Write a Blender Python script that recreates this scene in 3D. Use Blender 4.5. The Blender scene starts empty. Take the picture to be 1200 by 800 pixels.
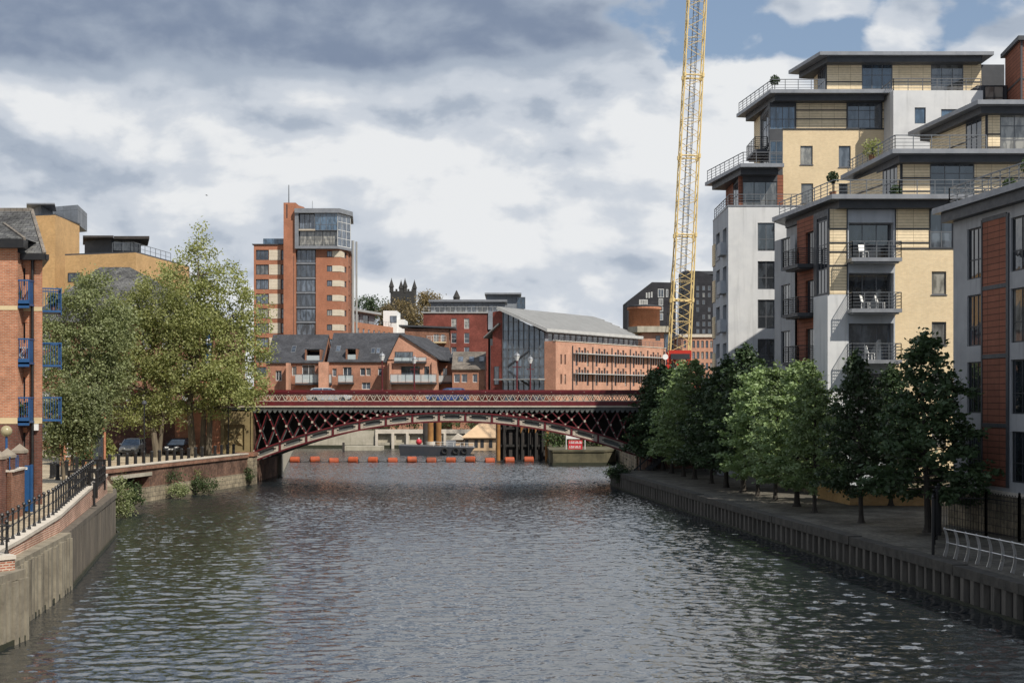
import bpy, math, random
import numpy as np
from mathutils import Vector
R = math.radians
random.seed(7)
scene = bpy.context.scene
COL = scene.collection
CAMZ = 7.7            # eye height above the water
F = 1667.0            # focal length in reference pixels
def X(px, D): return (px - 600.0) * D / F
def Z(py, D): return CAMZ + (467.0 - py) * D / F

# ------------------------------------------------------------------ materials
class NT:
    def __init__(s, nt):
        s.nt = nt; s.n = nt.nodes; s.l = nt.links
    def add(s, typ, **kw):
        n = s.n.new(typ)
        for k, v in kw.items():
            if k.startswith('i_'):
                n.inputs[k[2:].replace('_', ' ')].default_value = v
            else:
                setattr(n, k, v)
        return n
    def link(s, a, b): s.l.new(a, b)
    def math(s, op, a, b=None, c=None, clamp=False):
        n = s.n.new('ShaderNodeMath'); n.operation = op; n.use_clamp = clamp
        for i, v in enumerate((a, b, c)):
            if v is None: continue
            if isinstance(v, (int, float)): n.inputs[i].default_value = v
            else: s.l.new(v, n.inputs[i])
        return n.outputs[0]
    def vmath(s, op, a, b=None, out=0):
        n = s.n.new('ShaderNodeVectorMath'); n.operation = op
        for i, v in enumerate((a, b)):
            if v is None: continue
            if isinstance(v, (tuple, list, Vector)): n.inputs[i].default_value = tuple(v)
            elif isinstance(v, (int, float)): n.inputs[3].default_value = v
            else: s.l.new(v, n.inputs[i])
        return n.outputs[out]
    def mix(s, f, a, b, blend='MIX'):
        n = s.n.new('ShaderNodeMix'); n.data_type = 'RGBA'; n.blend_type = blend
        for i, v in ((0, f), (6, a), (7, b)):
            if isinstance(v, (int, float)): n.inputs[i].default_value = v
            elif isinstance(v, (tuple, list)): n.inputs[i].default_value = tuple(v) + ((1,) if len(v) == 3 else ())
            else: s.l.new(v, n.inputs[i])
        return n.outputs[2]
    def smooth(s, v, lo, hi, a=0.0, b=1.0):
        n = s.n.new('ShaderNodeMapRange'); n.interpolation_type = 'SMOOTHSTEP'
        s.l.new(v, n.inputs[0])
        n.inputs[1].default_value = lo; n.inputs[2].default_value = hi
        n.inputs[3].default_value = a; n.inputs[4].default_value = b
        return n.outputs[0]
    def noise(s, vec, scale, detail=4, rough=.55, dist=0.0):
        n = s.add('ShaderNodeTexNoise'); n.inputs['Scale'].default_value = scale
        n.inputs['Detail'].default_value = detail; n.inputs['Roughness'].default_value = rough
        n.inputs['Distortion'].default_value = dist
        if vec is not None: s.l.new(vec, n.inputs['Vector'])
        return n.outputs[0]

MATS = {}
def base_mat(name):
    m = bpy.data.materials.new(name); m.use_nodes = True
    t = NT(m.node_tree); b = t.n['Principled BSDF']
    MATS[name] = m
    return m, t, b

def pmat(name, c1, c2=None, scale=1.2, rough=.7, metal=0.0, bump=0.0, bscale=20, streak=0.0, spec=.4, stretch=(1,1,1), grime=0.0):
    """noise-varied paint / stone / render; streak adds run-down weather marks, grime adds blotches"""
    m, t, b = base_mat(name)
    if c2 is None: c2 = tuple(v * .78 for v in c1)
    geo = t.add('ShaderNodeNewGeometry')
    pos = t.vmath('MULTIPLY', geo.outputs['Position'], stretch)
    f = t.smooth(t.noise(pos, scale, 6, .62), .3, .7)
    col = t.mix(f, c1, c2)
    if streak:
        p2 = t.vmath('MULTIPLY', geo.outputs['Position'], (2.2, 2.2, .16))
        g = t.smooth(t.noise(p2, 1.0, 5, .6), .5, .78, 0, streak)
        col = t.mix(g, col, tuple(v * .35 for v in c2))
    if grime:
        g = t.smooth(t.noise(geo.outputs['Position'], .45, 7, .7), .48, .72, 0, grime)
        col = t.mix(g, col, (.035, .033, .026))
    t.link(col, b.inputs['Base Color'])
    r = t.smooth(t.noise(pos, scale * 3, 3), .2, .8, max(.03, rough - .1), min(1, rough + .1))
    t.link(r, b.inputs['Roughness'])
    b.inputs['Metallic'].default_value = metal
    b.inputs['Specular IOR Level'].default_value = spec
    if bump:
        bn = t.add('ShaderNodeBump'); bn.inputs['Strength'].default_value = bump; bn.inputs['Distance'].default_value = .03
        t.link(t.noise(geo.outputs['Position'], bscale, 5, .6), bn.inputs['Height'])
        t.link(bn.outputs[0], b.inputs['Normal'])
    return m

def brick(name, c1, c2, mortar, bw=.225, bh=.075, ms=.011, rough=.85, var=.35, bump=.5, grime=.25, offset=.5):
    m, t, b = base_mat(name)
    uv = t.add('ShaderNodeUVMap')
    bt = t.add('ShaderNodeTexBrick'); bt.offset = offset
    t.link(uv.outputs[0], bt.inputs['Vector'])
    bt.inputs['Scale'].default_value = 1.0
    bt.inputs['Brick Width'].default_value = bw; bt.inputs['Row Height'].default_value = bh
    bt.inputs['Mortar Size'].default_value = ms; bt.inputs['Bias'].default_value = 0
    bt.inputs['Color1'].default_value = (*c1, 1); bt.inputs['Color2'].default_value = (*c2, 1); bt.inputs['Mortar'].default_value = (*mortar, 1)
    geo = t.add('ShaderNodeNewGeometry')
    n1 = t.smooth(t.noise(geo.outputs['Position'], .5, 7, .65), .3, .7, 1 - var, 1 + var * .5)
    n2 = t.smooth(t.noise(geo.outputs['Position'], 4.0, 4, .6), .25, .75, 1 - var * .5, 1 + var * .35)
    k = t.math('MULTIPLY', n1, n2)
    col = t.vmath('SCALE', bt.outputs['Color'], None)
    t.link(k, col.node.inputs[3])
    if grime:
        p2 = t.vmath('MULTIPLY', geo.outputs['Position'], (1.3, 1.3, .25))
        g = t.smooth(t.noise(p2, 1.0, 6, .65), .52, .8, 0, grime)
        col = t.mix(g, col, tuple(v * .3 for v in c2))
    t.link(col, b.inputs['Base Color'])
    b.inputs['Roughness'].default_value = rough
    b.inputs['Specular IOR Level'].default_value = .25
    bn = t.add('ShaderNodeBump'); bn.inputs['Strength'].default_value = bump; bn.inputs['Distance'].default_value = .012
    t.link(t.math('SUBTRACT', 1.0, bt.outputs['Fac']), bn.inputs['Height'])
    t.link(bn.outputs[0], b.inputs['Normal'])
    return m

def glass_mat(name, tint=(.018, .022, .028), pale=.25, wav=.25):
    """window pane: glossy, dark room or a pale blind behind it chosen per pane"""
    m, t, b = base_mat(name)
    oi = t.add('ShaderNodeObjectInfo')
    geo = t.add('ShaderNodeNewGeometry')
    cr = t.add('ShaderNodeValToRGB'); cr.color_ramp.interpolation = 'CONSTANT'
    e = cr.color_ramp.elements
    e[0].position = 0; e[0].color = (*tint, 1)
    e[1].position = 1 - pale; e[1].color = (.12, .12, .115, 1)
    x = e.new(1 - pale * .5); x.color = (.26, .25, .22, 1)
    x = e.new(.35); x.color = (tint[0] * 2.2, tint[1] * 2.2, tint[2] * 2.2, 1)
    t.link(oi.outputs['Random'], cr.inputs[0])
    n = t.smooth(t.noise(t.vmath('MULTIPLY', geo.outputs['Position'], (1, 1, .35)), 2.2, 3), .42, .6, .55, 1.25)
    col = t.vmath('SCALE', cr.outputs[0], None); t.link(n, col.node.inputs[3])
    t.link(col, b.inputs['Base Color'])
    b.inputs['Roughness'].default_value = .03
    b.inputs['IOR'].default_value = 2.0; b.inputs['Specular IOR Level'].default_value = .5
    bn = t.add('ShaderNodeBump'); bn.inputs['Strength'].default_value = wav; bn.inputs['Distance'].default_value = .02
    t.link(t.noise(geo.outputs['Position'], .9, 2), bn.inputs['Height'])
    t.link(bn.outputs[0], b.inputs['Normal'])
    return m

def leaf_mat(name, c1, c2, c3, trans=.35):
    m, t, b = base_mat(name)
    geo = t.add('ShaderNodeNewGeometry'); oi = t.add('ShaderNodeObjectInfo')
    tc = t.add('ShaderNodeTexCoord')
    f = t.smooth(t.noise(tc.outputs['Object'], 1.1, 4, .6), .3, .7)
    col = t.mix(f, c1, c2)
    g = t.smooth(t.noise(tc.outputs['Object'], 9.0, 2, .5), .45, .75)
    col = t.mix(g, col, c3)
    k = t.smooth(oi.outputs['Random'], 0, 1, .8, 1.2)
    col = t.vmath('SCALE', col, None); t.link(k, col.node.inputs[3])
    b.inputs['Roughness'].default_value = .5
    b.inputs['Specular IOR Level'].default_value = .35
    t.link(col, b.inputs['Base Color'])
    tr = t.add('ShaderNodeBsdfTranslucent'); t.link(t.mix(1.0, col, (1.0, 1.05, .6), 'MULTIPLY'), tr.inputs[0])
    ms = t.add('ShaderNodeMixShader'); ms.inputs[0].default_value = trans
    t.link(b.outputs[0], ms.inputs[1]); t.link(tr.outputs[0], ms.inputs[2])
    t.link(ms.outputs[0], t.n['Material Output'].inputs[0])
    return m

brick('brick_orange', (.50, .18, .09), (.43, .145, .07), (.40, .27, .19), var=.2)
brick('brick_tower', (.43, .155, .08), (.37, .13, .065), (.3, .2, .15), var=.15)
brick('brick_left', (.52, .215, .115), (.40, .145, .075), (.46, .34, .25), var=.22)
brick('brick_rose', (.40, .17, .10), (.33, .13, .08), (.36, .25, .19), var=.25)
brick('brick_dark', (.17, .06, .04), (.12, .045, .032), (.16, .12, .1))
brick('brick_wine', (.25, .065, .05), (.2, .05, .04), (.18, .08, .06))
brick('brick_pink', (.56, .26, .165), (.49, .215, .135), (.52, .38, .29), var=.2)
brick('brick_brown', (.30, .12, .065), (.23, .09, .05), (.26, .2, .16))
brick('brick_yellow', (.76, .60, .37), (.69, .53, .315), (.64, .54, .4), var=.07, grime=.06)
brick('brick_gold', (.64, .40, .18), (.56, .335, .14), (.5, .35, .2), var=.14, grime=.1)
brick('brick_parapet', (.46, .16, .095), (.37, .12, .07), (.62, .5, .4), bh=.085, ms=.02)
brick('brick_quay', (.20, .095, .06), (.13, .06, .045), (.16, .13, .1), var=.6, grime=.6)
brick('stone_quay', (.36, .3, .21), (.28, .24, .17), (.15, .13, .1), bw=.9, bh=.35, ms=.02, var=.5, grime=.6)
brick('terracotta', (.27, .105, .066), (.235, .09, .057), (.06, .03, .02), bw=1.2, bh=.3, ms=.018, var=.12, grime=.1, offset=0)
brick('panel_yellow', (.80, .66, .45), (.76, .62, .41), (.40, .31, .2), bw=1.05, bh=.2, ms=.014, var=.12, grime=.1, offset=0)
brick('panel_cream', (.62, .55, .44), (.58, .51, .4), (.4, .34, .26), bw=2.0, bh=.6, ms=.015, var=.1, grime=.1, offset=0)
brick('slate', (.055, .057, .066), (.078, .08, .088), (.025, .025, .03), bw=.3, bh=.22, ms=.012, var=.35, bump=.35, grime=.2)
brick('slate_old', (.085, .085, .088), (.14, .14, .135), (.03, .03, .03), bw=.35, bh=.25, ms=.015, var=.6, bump=.5, grime=.3)
brick('slate_tile', (.22, .19, .16), (.17, .15, .13), (.08, .07, .06), bw=.3, bh=.25, ms=.012, var=.35)
brick('cladding_dark', (.03, .03, .036), (.04, .04, .046), (.015, .015, .018), bw=1.6, bh=.6, ms=.015, var=.2, grime=0)
brick('cladding_grey', (.20, .22, .25), (.24, .26, .29), (.1, .11, .12), bw=1.2, bh=3, ms=.02, var=.15, grime=.1, offset=0)
brick('paving', (.17, .155, .125), (.13, .12, .10), (.08, .075, .06), bw=.6, bh=.4, ms=.012, var=.5, grime=.35)
brick('paving_left', (.46, .38, .27), (.4, .33, .23), (.22, .18, .13), bw=.45, bh=.3, ms=.012, var=.35, grime=.25)
pmat('render_white', (.61, .61, .605), (.55, .555, .56), .8, .8, streak=.4, bump=.15, bscale=40, grime=.10)
pmat('render_grey', (.37, .375, .385), (.31, .315, .325), .7, .85, streak=.5, bump=.2, bscale=30)
pmat('render_blue', (.43, .45, .48), (.36, .38, .41), .7, .85, streak=.45, bump=.15, bscale=30)
pmat('zinc', (.26, .27, .29), (.21, .22, .24), 1.0, .45, metal=.35, streak=.2)
pmat('zinc_light', (.36, .365, .36), (.31, .315, .31), .6, .5, streak=.2)
pmat('roof_grey', (.25, .25, .245), (.21, .21, .205), .5, .6, streak=.3)
pmat('shelf_grey', (.5, .5, .49), (.42, .42, .41), 1, .6)
pmat('stone_dark', (.13, .115, .07), (.07, .065, .04), .9, .95, streak=.5, bump=.3, bscale=8, grime=.4)
pmat('dark_trim', (.035, .037, .043), (.028, .03, .034), 1.5, .5)
pmat('charcoal', (.06, .063, .07), (.045, .048, .055), 1.5, .55)
pmat('frame_grey', (.13, .135, .145), (.1, .105, .115), 2, .45)
pmat('frame_white', (.66, .66, .64), (.58, .58, .57), 2, .5)
pmat('steel_rail', (.17, .18, .195), (.13, .14, .15), 3, .4, metal=.5)
pmat('stainless', (.62, .62, .62), (.5, .5, .5), 3, .35, metal=.85)
pmat('black_paint', (.012, .012, .014), (.02, .019, .018), 4, .4)
pmat('blue_paint', (.022, .085, .22), (.018, .07, .18), 2, .4)
pmat('cream_band', (.62, .5, .3), (.55, .43, .26), 1.5, .8)
pmat('bridge_red', (.125, .012, .016), (.085, .01, .013), 1.6, .45, streak=.3)
pmat('bridge_cream', (.46, .405, .33), (.38, .33, .27), 2, .6, streak=.35)
pmat('bridge_gold', (.24, .185, .09), (.19, .145, .07), 1.4, .7, streak=.35, grime=.15)
pmat('bridge_grey', (.11, .115, .11), (.075, .08, .078), 1.8, .7)
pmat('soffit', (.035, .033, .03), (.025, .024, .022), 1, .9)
pmat('asphalt', (.055, .055, .057), (.045, .045, .047), 2, .9, bump=.2, bscale=60)
pmat('soil', (.15, .13, .09), (.08, .085, .045), .5, .95, bump=.3, bscale=8)
pmat('concrete', (.46, .42, .34), (.36, .33, .26), .8, .9, streak=.5, bump=.2, bscale=12, grime=.25)
pmat('coping', (.60, .54, .46), (.5, .45, .38), 1.2, .85, streak=.2, bump=.2, bscale=20, grime=.15)
pmat('pile_concrete', (.30, .265, .2), (.19, .165, .125), 1.1, .9, streak=.85, bump=.5, bscale=9, grime=.5)
pmat('pile_timber', (.17, .145, .115), (.075, .065, .053), 1.4, .9, streak=.6, bump=.5, bscale=10, stretch=(3, 3, .3))
pmat('pile_dark', (.035, .032, .03), (.02, .019, .017), 1.4, .9, streak=.5, bump=.5, bscale=10, stretch=(3, 3, .3))
pmat('pile_quay', (.15, .135, .115), (.085, .078, .068), 1.4, .9, streak=.6, bump=.5, bscale=10, stretch=(3, 3, .3), grime=.3)
pmat('cap_dark', (.085, .077, .065), (.045, .042, .036), 1.6, .9, streak=.5, bump=.5, bscale=9, grime=.3)
pmat('cap_stone', (.30, .26, .2), (.24, .2, .16), 2, .9)
pmat('waterline_weed', (.022, .026, .014), (.035, .035, .02), 2, .8, bump=.3, bscale=14)
pmat('rust', (.34, .17, .05), (.22, .1, .035), 1.2, .85, streak=.5)
pmat('rust_dark', (.06, .05, .045), (.035, .032, .03), 1.2, .85, streak=.5)
pmat('buoy_orange', (.42, .085, .028), (.30, .06, .022), 2.5, .6, grime=.45)
pmat('crane_yellow', (.72, .55, .25), (.62, .46, .2), 2, .5)
pmat('crane_red', (.50, .035, .02), (.4, .03, .02), 2, .45)
pmat('sign_red', (.52, .03, .045), (.45, .03, .04), 3, .5)
pmat('white_paint', (.8, .8, .78), (.72, .72, .7), 3, .45)
pmat('church_stone', (.05, .048, .046), (.032, .032, .032), .6, .95)
pmat('bark', (.16, .13, .09), (.09, .075, .055), 3, .95, bump=.6, bscale=14, stretch=(2, 2, .5))
pmat('bark_dark', (.055, .047, .038), (.035, .03, .026), 3, .95, bump=.6, bscale=14, stretch=(2, 2, .5))
pmat('hut_roof', (.60, .42, .26), (.5, .35, .22), 1, .8)
pmat('tyre', (.015, .015, .015), (.022, .022, .022), 4, .85)
pmat('globe', (.38, .33, .2), (.3, .26, .15), 5, .35)
pmat('car_silver', (.55, .56, .57), (.5, .51, .52), 1, .3, metal=.4)
pmat('car_dark', (.03, .033, .04), (.025, .027, .03), 1, .25)
pmat('car_blue', (.04, .07, .2), (.035, .06, .17), 1, .25)
pmat('car_white', (.78, .78, .76), (.74, .74, .72), 1, .3)
pmat('plate_yellow', (.7, .5, .05), (.65, .46, .05), 3, .5)
pmat('rope', (.05, .045, .04), (.03, .03, .03), 3, .9)
pmat('pot', (.25, .12, .07), (.18, .09, .05), 3, .8)
pmat('hull_blue', (.02, .025, .035), (.035, .035, .04), 1.2, .6, streak=.4)
glass_mat('glass')
glass_mat('glass_near', (.04, .046, .054), .5, .2)
glass_mat('glass_sky_reflection', (.10, .14, .18), .25, .25)  # pale blue base paints the reflected sky into the gable panes
glass_mat('glass_far', (.05, .06, .075), .3, .3)
glass_mat('glass_blue', (.03, .05, .075), .12, .15)
leaf_mat('leaf_lime_lit', (.19, .27, .11), (.23, .31, .14), (.29, .35, .19), .3)  # quay trees in sun: sunlight put into a brighter leaf colour
leaf_mat('leaf_deep_and_shaded', (.042, .072, .032), (.056, .09, .04), (.08, .115, .052), .2)  # quay trees in building shade, darkened in the colour; also plain deep green plants
leaf_mat('leaf_poplar', (.215, .245, .09), (.265, .285, .11), (.36, .33, .14), .36)
leaf_mat('leaf_grey', (.19, .225, .098), (.235, .265, .122), (.31, .32, .18), .32)
leaf_mat('leaf_bush', (.05, .085, .03), (.075, .11, .04), (.11, .13, .06), .25)
leaf_mat('leaf_brown', (.19, .14, .07), (.24, .18, .09), (.15, .13, .06), .2)

# translucent terrace glass
m, t, b = base_mat('rail_glass')
b.inputs['Base Color'].default_value = (.55, .62, .64, 1); b.inputs['Roughness'].default_value = .15
b.inputs['Alpha'].default_value = .55

# ------------------------------------------------------------------ mesh builder
WOFF = {}
def woff(o): return WOFF.get(o.name, Vector((0, 0, 0))) if o else Vector((0, 0, 0))

SPLIT = {'cladding_panel', 'panel_wall', 'cream_band', 'boom_joint', 'louvre', 'lintel', 'cream_panel', 'pier', 'gusset', 'opening', 'cheek', 'pavement', 'slot', 'plinth', 'wing_wall', 'sun_shelf', 'buttress', 'waler', 'drain_pipe', 'spandrel', 'steel_column', 'mast', 'gutter', 'sheave', 'stripe', 'soffit_strip', 'brick_panel', 'waterline', 'lower_wall', 'tower', 'roof_box', 'ridge_tile', 'end_wall', 'post', 'rail', 'spandrel_lattice', 'inner_lattice', 'pier_wall', 'bracket'}
class MB:
    def __init__(s): s.v = []; s.f = []; s.m = []
    def quad(s, *p, m=0):
        i = len(s.v); s.v += [tuple(q) for q in p]; s.f.append(tuple(range(i, i + len(p)))); s.m.append(m)
    def box(s, x0, x1, y0, y1, z0, z1, m=0):
        s.prism([(x0, y0), (x1, y0), (x1, y1), (x0, y1)], z0, z1, m)
    def prism(s, poly, z0, z1, m=0, cap=True):
        n = len(poly)
        ar = sum(poly[i][0] * poly[(i + 1) % n][1] - poly[(i + 1) % n][0] * poly[i][1] for i in range(n))
        if ar < 0: poly = poly[::-1]
        i = len(s.v)
        s.v += [(p[0], p[1], z0) for p in poly] + [(p[0], p[1], z1) for p in poly]
        for k in range(n):
            j = (k + 1) % n
            s.f.append((i + k, i + j, i + n + j, i + n + k)); s.m.append(m)
        if cap:
            s.f.append(tuple(i + n + k for k in range(n))); s.m.append(m)
            s.f.append(tuple(i + k for k in range(n))[::-1]); s.m.append(m)
    def hexa(s, b, t, m=0):
        """8 corners: bottom 4 ccw, top 4 ccw"""
        i = len(s.v); s.v += [tuple(p) for p in b] + [tuple(p) for p in t]
        for q in ((0, 1, 5, 4), (1, 2, 6, 5), (2, 3, 7, 6), (3, 0, 4, 7), (4, 5, 6, 7), (3, 2, 1, 0)):
            s.f.append(tuple(i + k for k in q)); s.m.append(m)
    def bar(s, p, q, w, h=None, up=(0, 0, 1), m=0):
        if h is None: h = w
        p = Vector(p); q = Vector(q); d = (q - p)
        if d.length < 1e-6: return
        d.normalize(); up = Vector(up)
        if abs(d.dot(up)) > .99: up = Vector((0, 1, 0))
        a = d.cross(up).normalized(); c = a.cross(d).normalized()
        a = a * (w / 2); c = c * (h / 2)
        s.hexa([p - a - c, p + a - c, p + a + c, p - a + c], [q - a - c, q + a - c, q + a + c, q - a + c], m)
    def tube(s, p, q, r0, r1=None, n=8, m=0, cap=True):
        if r1 is None: r1 = r0
        p = Vector(p); q = Vector(q); d = (q - p)
        if d.length < 1e-6: return
        d.normalize(); up = Vector((0, 0, 1)) if abs(d.z) < .95 else Vector((1, 0, 0))
        a = d.cross(up).normalized(); c = a.cross(d).normalized()
        i = len(s.v)
        for (o, r) in ((p, r0), (q, r1)):
            for k in range(n):
                th = 2 * math.pi * k / n
                s.v.append(tuple(o + a * (math.cos(th) * r) + c * (math.sin(th) * r)))
        for k in range(n):
            j = (k + 1) % n
            s.f.append((i + k, i + j, i + n + j, i + n + k)); s.m.append(m)
        if cap:
            s.f.append(tuple(i + k for k in range(n))[::-1]); s.m.append(m)
            s.f.append(tuple(i + n + k for k in range(n))); s.m.append(m)
    def path_tube(s, pts, r, n=6, m=0):
        for a, b in zip(pts[:-1], pts[1:]): s.tube(a, b, r, r, n, m)
    def lathe(s, c, prof, n=14, m=0):
        """prof: (r, z) from bottom to top around the vertical axis through c"""
        i = len(s.v)
        for r, z in prof:
            for k in range(n):
                th = 2 * math.pi * k / n
                s.v.append((c[0] + r * math.cos(th), c[1] + r * math.sin(th), c[2] + z))
        for a in range(len(prof) - 1):
            for k in range(n):
                j = (k + 1) % n
                s.f.append((i + a * n + k, i + a * n + j, i + (a + 1) * n + j, i + (a + 1) * n + k)); s.m.append(m)
        s.f.append(tuple(i + k for k in range(n))[::-1]); s.m.append(m)
        s.f.append(tuple(i + (len(prof) - 1) * n + k for k in range(n))); s.m.append(m)
    def ball(s, c, r, n=10, m=0, sz=1.0):
        s.lathe(c, [(r * math.sin(math.pi * (k + .02) / (n * .5 + .04)), -r * sz * math.cos(math.pi * (k + .02) / (n * .5 + .04))) for k in range(n // 2 + 1)], n, m)
    def extrude_y(s, poly, y0, y1, m=0):
        """poly: (x, z) outline, extruded from y0 to y1"""
        n = len(poly)
        ar = sum(poly[i][0] * poly[(i + 1) % n][1] - poly[(i + 1) % n][0] * poly[i][1] for i in range(n))
        if ar < 0: poly = poly[::-1]
        i = len(s.v)
        s.v += [(p[0], y0, p[1]) for p in poly] + [(p[0], y1, p[1]) for p in poly]
        s.f.append(tuple(i + k for k in range(n))); s.m.append(m)
        s.f.append(tuple(i + n + k for k in range(n))[::-1]); s.m.append(m)
        for k in range(n):
            j = (k + 1) % n
            s.f.append((i + j, i + k, i + n + k, i + n + j)); s.m.append(m)
    def pieces(s):
        """separate connected pieces, each as a builder of its own"""
        par = {}
        def find(a):
            while par.setdefault(a, a) != a: par[a] = par[par[a]]; a = par[a]
            return a
        key = [tuple(round(c, 3) for c in v) for v in s.v]
        for f in s.f:
            a = find(key[f[0]])
            for i in f[1:]:
                b = find(key[i])
                if a != b: par[b] = a
        out = {}
        for f, m in zip(s.f, s.m):
            q = out.setdefault(find(key[f[0]]), MB())
            i = len(q.v); q.v += [s.v[k] for k in f]; q.f.append(tuple(range(i, i + len(f)))); q.m.append(m)
        return list(out.values())
    def build(s, name, mats, parent=None, smooth=False):
        if not s.f: return None
        if name in SPLIT:
            ps = s.pieces()
            if 1 < len(ps) <= 60:
                return [p.build_one(name, mats, parent, smooth) for p in ps][0]
        return s.build_one(name, mats, parent, smooth)
    def build_one(s, name, mats, parent=None, smooth=False):
        if isinstance(mats, str): mats = [mats]
        off = woff(parent)
        me = bpy.data.meshes.new(name)
        V = np.array(s.v, dtype=np.float64)
        P = V - np.array(off)
        me.from_pydata([tuple(p) for p in P], [], s.f)
        for mm in mats: me.materials.append(MATS[mm])
        if len(mats) > 1: me.polygons.foreach_set('material_index', s.m)
        uvl = me.uv_layers.new(name='UVMap')
        uv = np.zeros((len(me.loops), 2)); k = 0
        for f in s.f:
            a = V[f[0]]; nrm = np.zeros(3)
            for j in range(1, len(f) - 1):
                nrm += np.cross(V[f[j]] - a, V[f[j + 1]] - a)
            L = np.linalg.norm(nrm); nrm = nrm / L if L > 0 else np.array((0, 0, 1.))
            hx, hy = -nrm[1], nrm[0]; hl = math.hypot(hx, hy)
            if hl < .3:
                for j in f: uv[k] = V[j][0], V[j][1]; k += 1
            else:
                hx /= hl; hy /= hl
                for j in f: uv[k] = V[j][0] * hx + V[j][1] * hy, V[j][2] / max(.35, hl); k += 1
        uvl.data.foreach_set('uv', uv.ravel())
        if smooth: me.polygons.foreach_set('use_smooth', [True] * len(me.polygons))
        o = bpy.data.objects.new(name, me); COL.objects.link(o)
        if parent: o.parent = parent
        WOFF[o.name] = off
        return o

def thing(name, label, cat, loc=(0, 0, 0), group=None):
    o = bpy.data.objects.new(name, None); COL.objects.link(o)
    o.location = loc; o.empty_display_size = .3
    o['label'] = label; o['category'] = cat
    if group: o['group'] = group
    WOFF[o.name] = Vector(loc)
    return o
def tag(o, label, cat, group=None, kind=None):
    if label: o['label'] = label
    if cat: o['category'] = cat
    if group: o['group'] = group
    if kind: o['kind'] = kind
    return o
def struct(o, label=None, cat=None):
    o['kind'] = 'structure'
    if label: o['label'] = label
    if cat: o['category'] = cat
    return o
def dup(root, loc, rz=0.0, label=None, sc=None):
    c = root.copy(); COL.objects.link(c); c.location = loc; c.rotation_euler = (0, 0, rz)
    if sc: c.scale = sc
    if label: c['label'] = label
    WOFF[c.name] = Vector(loc)
    def rec(src, dst):
        for ch in src.children:
            d = ch.copy(); COL.objects.link(d); d.parent = dst
            rec(ch, d)
    rec(root, c)
    return c

class Fr:
    """a facade plane: origin, horizontal direction (left to right seen from outside), outward normal"""
    def __init__(s, P, u):
        s.P = Vector((P[0], P[1])); s.u = Vector((u[0], u[1])).normalized(); s.n = Vector((s.u.y, -s.u.x))
    def pt(s, a, z, d=0.0):
        q = s.P + s.u * a + s.n * d
        return (q.x, q.y, z)
    def xy(s, a, d=0.0):
        q = s.P + s.u * a + s.n * d
        return (q.x, q.y)
    def slab(s, mb, a0, a1, d0, d1, z0, z1, m=0):
        mb.prism([s.xy(a0, d0), s.xy(a1, d0), s.xy(a1, d1), s.xy(a0, d1)], z0, z1, m)
    def front(s, D, px): return (px - 600) * D / F - s.P.x

def facade(mb, fr, a0, a1, z0, z1, ops=(), rv=.14, d=0.0, m=0):
    eps = 1e-4
    ops = [(max(o[0], a0), min(o[1], a1), max(o[2], z0), min(o[3], z1)) for o in ops]
    ops = [o for o in ops if o[1] - o[0] > .02 and o[3] - o[2] > .02]
    A = sorted({round(v, 4) for o in ops for v in o[:2]} | {a0, a1})
    ZZ = sorted({round(v, 4) for o in ops for v in o[2:]} | {z0, z1})
    for i in range(len(A) - 1):
        for j in range(len(ZZ) - 1):
            ca = (A[i] + A[i + 1]) / 2; cz = (ZZ[j] + ZZ[j + 1]) / 2
            if A[i + 1] - A[i] < eps or ZZ[j + 1] - ZZ[j] < eps: continue
            if any(o[0] < ca < o[1] and o[2] < cz < o[3] for o in ops): continue
            mb.quad(fr.pt(A[i], ZZ[j], d), fr.pt(A[i + 1], ZZ[j], d), fr.pt(A[i + 1], ZZ[j + 1], d), fr.pt(A[i], ZZ[j + 1], d), m=m)
    for o in ops:
        b0, b1, y0, y1 = o
        mb.quad(fr.pt(b0, y0, d), fr.pt(b1, y0, d), fr.pt(b1, y0, d - rv), fr.pt(b0, y0, d - rv), m=m)
        mb.quad(fr.pt(b0, y1, d - rv), fr.pt(b1, y1, d - rv), fr.pt(b1, y1, d), fr.pt(b0, y1, d), m=m)
        mb.quad(fr.pt(b0, y0, d), fr.pt(b0, y0, d - rv), fr.pt(b0, y1, d - rv), fr.pt(b0, y1, d), m=m)
        mb.quad(fr.pt(b1, y0, d - rv), fr.pt(b1, y0, d), fr.pt(b1, y1, d), fr.pt(b1, y1, d - rv), m=m)

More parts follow.
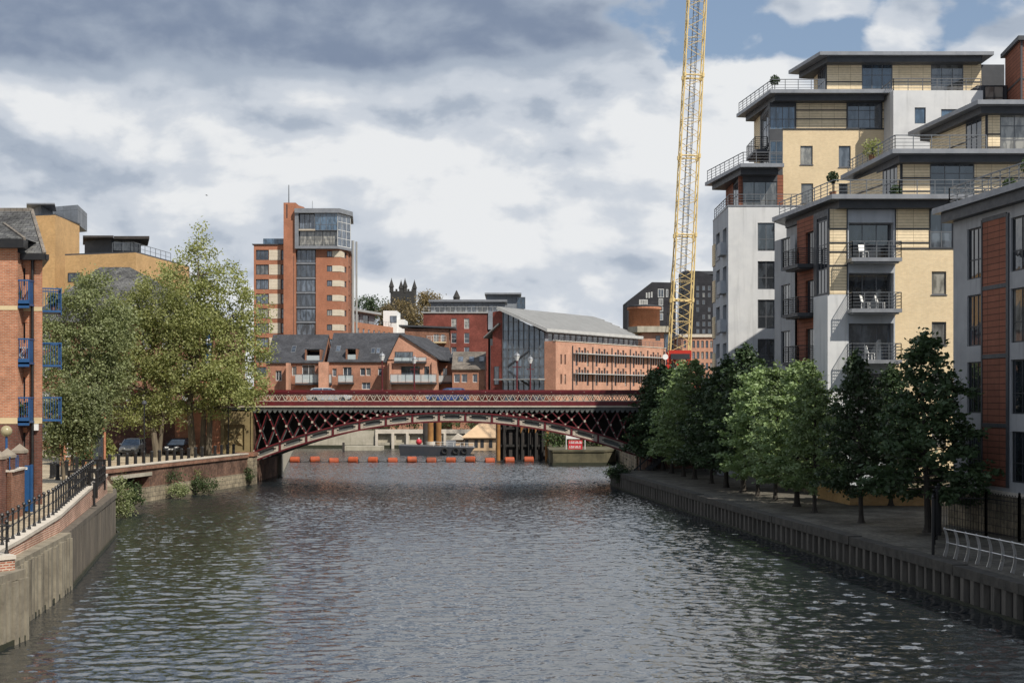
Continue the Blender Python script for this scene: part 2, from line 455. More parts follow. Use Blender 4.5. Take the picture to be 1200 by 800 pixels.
def win(par, fr, a0, a1, z0, z1, nc=2, nr=2, fm='dark_trim', gm='glass', d=-.1, fw=.07, rows=None, cols=None, name='window', sill=None):
    """framed window: one mesh for frame and glazing bars, its panes a sub-part"""
    mb = MB(); t = .07
    fr.slab(mb, a0 + .002, a0 + fw, d - t, d, z0 + .002, z1 - .002); fr.slab(mb, a1 - fw, a1 - .002, d - t, d, z0 + .002, z1 - .002)
    fr.slab(mb, a0 + fw, a1 - fw, d - t, d, z0 + .002, z0 + fw); fr.slab(mb, a0 + fw, a1 - fw, d - t, d, z1 - fw, z1 - .002)
    cols = cols or [i / nc for i in range(1, nc)]
    rows = rows or [i / nr for i in range(1, nr)]
    bw = fw * .75
    for c in cols:
        x = a0 + (a1 - a0) * c; fr.slab(mb, x - bw / 2, x + bw / 2, d - t, d - .004, z0 + fw, z1 - fw)
    for r in rows:
        z = z0 + (z1 - z0) * r; fr.slab(mb, a0 + fw, a1 - fw, d - t, d - .008, z - bw / 2, z + bw / 2)
    if sill: fr.slab(mb, a0 - .06, a1 + .06, d, .06, z0 - .07, z0 - .003)
    o = mb.build(name, fm, par)
    g = MB()
    ca = [a0 + fw * .5] + [a0 + (a1 - a0) * c for c in cols] + [a1 - fw * .5]
    for i in range(len(ca) - 1):
        dz = (i % 2) * .004 + .03
        g.quad(fr.pt(ca[i], z0 + fw * .5, d - dz), fr.pt(ca[i + 1], z0 + fw * .5, d - dz), fr.pt(ca[i + 1], z1 - fw * .5, d - dz), fr.pt(ca[i], z1 - fw * .5, d - dz))
    g.build('pane', gm, o)
    return o

def railing(mb, pts, h=1.0, rails=4, sp=1.1, pw=.05, rw=.03, top=.05):
    """posts and horizontal rails along a 3D polyline"""
    for a, b in zip(pts[:-1], pts[1:]):
        a = Vector(a); b = Vector(b); L = (b - a).length; n = max(1, round(L / sp))
        for i in range(n + 1):
            p = a.lerp(b, i / n); mb.bar(p, p + Vector((0, 0, h)), pw, pw, (0, 1, 0))
        for r in range(rails):
            z = h * (r + 1) / rails - (0 if r < rails - 1 else .0)
            w = top if r == rails - 1 else rw
            mb.bar(a + Vector((0, 0, z)), b + Vector((0, 0, z)), w, w)

def balcony(par, fr, a0, a1, z, dep=1.3, sm='zinc', rm='steel_rail', h=1.05, rails=5, d0=.0):
    s = MB(); fr.slab(s, a0, a1, d0, d0 + dep, z - .24, z)
    fr.slab(s, a0 + .15, a1 - .15, d0, d0 + dep - .2, z - .34, z - .243)
    o = s.build('balcony', sm, par)
    r = MB(); e = .05
    P = [fr.pt(a0 + e, z, d0), fr.pt(a0 + e, z, d0 + dep - e), fr.pt(a1 - e, z, d0 + dep - e), fr.pt(a1 - e, z, d0)]
    railing(r, P, h, rails, .9)
    r.build('railing', rm, o)
    return o
# ------------------------------------------------------------------ camera, sun, sky
cam_d = bpy.data.cameras.new('Camera'); cam = bpy.data.objects.new('Camera', cam_d); COL.objects.link(cam)
cam.location = (0, 0, CAMZ); cam.rotation_euler = (R(90), 0, 0)
cam_d.lens = 50; cam_d.sensor_width = 36; cam_d.shift_y = 67 / 1200; cam_d.clip_start = .5; cam_d.clip_end = 6000
scene.camera = cam
SAZ, SEL = R(141), R(46)      # clockwise from +Y; height
S = Vector((math.sin(SAZ) * math.cos(SEL), math.cos(SAZ) * math.cos(SEL), math.sin(SEL)))
sd = bpy.data.lights.new('Sun', 'SUN'); sd.energy = 5.0; sd.angle = R(.53); sd.color = (1, .94, .84)
sun = bpy.data.objects.new('Sun', sd); COL.objects.link(sun); sun.location = S * 200
sun.rotation_euler = S.to_track_quat('Z', 'Y').to_euler()
scene.view_settings.view_transform = 'Standard'; scene.view_settings.look = 'None'
scene.view_settings.exposure = 0; scene.view_settings.gamma = 1
scene.render.engine = 'CYCLES'
scene.cycles.max_bounces = 6; scene.cycles.transparent_max_bounces = 8
scene.cycles.diffuse_bounces = 3; scene.cycles.glossy_bounces = 3; scene.cycles.caustics_reflective = False

w = bpy.data.worlds.new('World'); scene.world = w; w.use_nodes = True
t = NT(w.node_tree); t.n.clear()
out = t.add('ShaderNodeOutputWorld')
sky = t.add('ShaderNodeTexSky', sky_type='NISHITA'); sky.sun_disc = False
sky.sun_elevation = SEL; sky.sun_rotation = SAZ; sky.air_density = 1.2; sky.dust_density = 1.0; sky.ozone_density = 2.0
bg1 = t.add('ShaderNodeBackground'); bg1.inputs[1].default_value = .1
t.link(sky.outputs[0], bg1.inputs[0])
tc = t.add('ShaderNodeTexCoord'); d = tc.outputs['Generated']
def skydir(px, py): return Vector(((px - 600) / F, 1, (467 - py) / F)).normalized()
# lumps are wider than tall; edges frayed by a warp
warp = t.add('ShaderNodeTexNoise'); warp.inputs['Scale'].default_value = 7; warp.inputs['Detail'].default_value = 4
t.link(d, warp.inputs['Vector'])
wv = t.vmath('SCALE', t.vmath('SUBTRACT', warp.outputs['Color'], (.5, .5, .5)), None); wv.node.inputs[3].default_value = .035
dw = t.vmath('ADD', d, wv)
SH = (.012, -.004, .026)
def cl(scale, off, fl=2.0, det=9, rough=.52, sh=0.0):
    p = t.vmath('ADD', t.vmath('MULTIPLY', dw, (1, 1, fl)), tuple(o + s_ * sh for o, s_ in zip(off, SH)))
    return t.noise(p, scale, det, rough)
big = cl(6.0, (3.1, 0, 1.7), 2.0, 8, .5); bigl = cl(6.0, (3.1, 0, 1.7), 2.0, 8, .5, 2.2)     # the same field a step towards the sun: relief
mid = cl(15, (0, 4, 2), 1.9, 7, .5); midl = cl(15, (0, 4, 2), 1.9, 7, .5, .9)
fine = cl(40, (2, 4, 2), 1.7, 5, .5)
def blob(px, py, rx, ry, soft=.6):
    v = t.vmath('SUBTRACT', dw, skydir(px, py))
    v = t.vmath('MULTIPLY', v, (F / rx, F / rx * .4, F / ry))
    return t.smooth(t.vmath('LENGTH', v, None, 1), 1 - soft, 1 + soft, 1, 0)
def mx(*a):
    r = a[0]
    for q in a[1:]: r = t.math('MAXIMUM', r, q)
    return r
def wt(v, k): return t.math('MULTIPLY', v, k)
rel = wt(t.math('SUBTRACT', big, bigl), 1.2)
rel2 = wt(t.math('SUBTRACT', mid, midl), 1.15)
bank = mx(blob(170, 8, 620, 86, .35), wt(blob(500, 66, 330, 26, .7), .7))
calm = t.math('SUBTRACT', 1.0, wt(bank, .72))                     # the flat base of the dark bank has little relief
br = t.math('ADD', t.math('MULTIPLY', t.math('ADD', rel, rel2), calm), .90)
br = t.math('ADD', br, wt(t.math('SUBTRACT', big, .5), -.22))
br = t.math('ADD', br, wt(t.math('SUBTRACT', mid, .5), -.10))
br = t.math('ADD', br, wt(t.math('SUBTRACT', fine, .5), .24))
dark = mx(wt(blob(170, 8, 620, 86, .35), 1.25), wt(blob(500, 66, 330, 26, .7), .85), wt(blob(640, 10, 220, 34, .9), .45), wt(blob(40, 205, 130, 40, .9), .55), wt(blob(195, 165, 110, 32, .9), .35),
    wt(blob(430, 140, 210, 34, .9), .42), wt(blob(1180, 0, 130, 30, .8), .8), wt(blob(650, 320, 360, 60, .9), .12), wt(blob(520, 255, 240, 26, .9), .18), wt(blob(690, 215, 120, 26, .9), .25), wt(blob(700, 95, 90, 30, .9), .3))
sepd = t.add('ShaderNodeSeparateXYZ'); t.link(dw, sepd.inputs[0])
over = mx(t.smooth(sepd.outputs['Z'], .45, .7), wt(t.smooth(sepd.outputs['Y'], .1, -.4), .55))      # an added unseen grey deck overhead and behind, to deepen the shade
dark = t.math('ADD', dark, wt(over, 1.2))
br = t.math('SUBTRACT', br, wt(dark, .47))
lightb = mx(blob(860, 130, 110, 90, .8), wt(blob(415, 98, 230, 16, .9), 1.0), wt(blob(30, 105, 90, 22, .9), .8), wt(blob(650, 150, 130, 26, .9), .5))
br = t.math('ADD', br, wt(lightb, .14))
br = t.math('ADD', br, t.smooth(sepd.outputs['Z'], .16, .02, 0, .10))
ramp = t.add('ShaderNodeValToRGB'); e = ramp.color_ramp.elements; ramp.color_ramp.interpolation = 'EASE'
e[0].position = 0.0; e[0].color = (.17, .22, .315, 1); e[1].position = 1; e[1].color = (.82, .835, .85, 1)
for p_, c_ in ((.25, (.215, .27, .375)), (.5, (.40, .46, .55)), (.75, (.60, .645, .71))):
    x = e.new(p_); x.color = (*c_, 1)
t.link(br, ramp.inputs[0])
bg2 = t.add('ShaderNodeBackground'); bg2.inputs[1].default_value = 1.0
t.link(ramp.outputs[0], bg2.inputs[0])
# blue gaps: a clear patch at the upper right with heaps of cumulus in it, a few more behind the camera
g0 = mx(blob(960, 12, 185, 84, .75), blob(1105, 38, 75, 40, .7))
puff = mx(blob(1064, 44, 40, 46, .8), blob(972, 8, 44, 20, .8), blob(1172, 62, 62, 36, .8), blob(880, 118, 90, 34, .8))
gap = t.math('SUBTRACT', wt(g0, 1.35), wt(puff, 1.25))
nz = t.math('ADD', wt(t.math('SUBTRACT', mid, .5), 2.2), wt(t.math('SUBTRACT', fine, .5), 1.5))
gap = t.math('ADD', gap, t.math('MULTIPLY', nz, t.smooth(g0, .02, .3)))
sep = t.add('ShaderNodeSeparateXYZ'); t.link(d, sep.inputs[0])
back = t.smooth(t.noise(t.vmath('ADD', dw, (9, 2, 5)), 2.2, 6), .56, .66)
back = t.math('MULTIPLY', back, t.smooth(sep.outputs['Y'], -.1, -.5))
gapf = t.math('MAXIMUM', t.smooth(gap, .38, .92), back)
# the clear patch seen through thin haze
hazebg = t.mix(.45, sky.outputs[0], (3.0, 3.9, 5.6))
t.link(hazebg, bg1.inputs[0])
ms = t.add('ShaderNodeMixShader'); t.link(gapf, ms.inputs[0]); t.link(bg2.outputs[0], ms.inputs[1]); t.link(bg1.outputs[0], ms.inputs[2])
t.link(ms.outputs[0], out.inputs[0])

# ------------------------------------------------------------------ water
m, t, b = base_mat('water')
geo = t.add('ShaderNodeNewGeometry'); pos = geo.outputs['Position']
b.inputs['Base Color'].default_value = (.016, .020, .023, 1)
b.inputs['Roughness'].default_value = .05; b.inputs['IOR'].default_value = 3.3
# small ripples as facet slopes: a vector noise tilts the normal directly, so far water stays as rough as near water
def ripple(scale, k0, k1):
    nz_ = t.add('ShaderNodeTexNoise'); nz_.inputs['Scale'].default_value = scale; nz_.inputs['Detail'].default_value = 3; nz_.inputs['Roughness'].default_value = .6
    t.link(t.vmath('MULTIPLY', pos, (1, 1.35, 1)), nz_.inputs['Vector'])
    v = t.vmath('MULTIPLY', t.vmath('SUBTRACT', nz_.outputs['Color'], (.5, .56, .5)), (.75, 1.0, 0))
    v = t.vmath('SCALE', v, None); t.link(t.smooth(t.vmath('LENGTH', pos, None, 1), 50, 150, k0, k1), v.node.inputs[3]); return v
tilt = t.vmath('ADD', ripple(4.2, .30, 1.05), ripple(11.0, .17, .45))
nn_ = t.vmath('NORMALIZE', t.vmath('ADD', geo.outputs['Normal'], tilt))
t.link(nn_, b.inputs['Normal'])
# the surface itself is waved: many small wind waves, finer rows near the bridge the photo was taken from
wr = np.random.default_rng(3)
ys = [26.0]
while ys[-1] < 262: ys.append(ys[-1] + max(.07, ys[-1] * .0018))
ys = np.array(ys); xs = np.linspace(-37, 24, 560)
GX, GY = np.meshgrid(xs, ys)
cell = np.maximum(.109, np.gradient(ys))[:, None]
H = np.zeros_like(GX)
lo = .5 + .5 * np.clip(np.sin(GX * .11 + 1.3 * np.sin(GY * .045)) * .6 + np.sin(GY * .083 + GX * .05 + 2) * .55 + np.sin(GX * .31 - GY * .13) * .35, -1, 1)
for i in range(120):
    lam = .36 * (5.5 ** (wr.random() ** 1.25)); th = wr.normal(0, .75) + math.pi / 2 + .25
    kx, ky = math.cos(th) * 2 * math.pi / lam, math.sin(th) * 2 * math.pi / lam
    amp = lam * .0023 * (1.0 if lam < .9 else .9 / lam)
    fade = np.clip((lam / cell - 1.9) / 1.6, 0, 1)
    H += amp * fade * np.sin(kx * GX + ky * GY + wr.random() * 6.283)
H *= .55 + .75 * lo
nv = GX.size; ny, nx = GX.shape
co = np.stack([GX, GY, H], -1).reshape(-1, 3)
ii = np.arange(nv).reshape(ny, nx)
fc = np.stack([ii[:-1, :-1], ii[:-1, 1:], ii[1:, 1:], ii[1:, :-1]], -1).reshape(-1, 4)
me = bpy.data.meshes.new('water'); me.vertices.add(nv); me.vertices.foreach_set('co', co.ravel())
me.loops.add(fc.size); me.loops.foreach_set('vertex_index', fc.astype(np.int32).ravel())
me.polygons.add(len(fc)); me.polygons.foreach_set('loop_start', np.arange(0, fc.size, 4, dtype=np.int32)); me.polygons.foreach_set('loop_total', np.full(len(fc), 4, dtype=np.int32))
me.polygons.foreach_set('use_smooth', [True] * len(fc)); me.update(); me.materials.append(MATS['water'])
wo_ = bpy.data.objects.new('water', me); COL.objects.link(wo_)
struct(wo_, 'dark rippled river water', 'river')

# ------------------------------------------------------------------ ground and banks
LB = [(-16.6, 20), (-16.2, 36), (-15.9, 42), (-15.75, 45.6), (-16.5, 46.3), (-18.0, 57.6), (-22.5, 80.5), (-23.6, 84), (-28.6, 99.5), (-23.2, 129), (-23.2, 144), (-34, 222)]
RB = [(21.0, 20), (18.9, 38), (17.6, 48.8), (16.4, 59.5), (13.6, 82.7), (9.2, 123), (9.0, 127.2), (12.9, 128.4), (12.9, 144), (12.9, 170), (15, 222)]
GL, GR = 2.7, 1.35
def gz_left(y): return GL - .012 - .36 * max(0, min(1, (66 - y) / 14))      # the promenade ramps down towards the near end
g = MB(); LG = sorted({20, 36, 42, 45.6, 46.3, 49, 52, 54, 57.6, 60, 63, 66, 72, 80.5})
def lbx(y):
    for (xa, ya), (xb, yb) in zip(LB[:-1], LB[1:]):
        if ya <= y <= yb: return xa + (xb - xa) * (y - ya) / (yb - ya)
for ya, yb in zip(LG[:-1], LG[1:]):
    g.quad((-2500, ya, gz_left(ya)), (lbx(ya) - .75, ya, gz_left(ya)), (lbx(yb) - .75, yb, gz_left(yb)), (-2500, yb, gz_left(yb)))
g.quad((-2500, 80.5, GL - .012), *[(x - .75, y, GL - .012) for x, y in LB if y >= 80.5], (-2500, 222, GL - .012))
struct(g.build('ground', 'paving_left'), 'pale paved bank on the left of the river', 'ground')
g = MB()
g.quad((2500, 20, GR - .012), (2500, 222, GR - .012), *[(x + .45, y, GR - .012) for x, y in RB[::-1]])
struct(g.build('ground', 'paving'), 'grey paved quay on the right of the river', 'ground')
g = MB()
g.prism([(-2500, 222.4), (2500, 222.4), (4000, 5000), (-4000, 5000)], -1, 2.6)
struct(g.build('ground', 'soil'), 'rough ground beyond the bridge', 'ground')

def path_walls(pts, z0, z1, th, mb, m=0, side=1):
    """a solid strip along a polyline, th metres thick, to the given side"""
    P = [Vector(p) for p in pts]; N = []
    for i in range(len(P)):
        a = P[max(0, i - 1)]; c = P[min(len(P) - 1, i + 1)]
        u = (c - a).normalized(); N.append(Vector((-u.y, u.x)) * side)
    for i in range(len(P) - 1):
        zz0 = z0[i:i + 2] if isinstance(z0, list) else (z0, z0)
        zz1 = z1[i:i + 2] if isinstance(z1, list) else (z1, z1)
        a, c = P[i], P[i + 1]; a2, c2 = a + N[i] * th, c + N[i + 1] * th
        q = [a, c, c2, a2]
        if side < 0: q = q[::-1]
        ii = (0, 1, 1, 0) if side > 0 else (0, 1, 1, 0)[::-1]
        mb.hexa([(q[k].x, q[k].y, zz0[ii[k]]) for k in range(4)], [(q[k].x, q[k].y, zz1[ii[k]]) for k in range(4)], m)
def along(pts, s):
    for a, b in zip(pts[:-1], pts[1:]):
        a = Vector(a); b = Vector(b); L = (b - a).length
        if s <= L: return a + (b - a) * (s / L), (b - a).normalized()
        s -= L
    return Vector(b), (b - a).normalized()
def plen(pts): return sum((Vector(b) - Vector(a)).length for a, b in zip(pts[:-1], pts[1:]))

# right quay: piles under a weathered cap beam
q = thing('quay_wall', 'long low sheet piled quay wall with a weathered dark cap beam below the row of green trees', 'quay wall', (13, 85, 0))
mb = MB(); path_walls(RB[:8], -1, 1.0, .3, mb, side=-1)
mb.build('backing', 'pile_dark', q)
mb = MB(); cap = [Vector(p) + Vector((-.22, 0)) for p in RB[:7]] + [Vector((9.2, 127.1))]
for i in range(len(cap) - 1):
    a, b2 = cap[i], cap[i + 1]; L = (b2 - a).length; n = max(1, round(L / 5.6))
    for k in range(n):
        p0 = a.lerp(b2, k / n + .004 / L); p1 = a.lerp(b2, (k + 1) / n - .02 / L)
        j = random.uniform(-.03, .03); zj = random.uniform(-.025, .025)
        u = (p1 - p0).normalized(); nn = Vector((-u.y, u.x)) * -1
        c = [p0 - nn * (.04 + j), p1 - nn * (.04 + j), p1 + nn * .62, p0 + nn * .62][::-1]
        mb.hexa([(v.x, v.y, 1.0) for v in c], [(v.x, v.y, GR + .03 + zj) for v in c])
mb.build('cap_beam', 'cap_dark', q)
mb = MB(); L = plen(RB[:7]); s = 0
while s < L:
    p, u = along(RB[:7], s); nn = Vector((-u.y, u.x)); wd = random.uniform(.15, .22)
    c = [p - u * wd, p + u * wd, p + u * wd * .7 + nn * .2, p - u * wd * .7 + nn * .2]
    mb.hexa([(v.x, v.y, -1) for v in c], [(v.x, v.y, 1.0) for v in c])
    s += .86 + random.uniform(-.03, .03)
mb.build('piling', 'pile_quay', q)
mb = MB(); path_walls([Vector(p) + Vector((-.235, 0)) for p in RB[:7]], -1, .12, .04, mb, side=-1)
mb.build('waterline', 'waterline_weed', q)

# left near quay: concrete piles, then timber sheeting, under a brick parapet with pale coping
A0 = [(-16.6, 20), (-16.2, 36), (-15.9, 42), (-15.72, 45.6)]
q = thing('quay_wall', 'near left quay wall of concrete and timber piles carrying the striped brick parapet', 'quay wall', (-18, 60, 0))
def piles(pts, z1f, step, wd, dep, mat, name, jit=.04):
    mb = MB(); L = plen(pts); s = step * .3
    while s < L:
        p, u = along(pts, s); nn = Vector((u.y, -u.x)); w2 = wd * random.uniform(.85, 1.1) / 2; dd = dep * random.uniform(.8, 1.15)
        z1 = z1f(p.y) + random.uniform(-jit, jit)
        c = [p - u * w2, p + u * w2, p + u * w2 * .92 + nn * dd, p - u * w2 * .92 + nn * dd]
        c = [c[3], c[2], c[1], c[0]]
        mb.hexa([(v.x, v.y, -1) for v in c], [(v.x, v.y, z1) for v in c])
        s += step * random.uniform(.93, 1.07)
    mb.build(name, mat, q)
def bk(pts, z1, th, name, mat, z0=-1):
    mb = MB(); path_walls(pts, z0, z1, th, mb, side=1); mb.build(name, mat, q)
Bc = [(-16.5, 45.8), (-18.0, 57.6)]; Cc = [(-18.0, 57.6), (-22.5, 80.5), (-23.6, 84), (-28.6, 99.5)]
bk(A0, 2.1, .6, 'backing', 'pile_timber'); bk(Bc, 2.1, .6, 'backing', 'pile_timber'); bk(Cc, 2.15, .6, 'backing', 'pile_timber')
piles(A0, lambda y: 2.0, .44, .27, .2, 'pile_concrete', 'pile')
piles(Bc, lambda y: 2.1, .58, .30, .26, 'pile_concrete', 'pile')
piles(Cc, lambda y: 2.14, .36, .33, .07, 'pile_timber', 'timber_sheeting', .02)
# cap beams, the near one standing out in front
mb = MB(); path_walls([Vector(p) + Vector((.12, .02)) for p in A0], 1.98, 2.25, .9, mb, side=1); mb.build('cap_beam', 'pile_concrete', q)
mb = MB(); path_walls([(-16.33, 45.75), (-17.85, 57.6)], [2.04, 2.08], [2.26, 2.29], 1.1, mb, side=1); mb.build('cap_beam', 'pile_concrete', q)
mb = MB(); path_walls([(-17.95, 57.62), (-22.38, 80.55), (-23.4, 84.05)], 2.1, [2.3, 2.36, 2.4], 1.0, mb, side=1); mb.build('cap_beam', 'pile_timber', q)
mb = MB(); path_walls([Vector(p) + Vector((.2, 0)) for p in A0 + [(-16.45, 45.9)] + Cc], -1, .16, .05, mb, side=1); mb.build('waterline', 'waterline_weed', q)
def copz(y): return float(np.interp(y, (43, 49, 55.6, 67, 75, 81), (2.72, 2.74, 2.97, 3.25, 3.40, 3.48)))
PP = [(-18.1, 42.6), (-15.85, 45.35), (-16.8, 46.4), (-17.3, 50), (-18.3, 57.6), (-20.3, 67.5), (-22.85, 80.3)]
def parapet_piece(pts, name_b='brick_wall', name_c='coping'):
    zs = [copz(p[1]) for p in pts]
    mb = MB(); path_walls(pts, [1.9] * len(pts), [z - .13 for z in zs], .34, mb, side=1); b_ = mb.build(name_b, 'brick_parapet', q)
    mb = MB(); pc = [Vector(p) for p in pts]
    path_walls([p + Vector((.05, -.03)) for p in pc], [z - .127 for z in zs], zs, .5, mb, side=1); mb.build(name_c, 'coping', q)
parapet_piece(PP)

# left far quay: old red brick wall on a stone foot
q2 = thing('quay_wall', 'old stained brick quay wall on a stone foot running up to the left end of the iron bridge', 'quay wall', (-26, 114, 0))
W1 = [(-28.6, 99.5), (-23.6, 127.2)]
fr = Fr(W1[0], (W1[1][0] - W1[0][0], W1[1][1] - W1[0][1]))
Lw = (Vector(W1[1]) - Vector(W1[0])).length
mb = MB(); facade(mb, fr, 0, Lw, 1.1, 2.45, [(1.6, 7.5, 1.1, 2.0)], rv=1.4); mb.build('brick_face', 'brick_quay', q2)
mb = MB(); fr.slab(mb, -.05, Lw, -1.4, .12, -1, 1.096); mb.build('stone_foot', 'stone_quay', q2)
mb = MB(); fr.slab(mb, 1.2, 7.9, -.3, .06, 1.93, 2.2); mb.build('lintel', 'concrete', q2)
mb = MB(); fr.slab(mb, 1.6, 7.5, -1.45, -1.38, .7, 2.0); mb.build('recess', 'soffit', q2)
mb = MB(); fr.slab(mb, -.1, Lw, -.7, .14, 2.45, 2.76); mb.build('coping', 'brick_brown', q2)
mb = MB(); fr.slab(mb, -.1, Lw, -.72, .17, 2.762, 2.84); mb.build('kerb', 'coping', q2)
# end pier by the bridge
mb = MB(); mb.box(-24.9, -23.15, 127.0, 129.2, -1, 2.55); mb.build('pier', 'stone_quay', q2)
mb = MB(); mb.box(-24.4, -23.7, 126.93, 127.0, .5, 2.1); mb.build('brick_panel', 'brick_pink', q2)
mb = MB(); mb.box(-25.0, -23.05, 126.9, 129.2, 2.55, 2.86); mb.build('cap_stone', 'brick_brown', q2)
# return wall in the notch between the two quays
mb = MB(); path_walls([(-22.65, 80.7), (-23.75, 84), (-28.75, 99.6)], -1, 2.72, .5, mb, side=1); mb.build('return_wall', 'stone_quay', q2)
# ------------------------------------------------------------------ the iron arch bridge
D0 = 130.0; s_ = D0 / F
XL, XR = X(297, D0), X(763, D0)
br_ = thing('arch_bridge', 'dark red and cream cast iron arch bridge with lattice parapet crossing the river', 'bridge', ((XL + XR) / 2, 136.5, 0))
xc = (XL + XR) / 2; hs = (XR - XL) / 2
def zup(x): return 6.42 - 3.62 * ((x - xc) / hs) ** 2
def zlo(x): return 5.62 - 3.62 * ((x - xc) / hs) ** 2
YF, YB = D0, 143.0
BX0, BX1 = X(60, D0), X(1000, D0)
# deck
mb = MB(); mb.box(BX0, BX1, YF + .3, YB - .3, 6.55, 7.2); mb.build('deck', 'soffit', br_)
mb = MB(); mb.box(BX0, BX1, YF + 2.6, YB - 2.6, 7.204, 7.26); mb.build('road_surface', 'asphalt', br_)
mb = MB(); mb.box(BX0, BX1, YF + .45, YF + 2.59, 7.204, 7.36); mb.box(BX0, BX1, YB - 2.59, YB - .45, 7.204, 7.36); mb.build('pavement', 'paving', br_)
def parapet(y, out_):
    s1 = -1 if out_ else 1
    mb = MB()
    mb.box(BX0, BX1, y - .16, y + .16, 8.27, 8.36); mb.box(BX0, BX1, y - .1, y + .1, 8.36, 8.50); mb.box(BX0, BX1, y - .11, y + .11, 8.12, 8.265)
    r = mb.build('top_rail', 'bridge_red', br_)
    if out_:
        mb = MB(); k = BX0 + .7
        while k < BX1:
            mb.ball((k, y - .14, 8.30), .045, 6); k += 3.0
        mb.build('stud', 'bridge_cream', r)
    mb = MB(); mb.box(BX0, BX1, y - .13, y + .13, 7.07, 7.45); mb.build('base_rail', 'bridge_red', br_)
    mb = MB(); P = .62; n = int((BX1 - BX0) / P); zb, zt = 7.45, 8.12
    for i in range(n):
        x = BX0 + i * P; xm = x + P / 2
        for sg in (-1, 1):
            mb.bar((xm + sg * P / 2, y, zt - .02), (xm, y, zb + .03), .06, .125, (0, 1, 0))
            mb.bar((xm + sg * .17, y, zt), (xm, y, zt - .27), .05, .06, (0, 1, 0))
    mb.box(BX0, BX1, y - .04, y + .04, zt - .07, zt); mb.box(BX0, BX1, y - .04, y + .04, zb, zb + .07)
    mb.build('parapet_lattice', 'bridge_cream' if out_ else 'bridge_red', br_)
parapet(YF, True); parapet(YB, False)
mb = MB(); mb.box(BX0, BX1, YF - .32, YF + .3, 6.92, 7.065); mb.build('cornice', 'bridge_cream', br_)
mb = MB(); mb.box(BX0, BX1, YF - .2, YF + .3, 6.72, 6.915)
x = XL
while x < XR - .1:            # scalloped fringe
    p = .46
    mb.extrude_y([(x, 6.718), (x, 6.55), (x + .06, 6.45), (x + .14, 6.40), (x + .22, 6.45), (x + .28, 6.55), (x + .36, 6.64), (x + p - .03, 6.66), (x + p, 6.718)], YF - .17, YF - .05)
    x += p
mb.build('scalloped_fringe', 'bridge_grey', br_)
# arch ribs: front and back faces plus inner ribs
N = 15
def rib(y, detail):
    xs = [XL + (XR - XL) * i / N for i in range(N + 1)]
    fx = [XL + (XR - XL) * i / (N * 3) for i in range(N * 3 + 1)]
    mb = MB()
    for a, b2 in zip(fx[:-1], fx[1:]):
        for f_ in (zup, zlo):
            mb.bar((a, y, f_(a)), (b2, y, f_(b2)), .42, .13, (0, 0, 1))
    if detail:
        for x in xs: mb.bar((x, y - .06, zlo(x)), (x, y - .06, zup(x)), .16, .16, (0, 1, 0))
    mb.build('arch_chord', 'bridge_red' if detail else 'bridge_grey', br_)
    if detail:
        for a, b2 in zip(xs[:-1], xs[1:]):
            mb = MB()
            def P(u, v, d=0):
                x = a + .1 + (b2 - a - .2) * u; return (x, y + d, zlo(x) + .08 + (zup(x) - zlo(x) - .16) * v)
            O = [(0, 0), (.5, 0), (1, 0), (1, .5), (1, 1), (.5, 1), (0, 1), (0, .5)]
            I = [(.17, .24), (.5, .2), (.83, .24), (.9, .5), (.83, .76), (.5, .8), (.17, .76), (.1, .5)]
            for k in range(8):
                j = (k + 1) % 8
                mb.quad(P(*O[k], -.05), P(*O[j], -.05), P(*I[j], -.05), P(*I[k], -.05))
                mb.quad(P(*I[k], -.05), P(*I[j], -.05), P(*I[j], .07), P(*I[k], .07))
            for cu, cv in ((.16, .3), (.84, .3), (.16, .7), (.84, .7)):
                c = P(cu, cv, -.06); mb.box(c[0] - .09, c[0] + .09, c[1] - .02, c[1] + .06, c[2] - .05, c[2] + .05)
            mb.build('arch_panel', 'bridge_cream', br_)
    mb = MB()
    for a, b2 in zip(fx[:-1], fx[1:]):
        mb.hexa([(a, y + .08, zlo(a)), (b2, y + .08, zlo(b2)), (b2, y + .12, zlo(b2)), (a, y + .12, zlo(a))],
                [(a, y + .08, zup(a)), (b2, y + .08, zup(b2)), (b2, y + .12, zup(b2)), (a, y + .12, zup(a))])
    mb.build('arch_web', 'bridge_grey', br_)
rib(YF, True)
for yy in (YF + 3.2, YF + 6.4, YF + 9.6, YB): rib(yy, False)
def lattice(y, name, mat, studs):
    mb = MB(); st = MB(); P = 15.2 * s_; x = XL + .05; top = 6.45
    while x < XR - P:
        a, b2 = x, x + P
        za, zb = zup(a) + .05, zup(b2) + .05
        if top - max(za, zb) > .10:
            mb.bar((a, y - .03, top), (b2, y - .03, zb), .10, .10, (0, 1, 0))
            mb.bar((b2, y + .08, top), (a, y + .08, za), .09, .09, (0, 1, 0))
            if studs:
                mx, mz = (a + b2) / 2, (2 * top + za + zb) / 4
                st.box(mx - .09, mx + .09, y - .13, y - .082, mz - .1, mz + .1)
                st.box(a - .07, a + .07, y - .12, y - .082, za - .02, za + .14)
                if top - max(za, zb) > 1.6:
                    for f_ in (.25, .75): st.box(a + P * f_ - .05, a + P * f_ + .05, y - .12, y - .081, top + (zb - top) * f_ - .05, top + (zb - top) * f_ + .05)
        x += P
    o = mb.build(name, mat, br_)
    if studs: st.build('stud', 'bridge_cream', o)
lattice(YF, 'spandrel_lattice', 'bridge_red', True)
lattice(YF + .9, 'inner_lattice', 'bridge_grey', False)  # inner lattice coloured grey so that it looks unlit
mb = MB(); M_ = 60                                   # added dark sheet: stands in for the shade between the arches
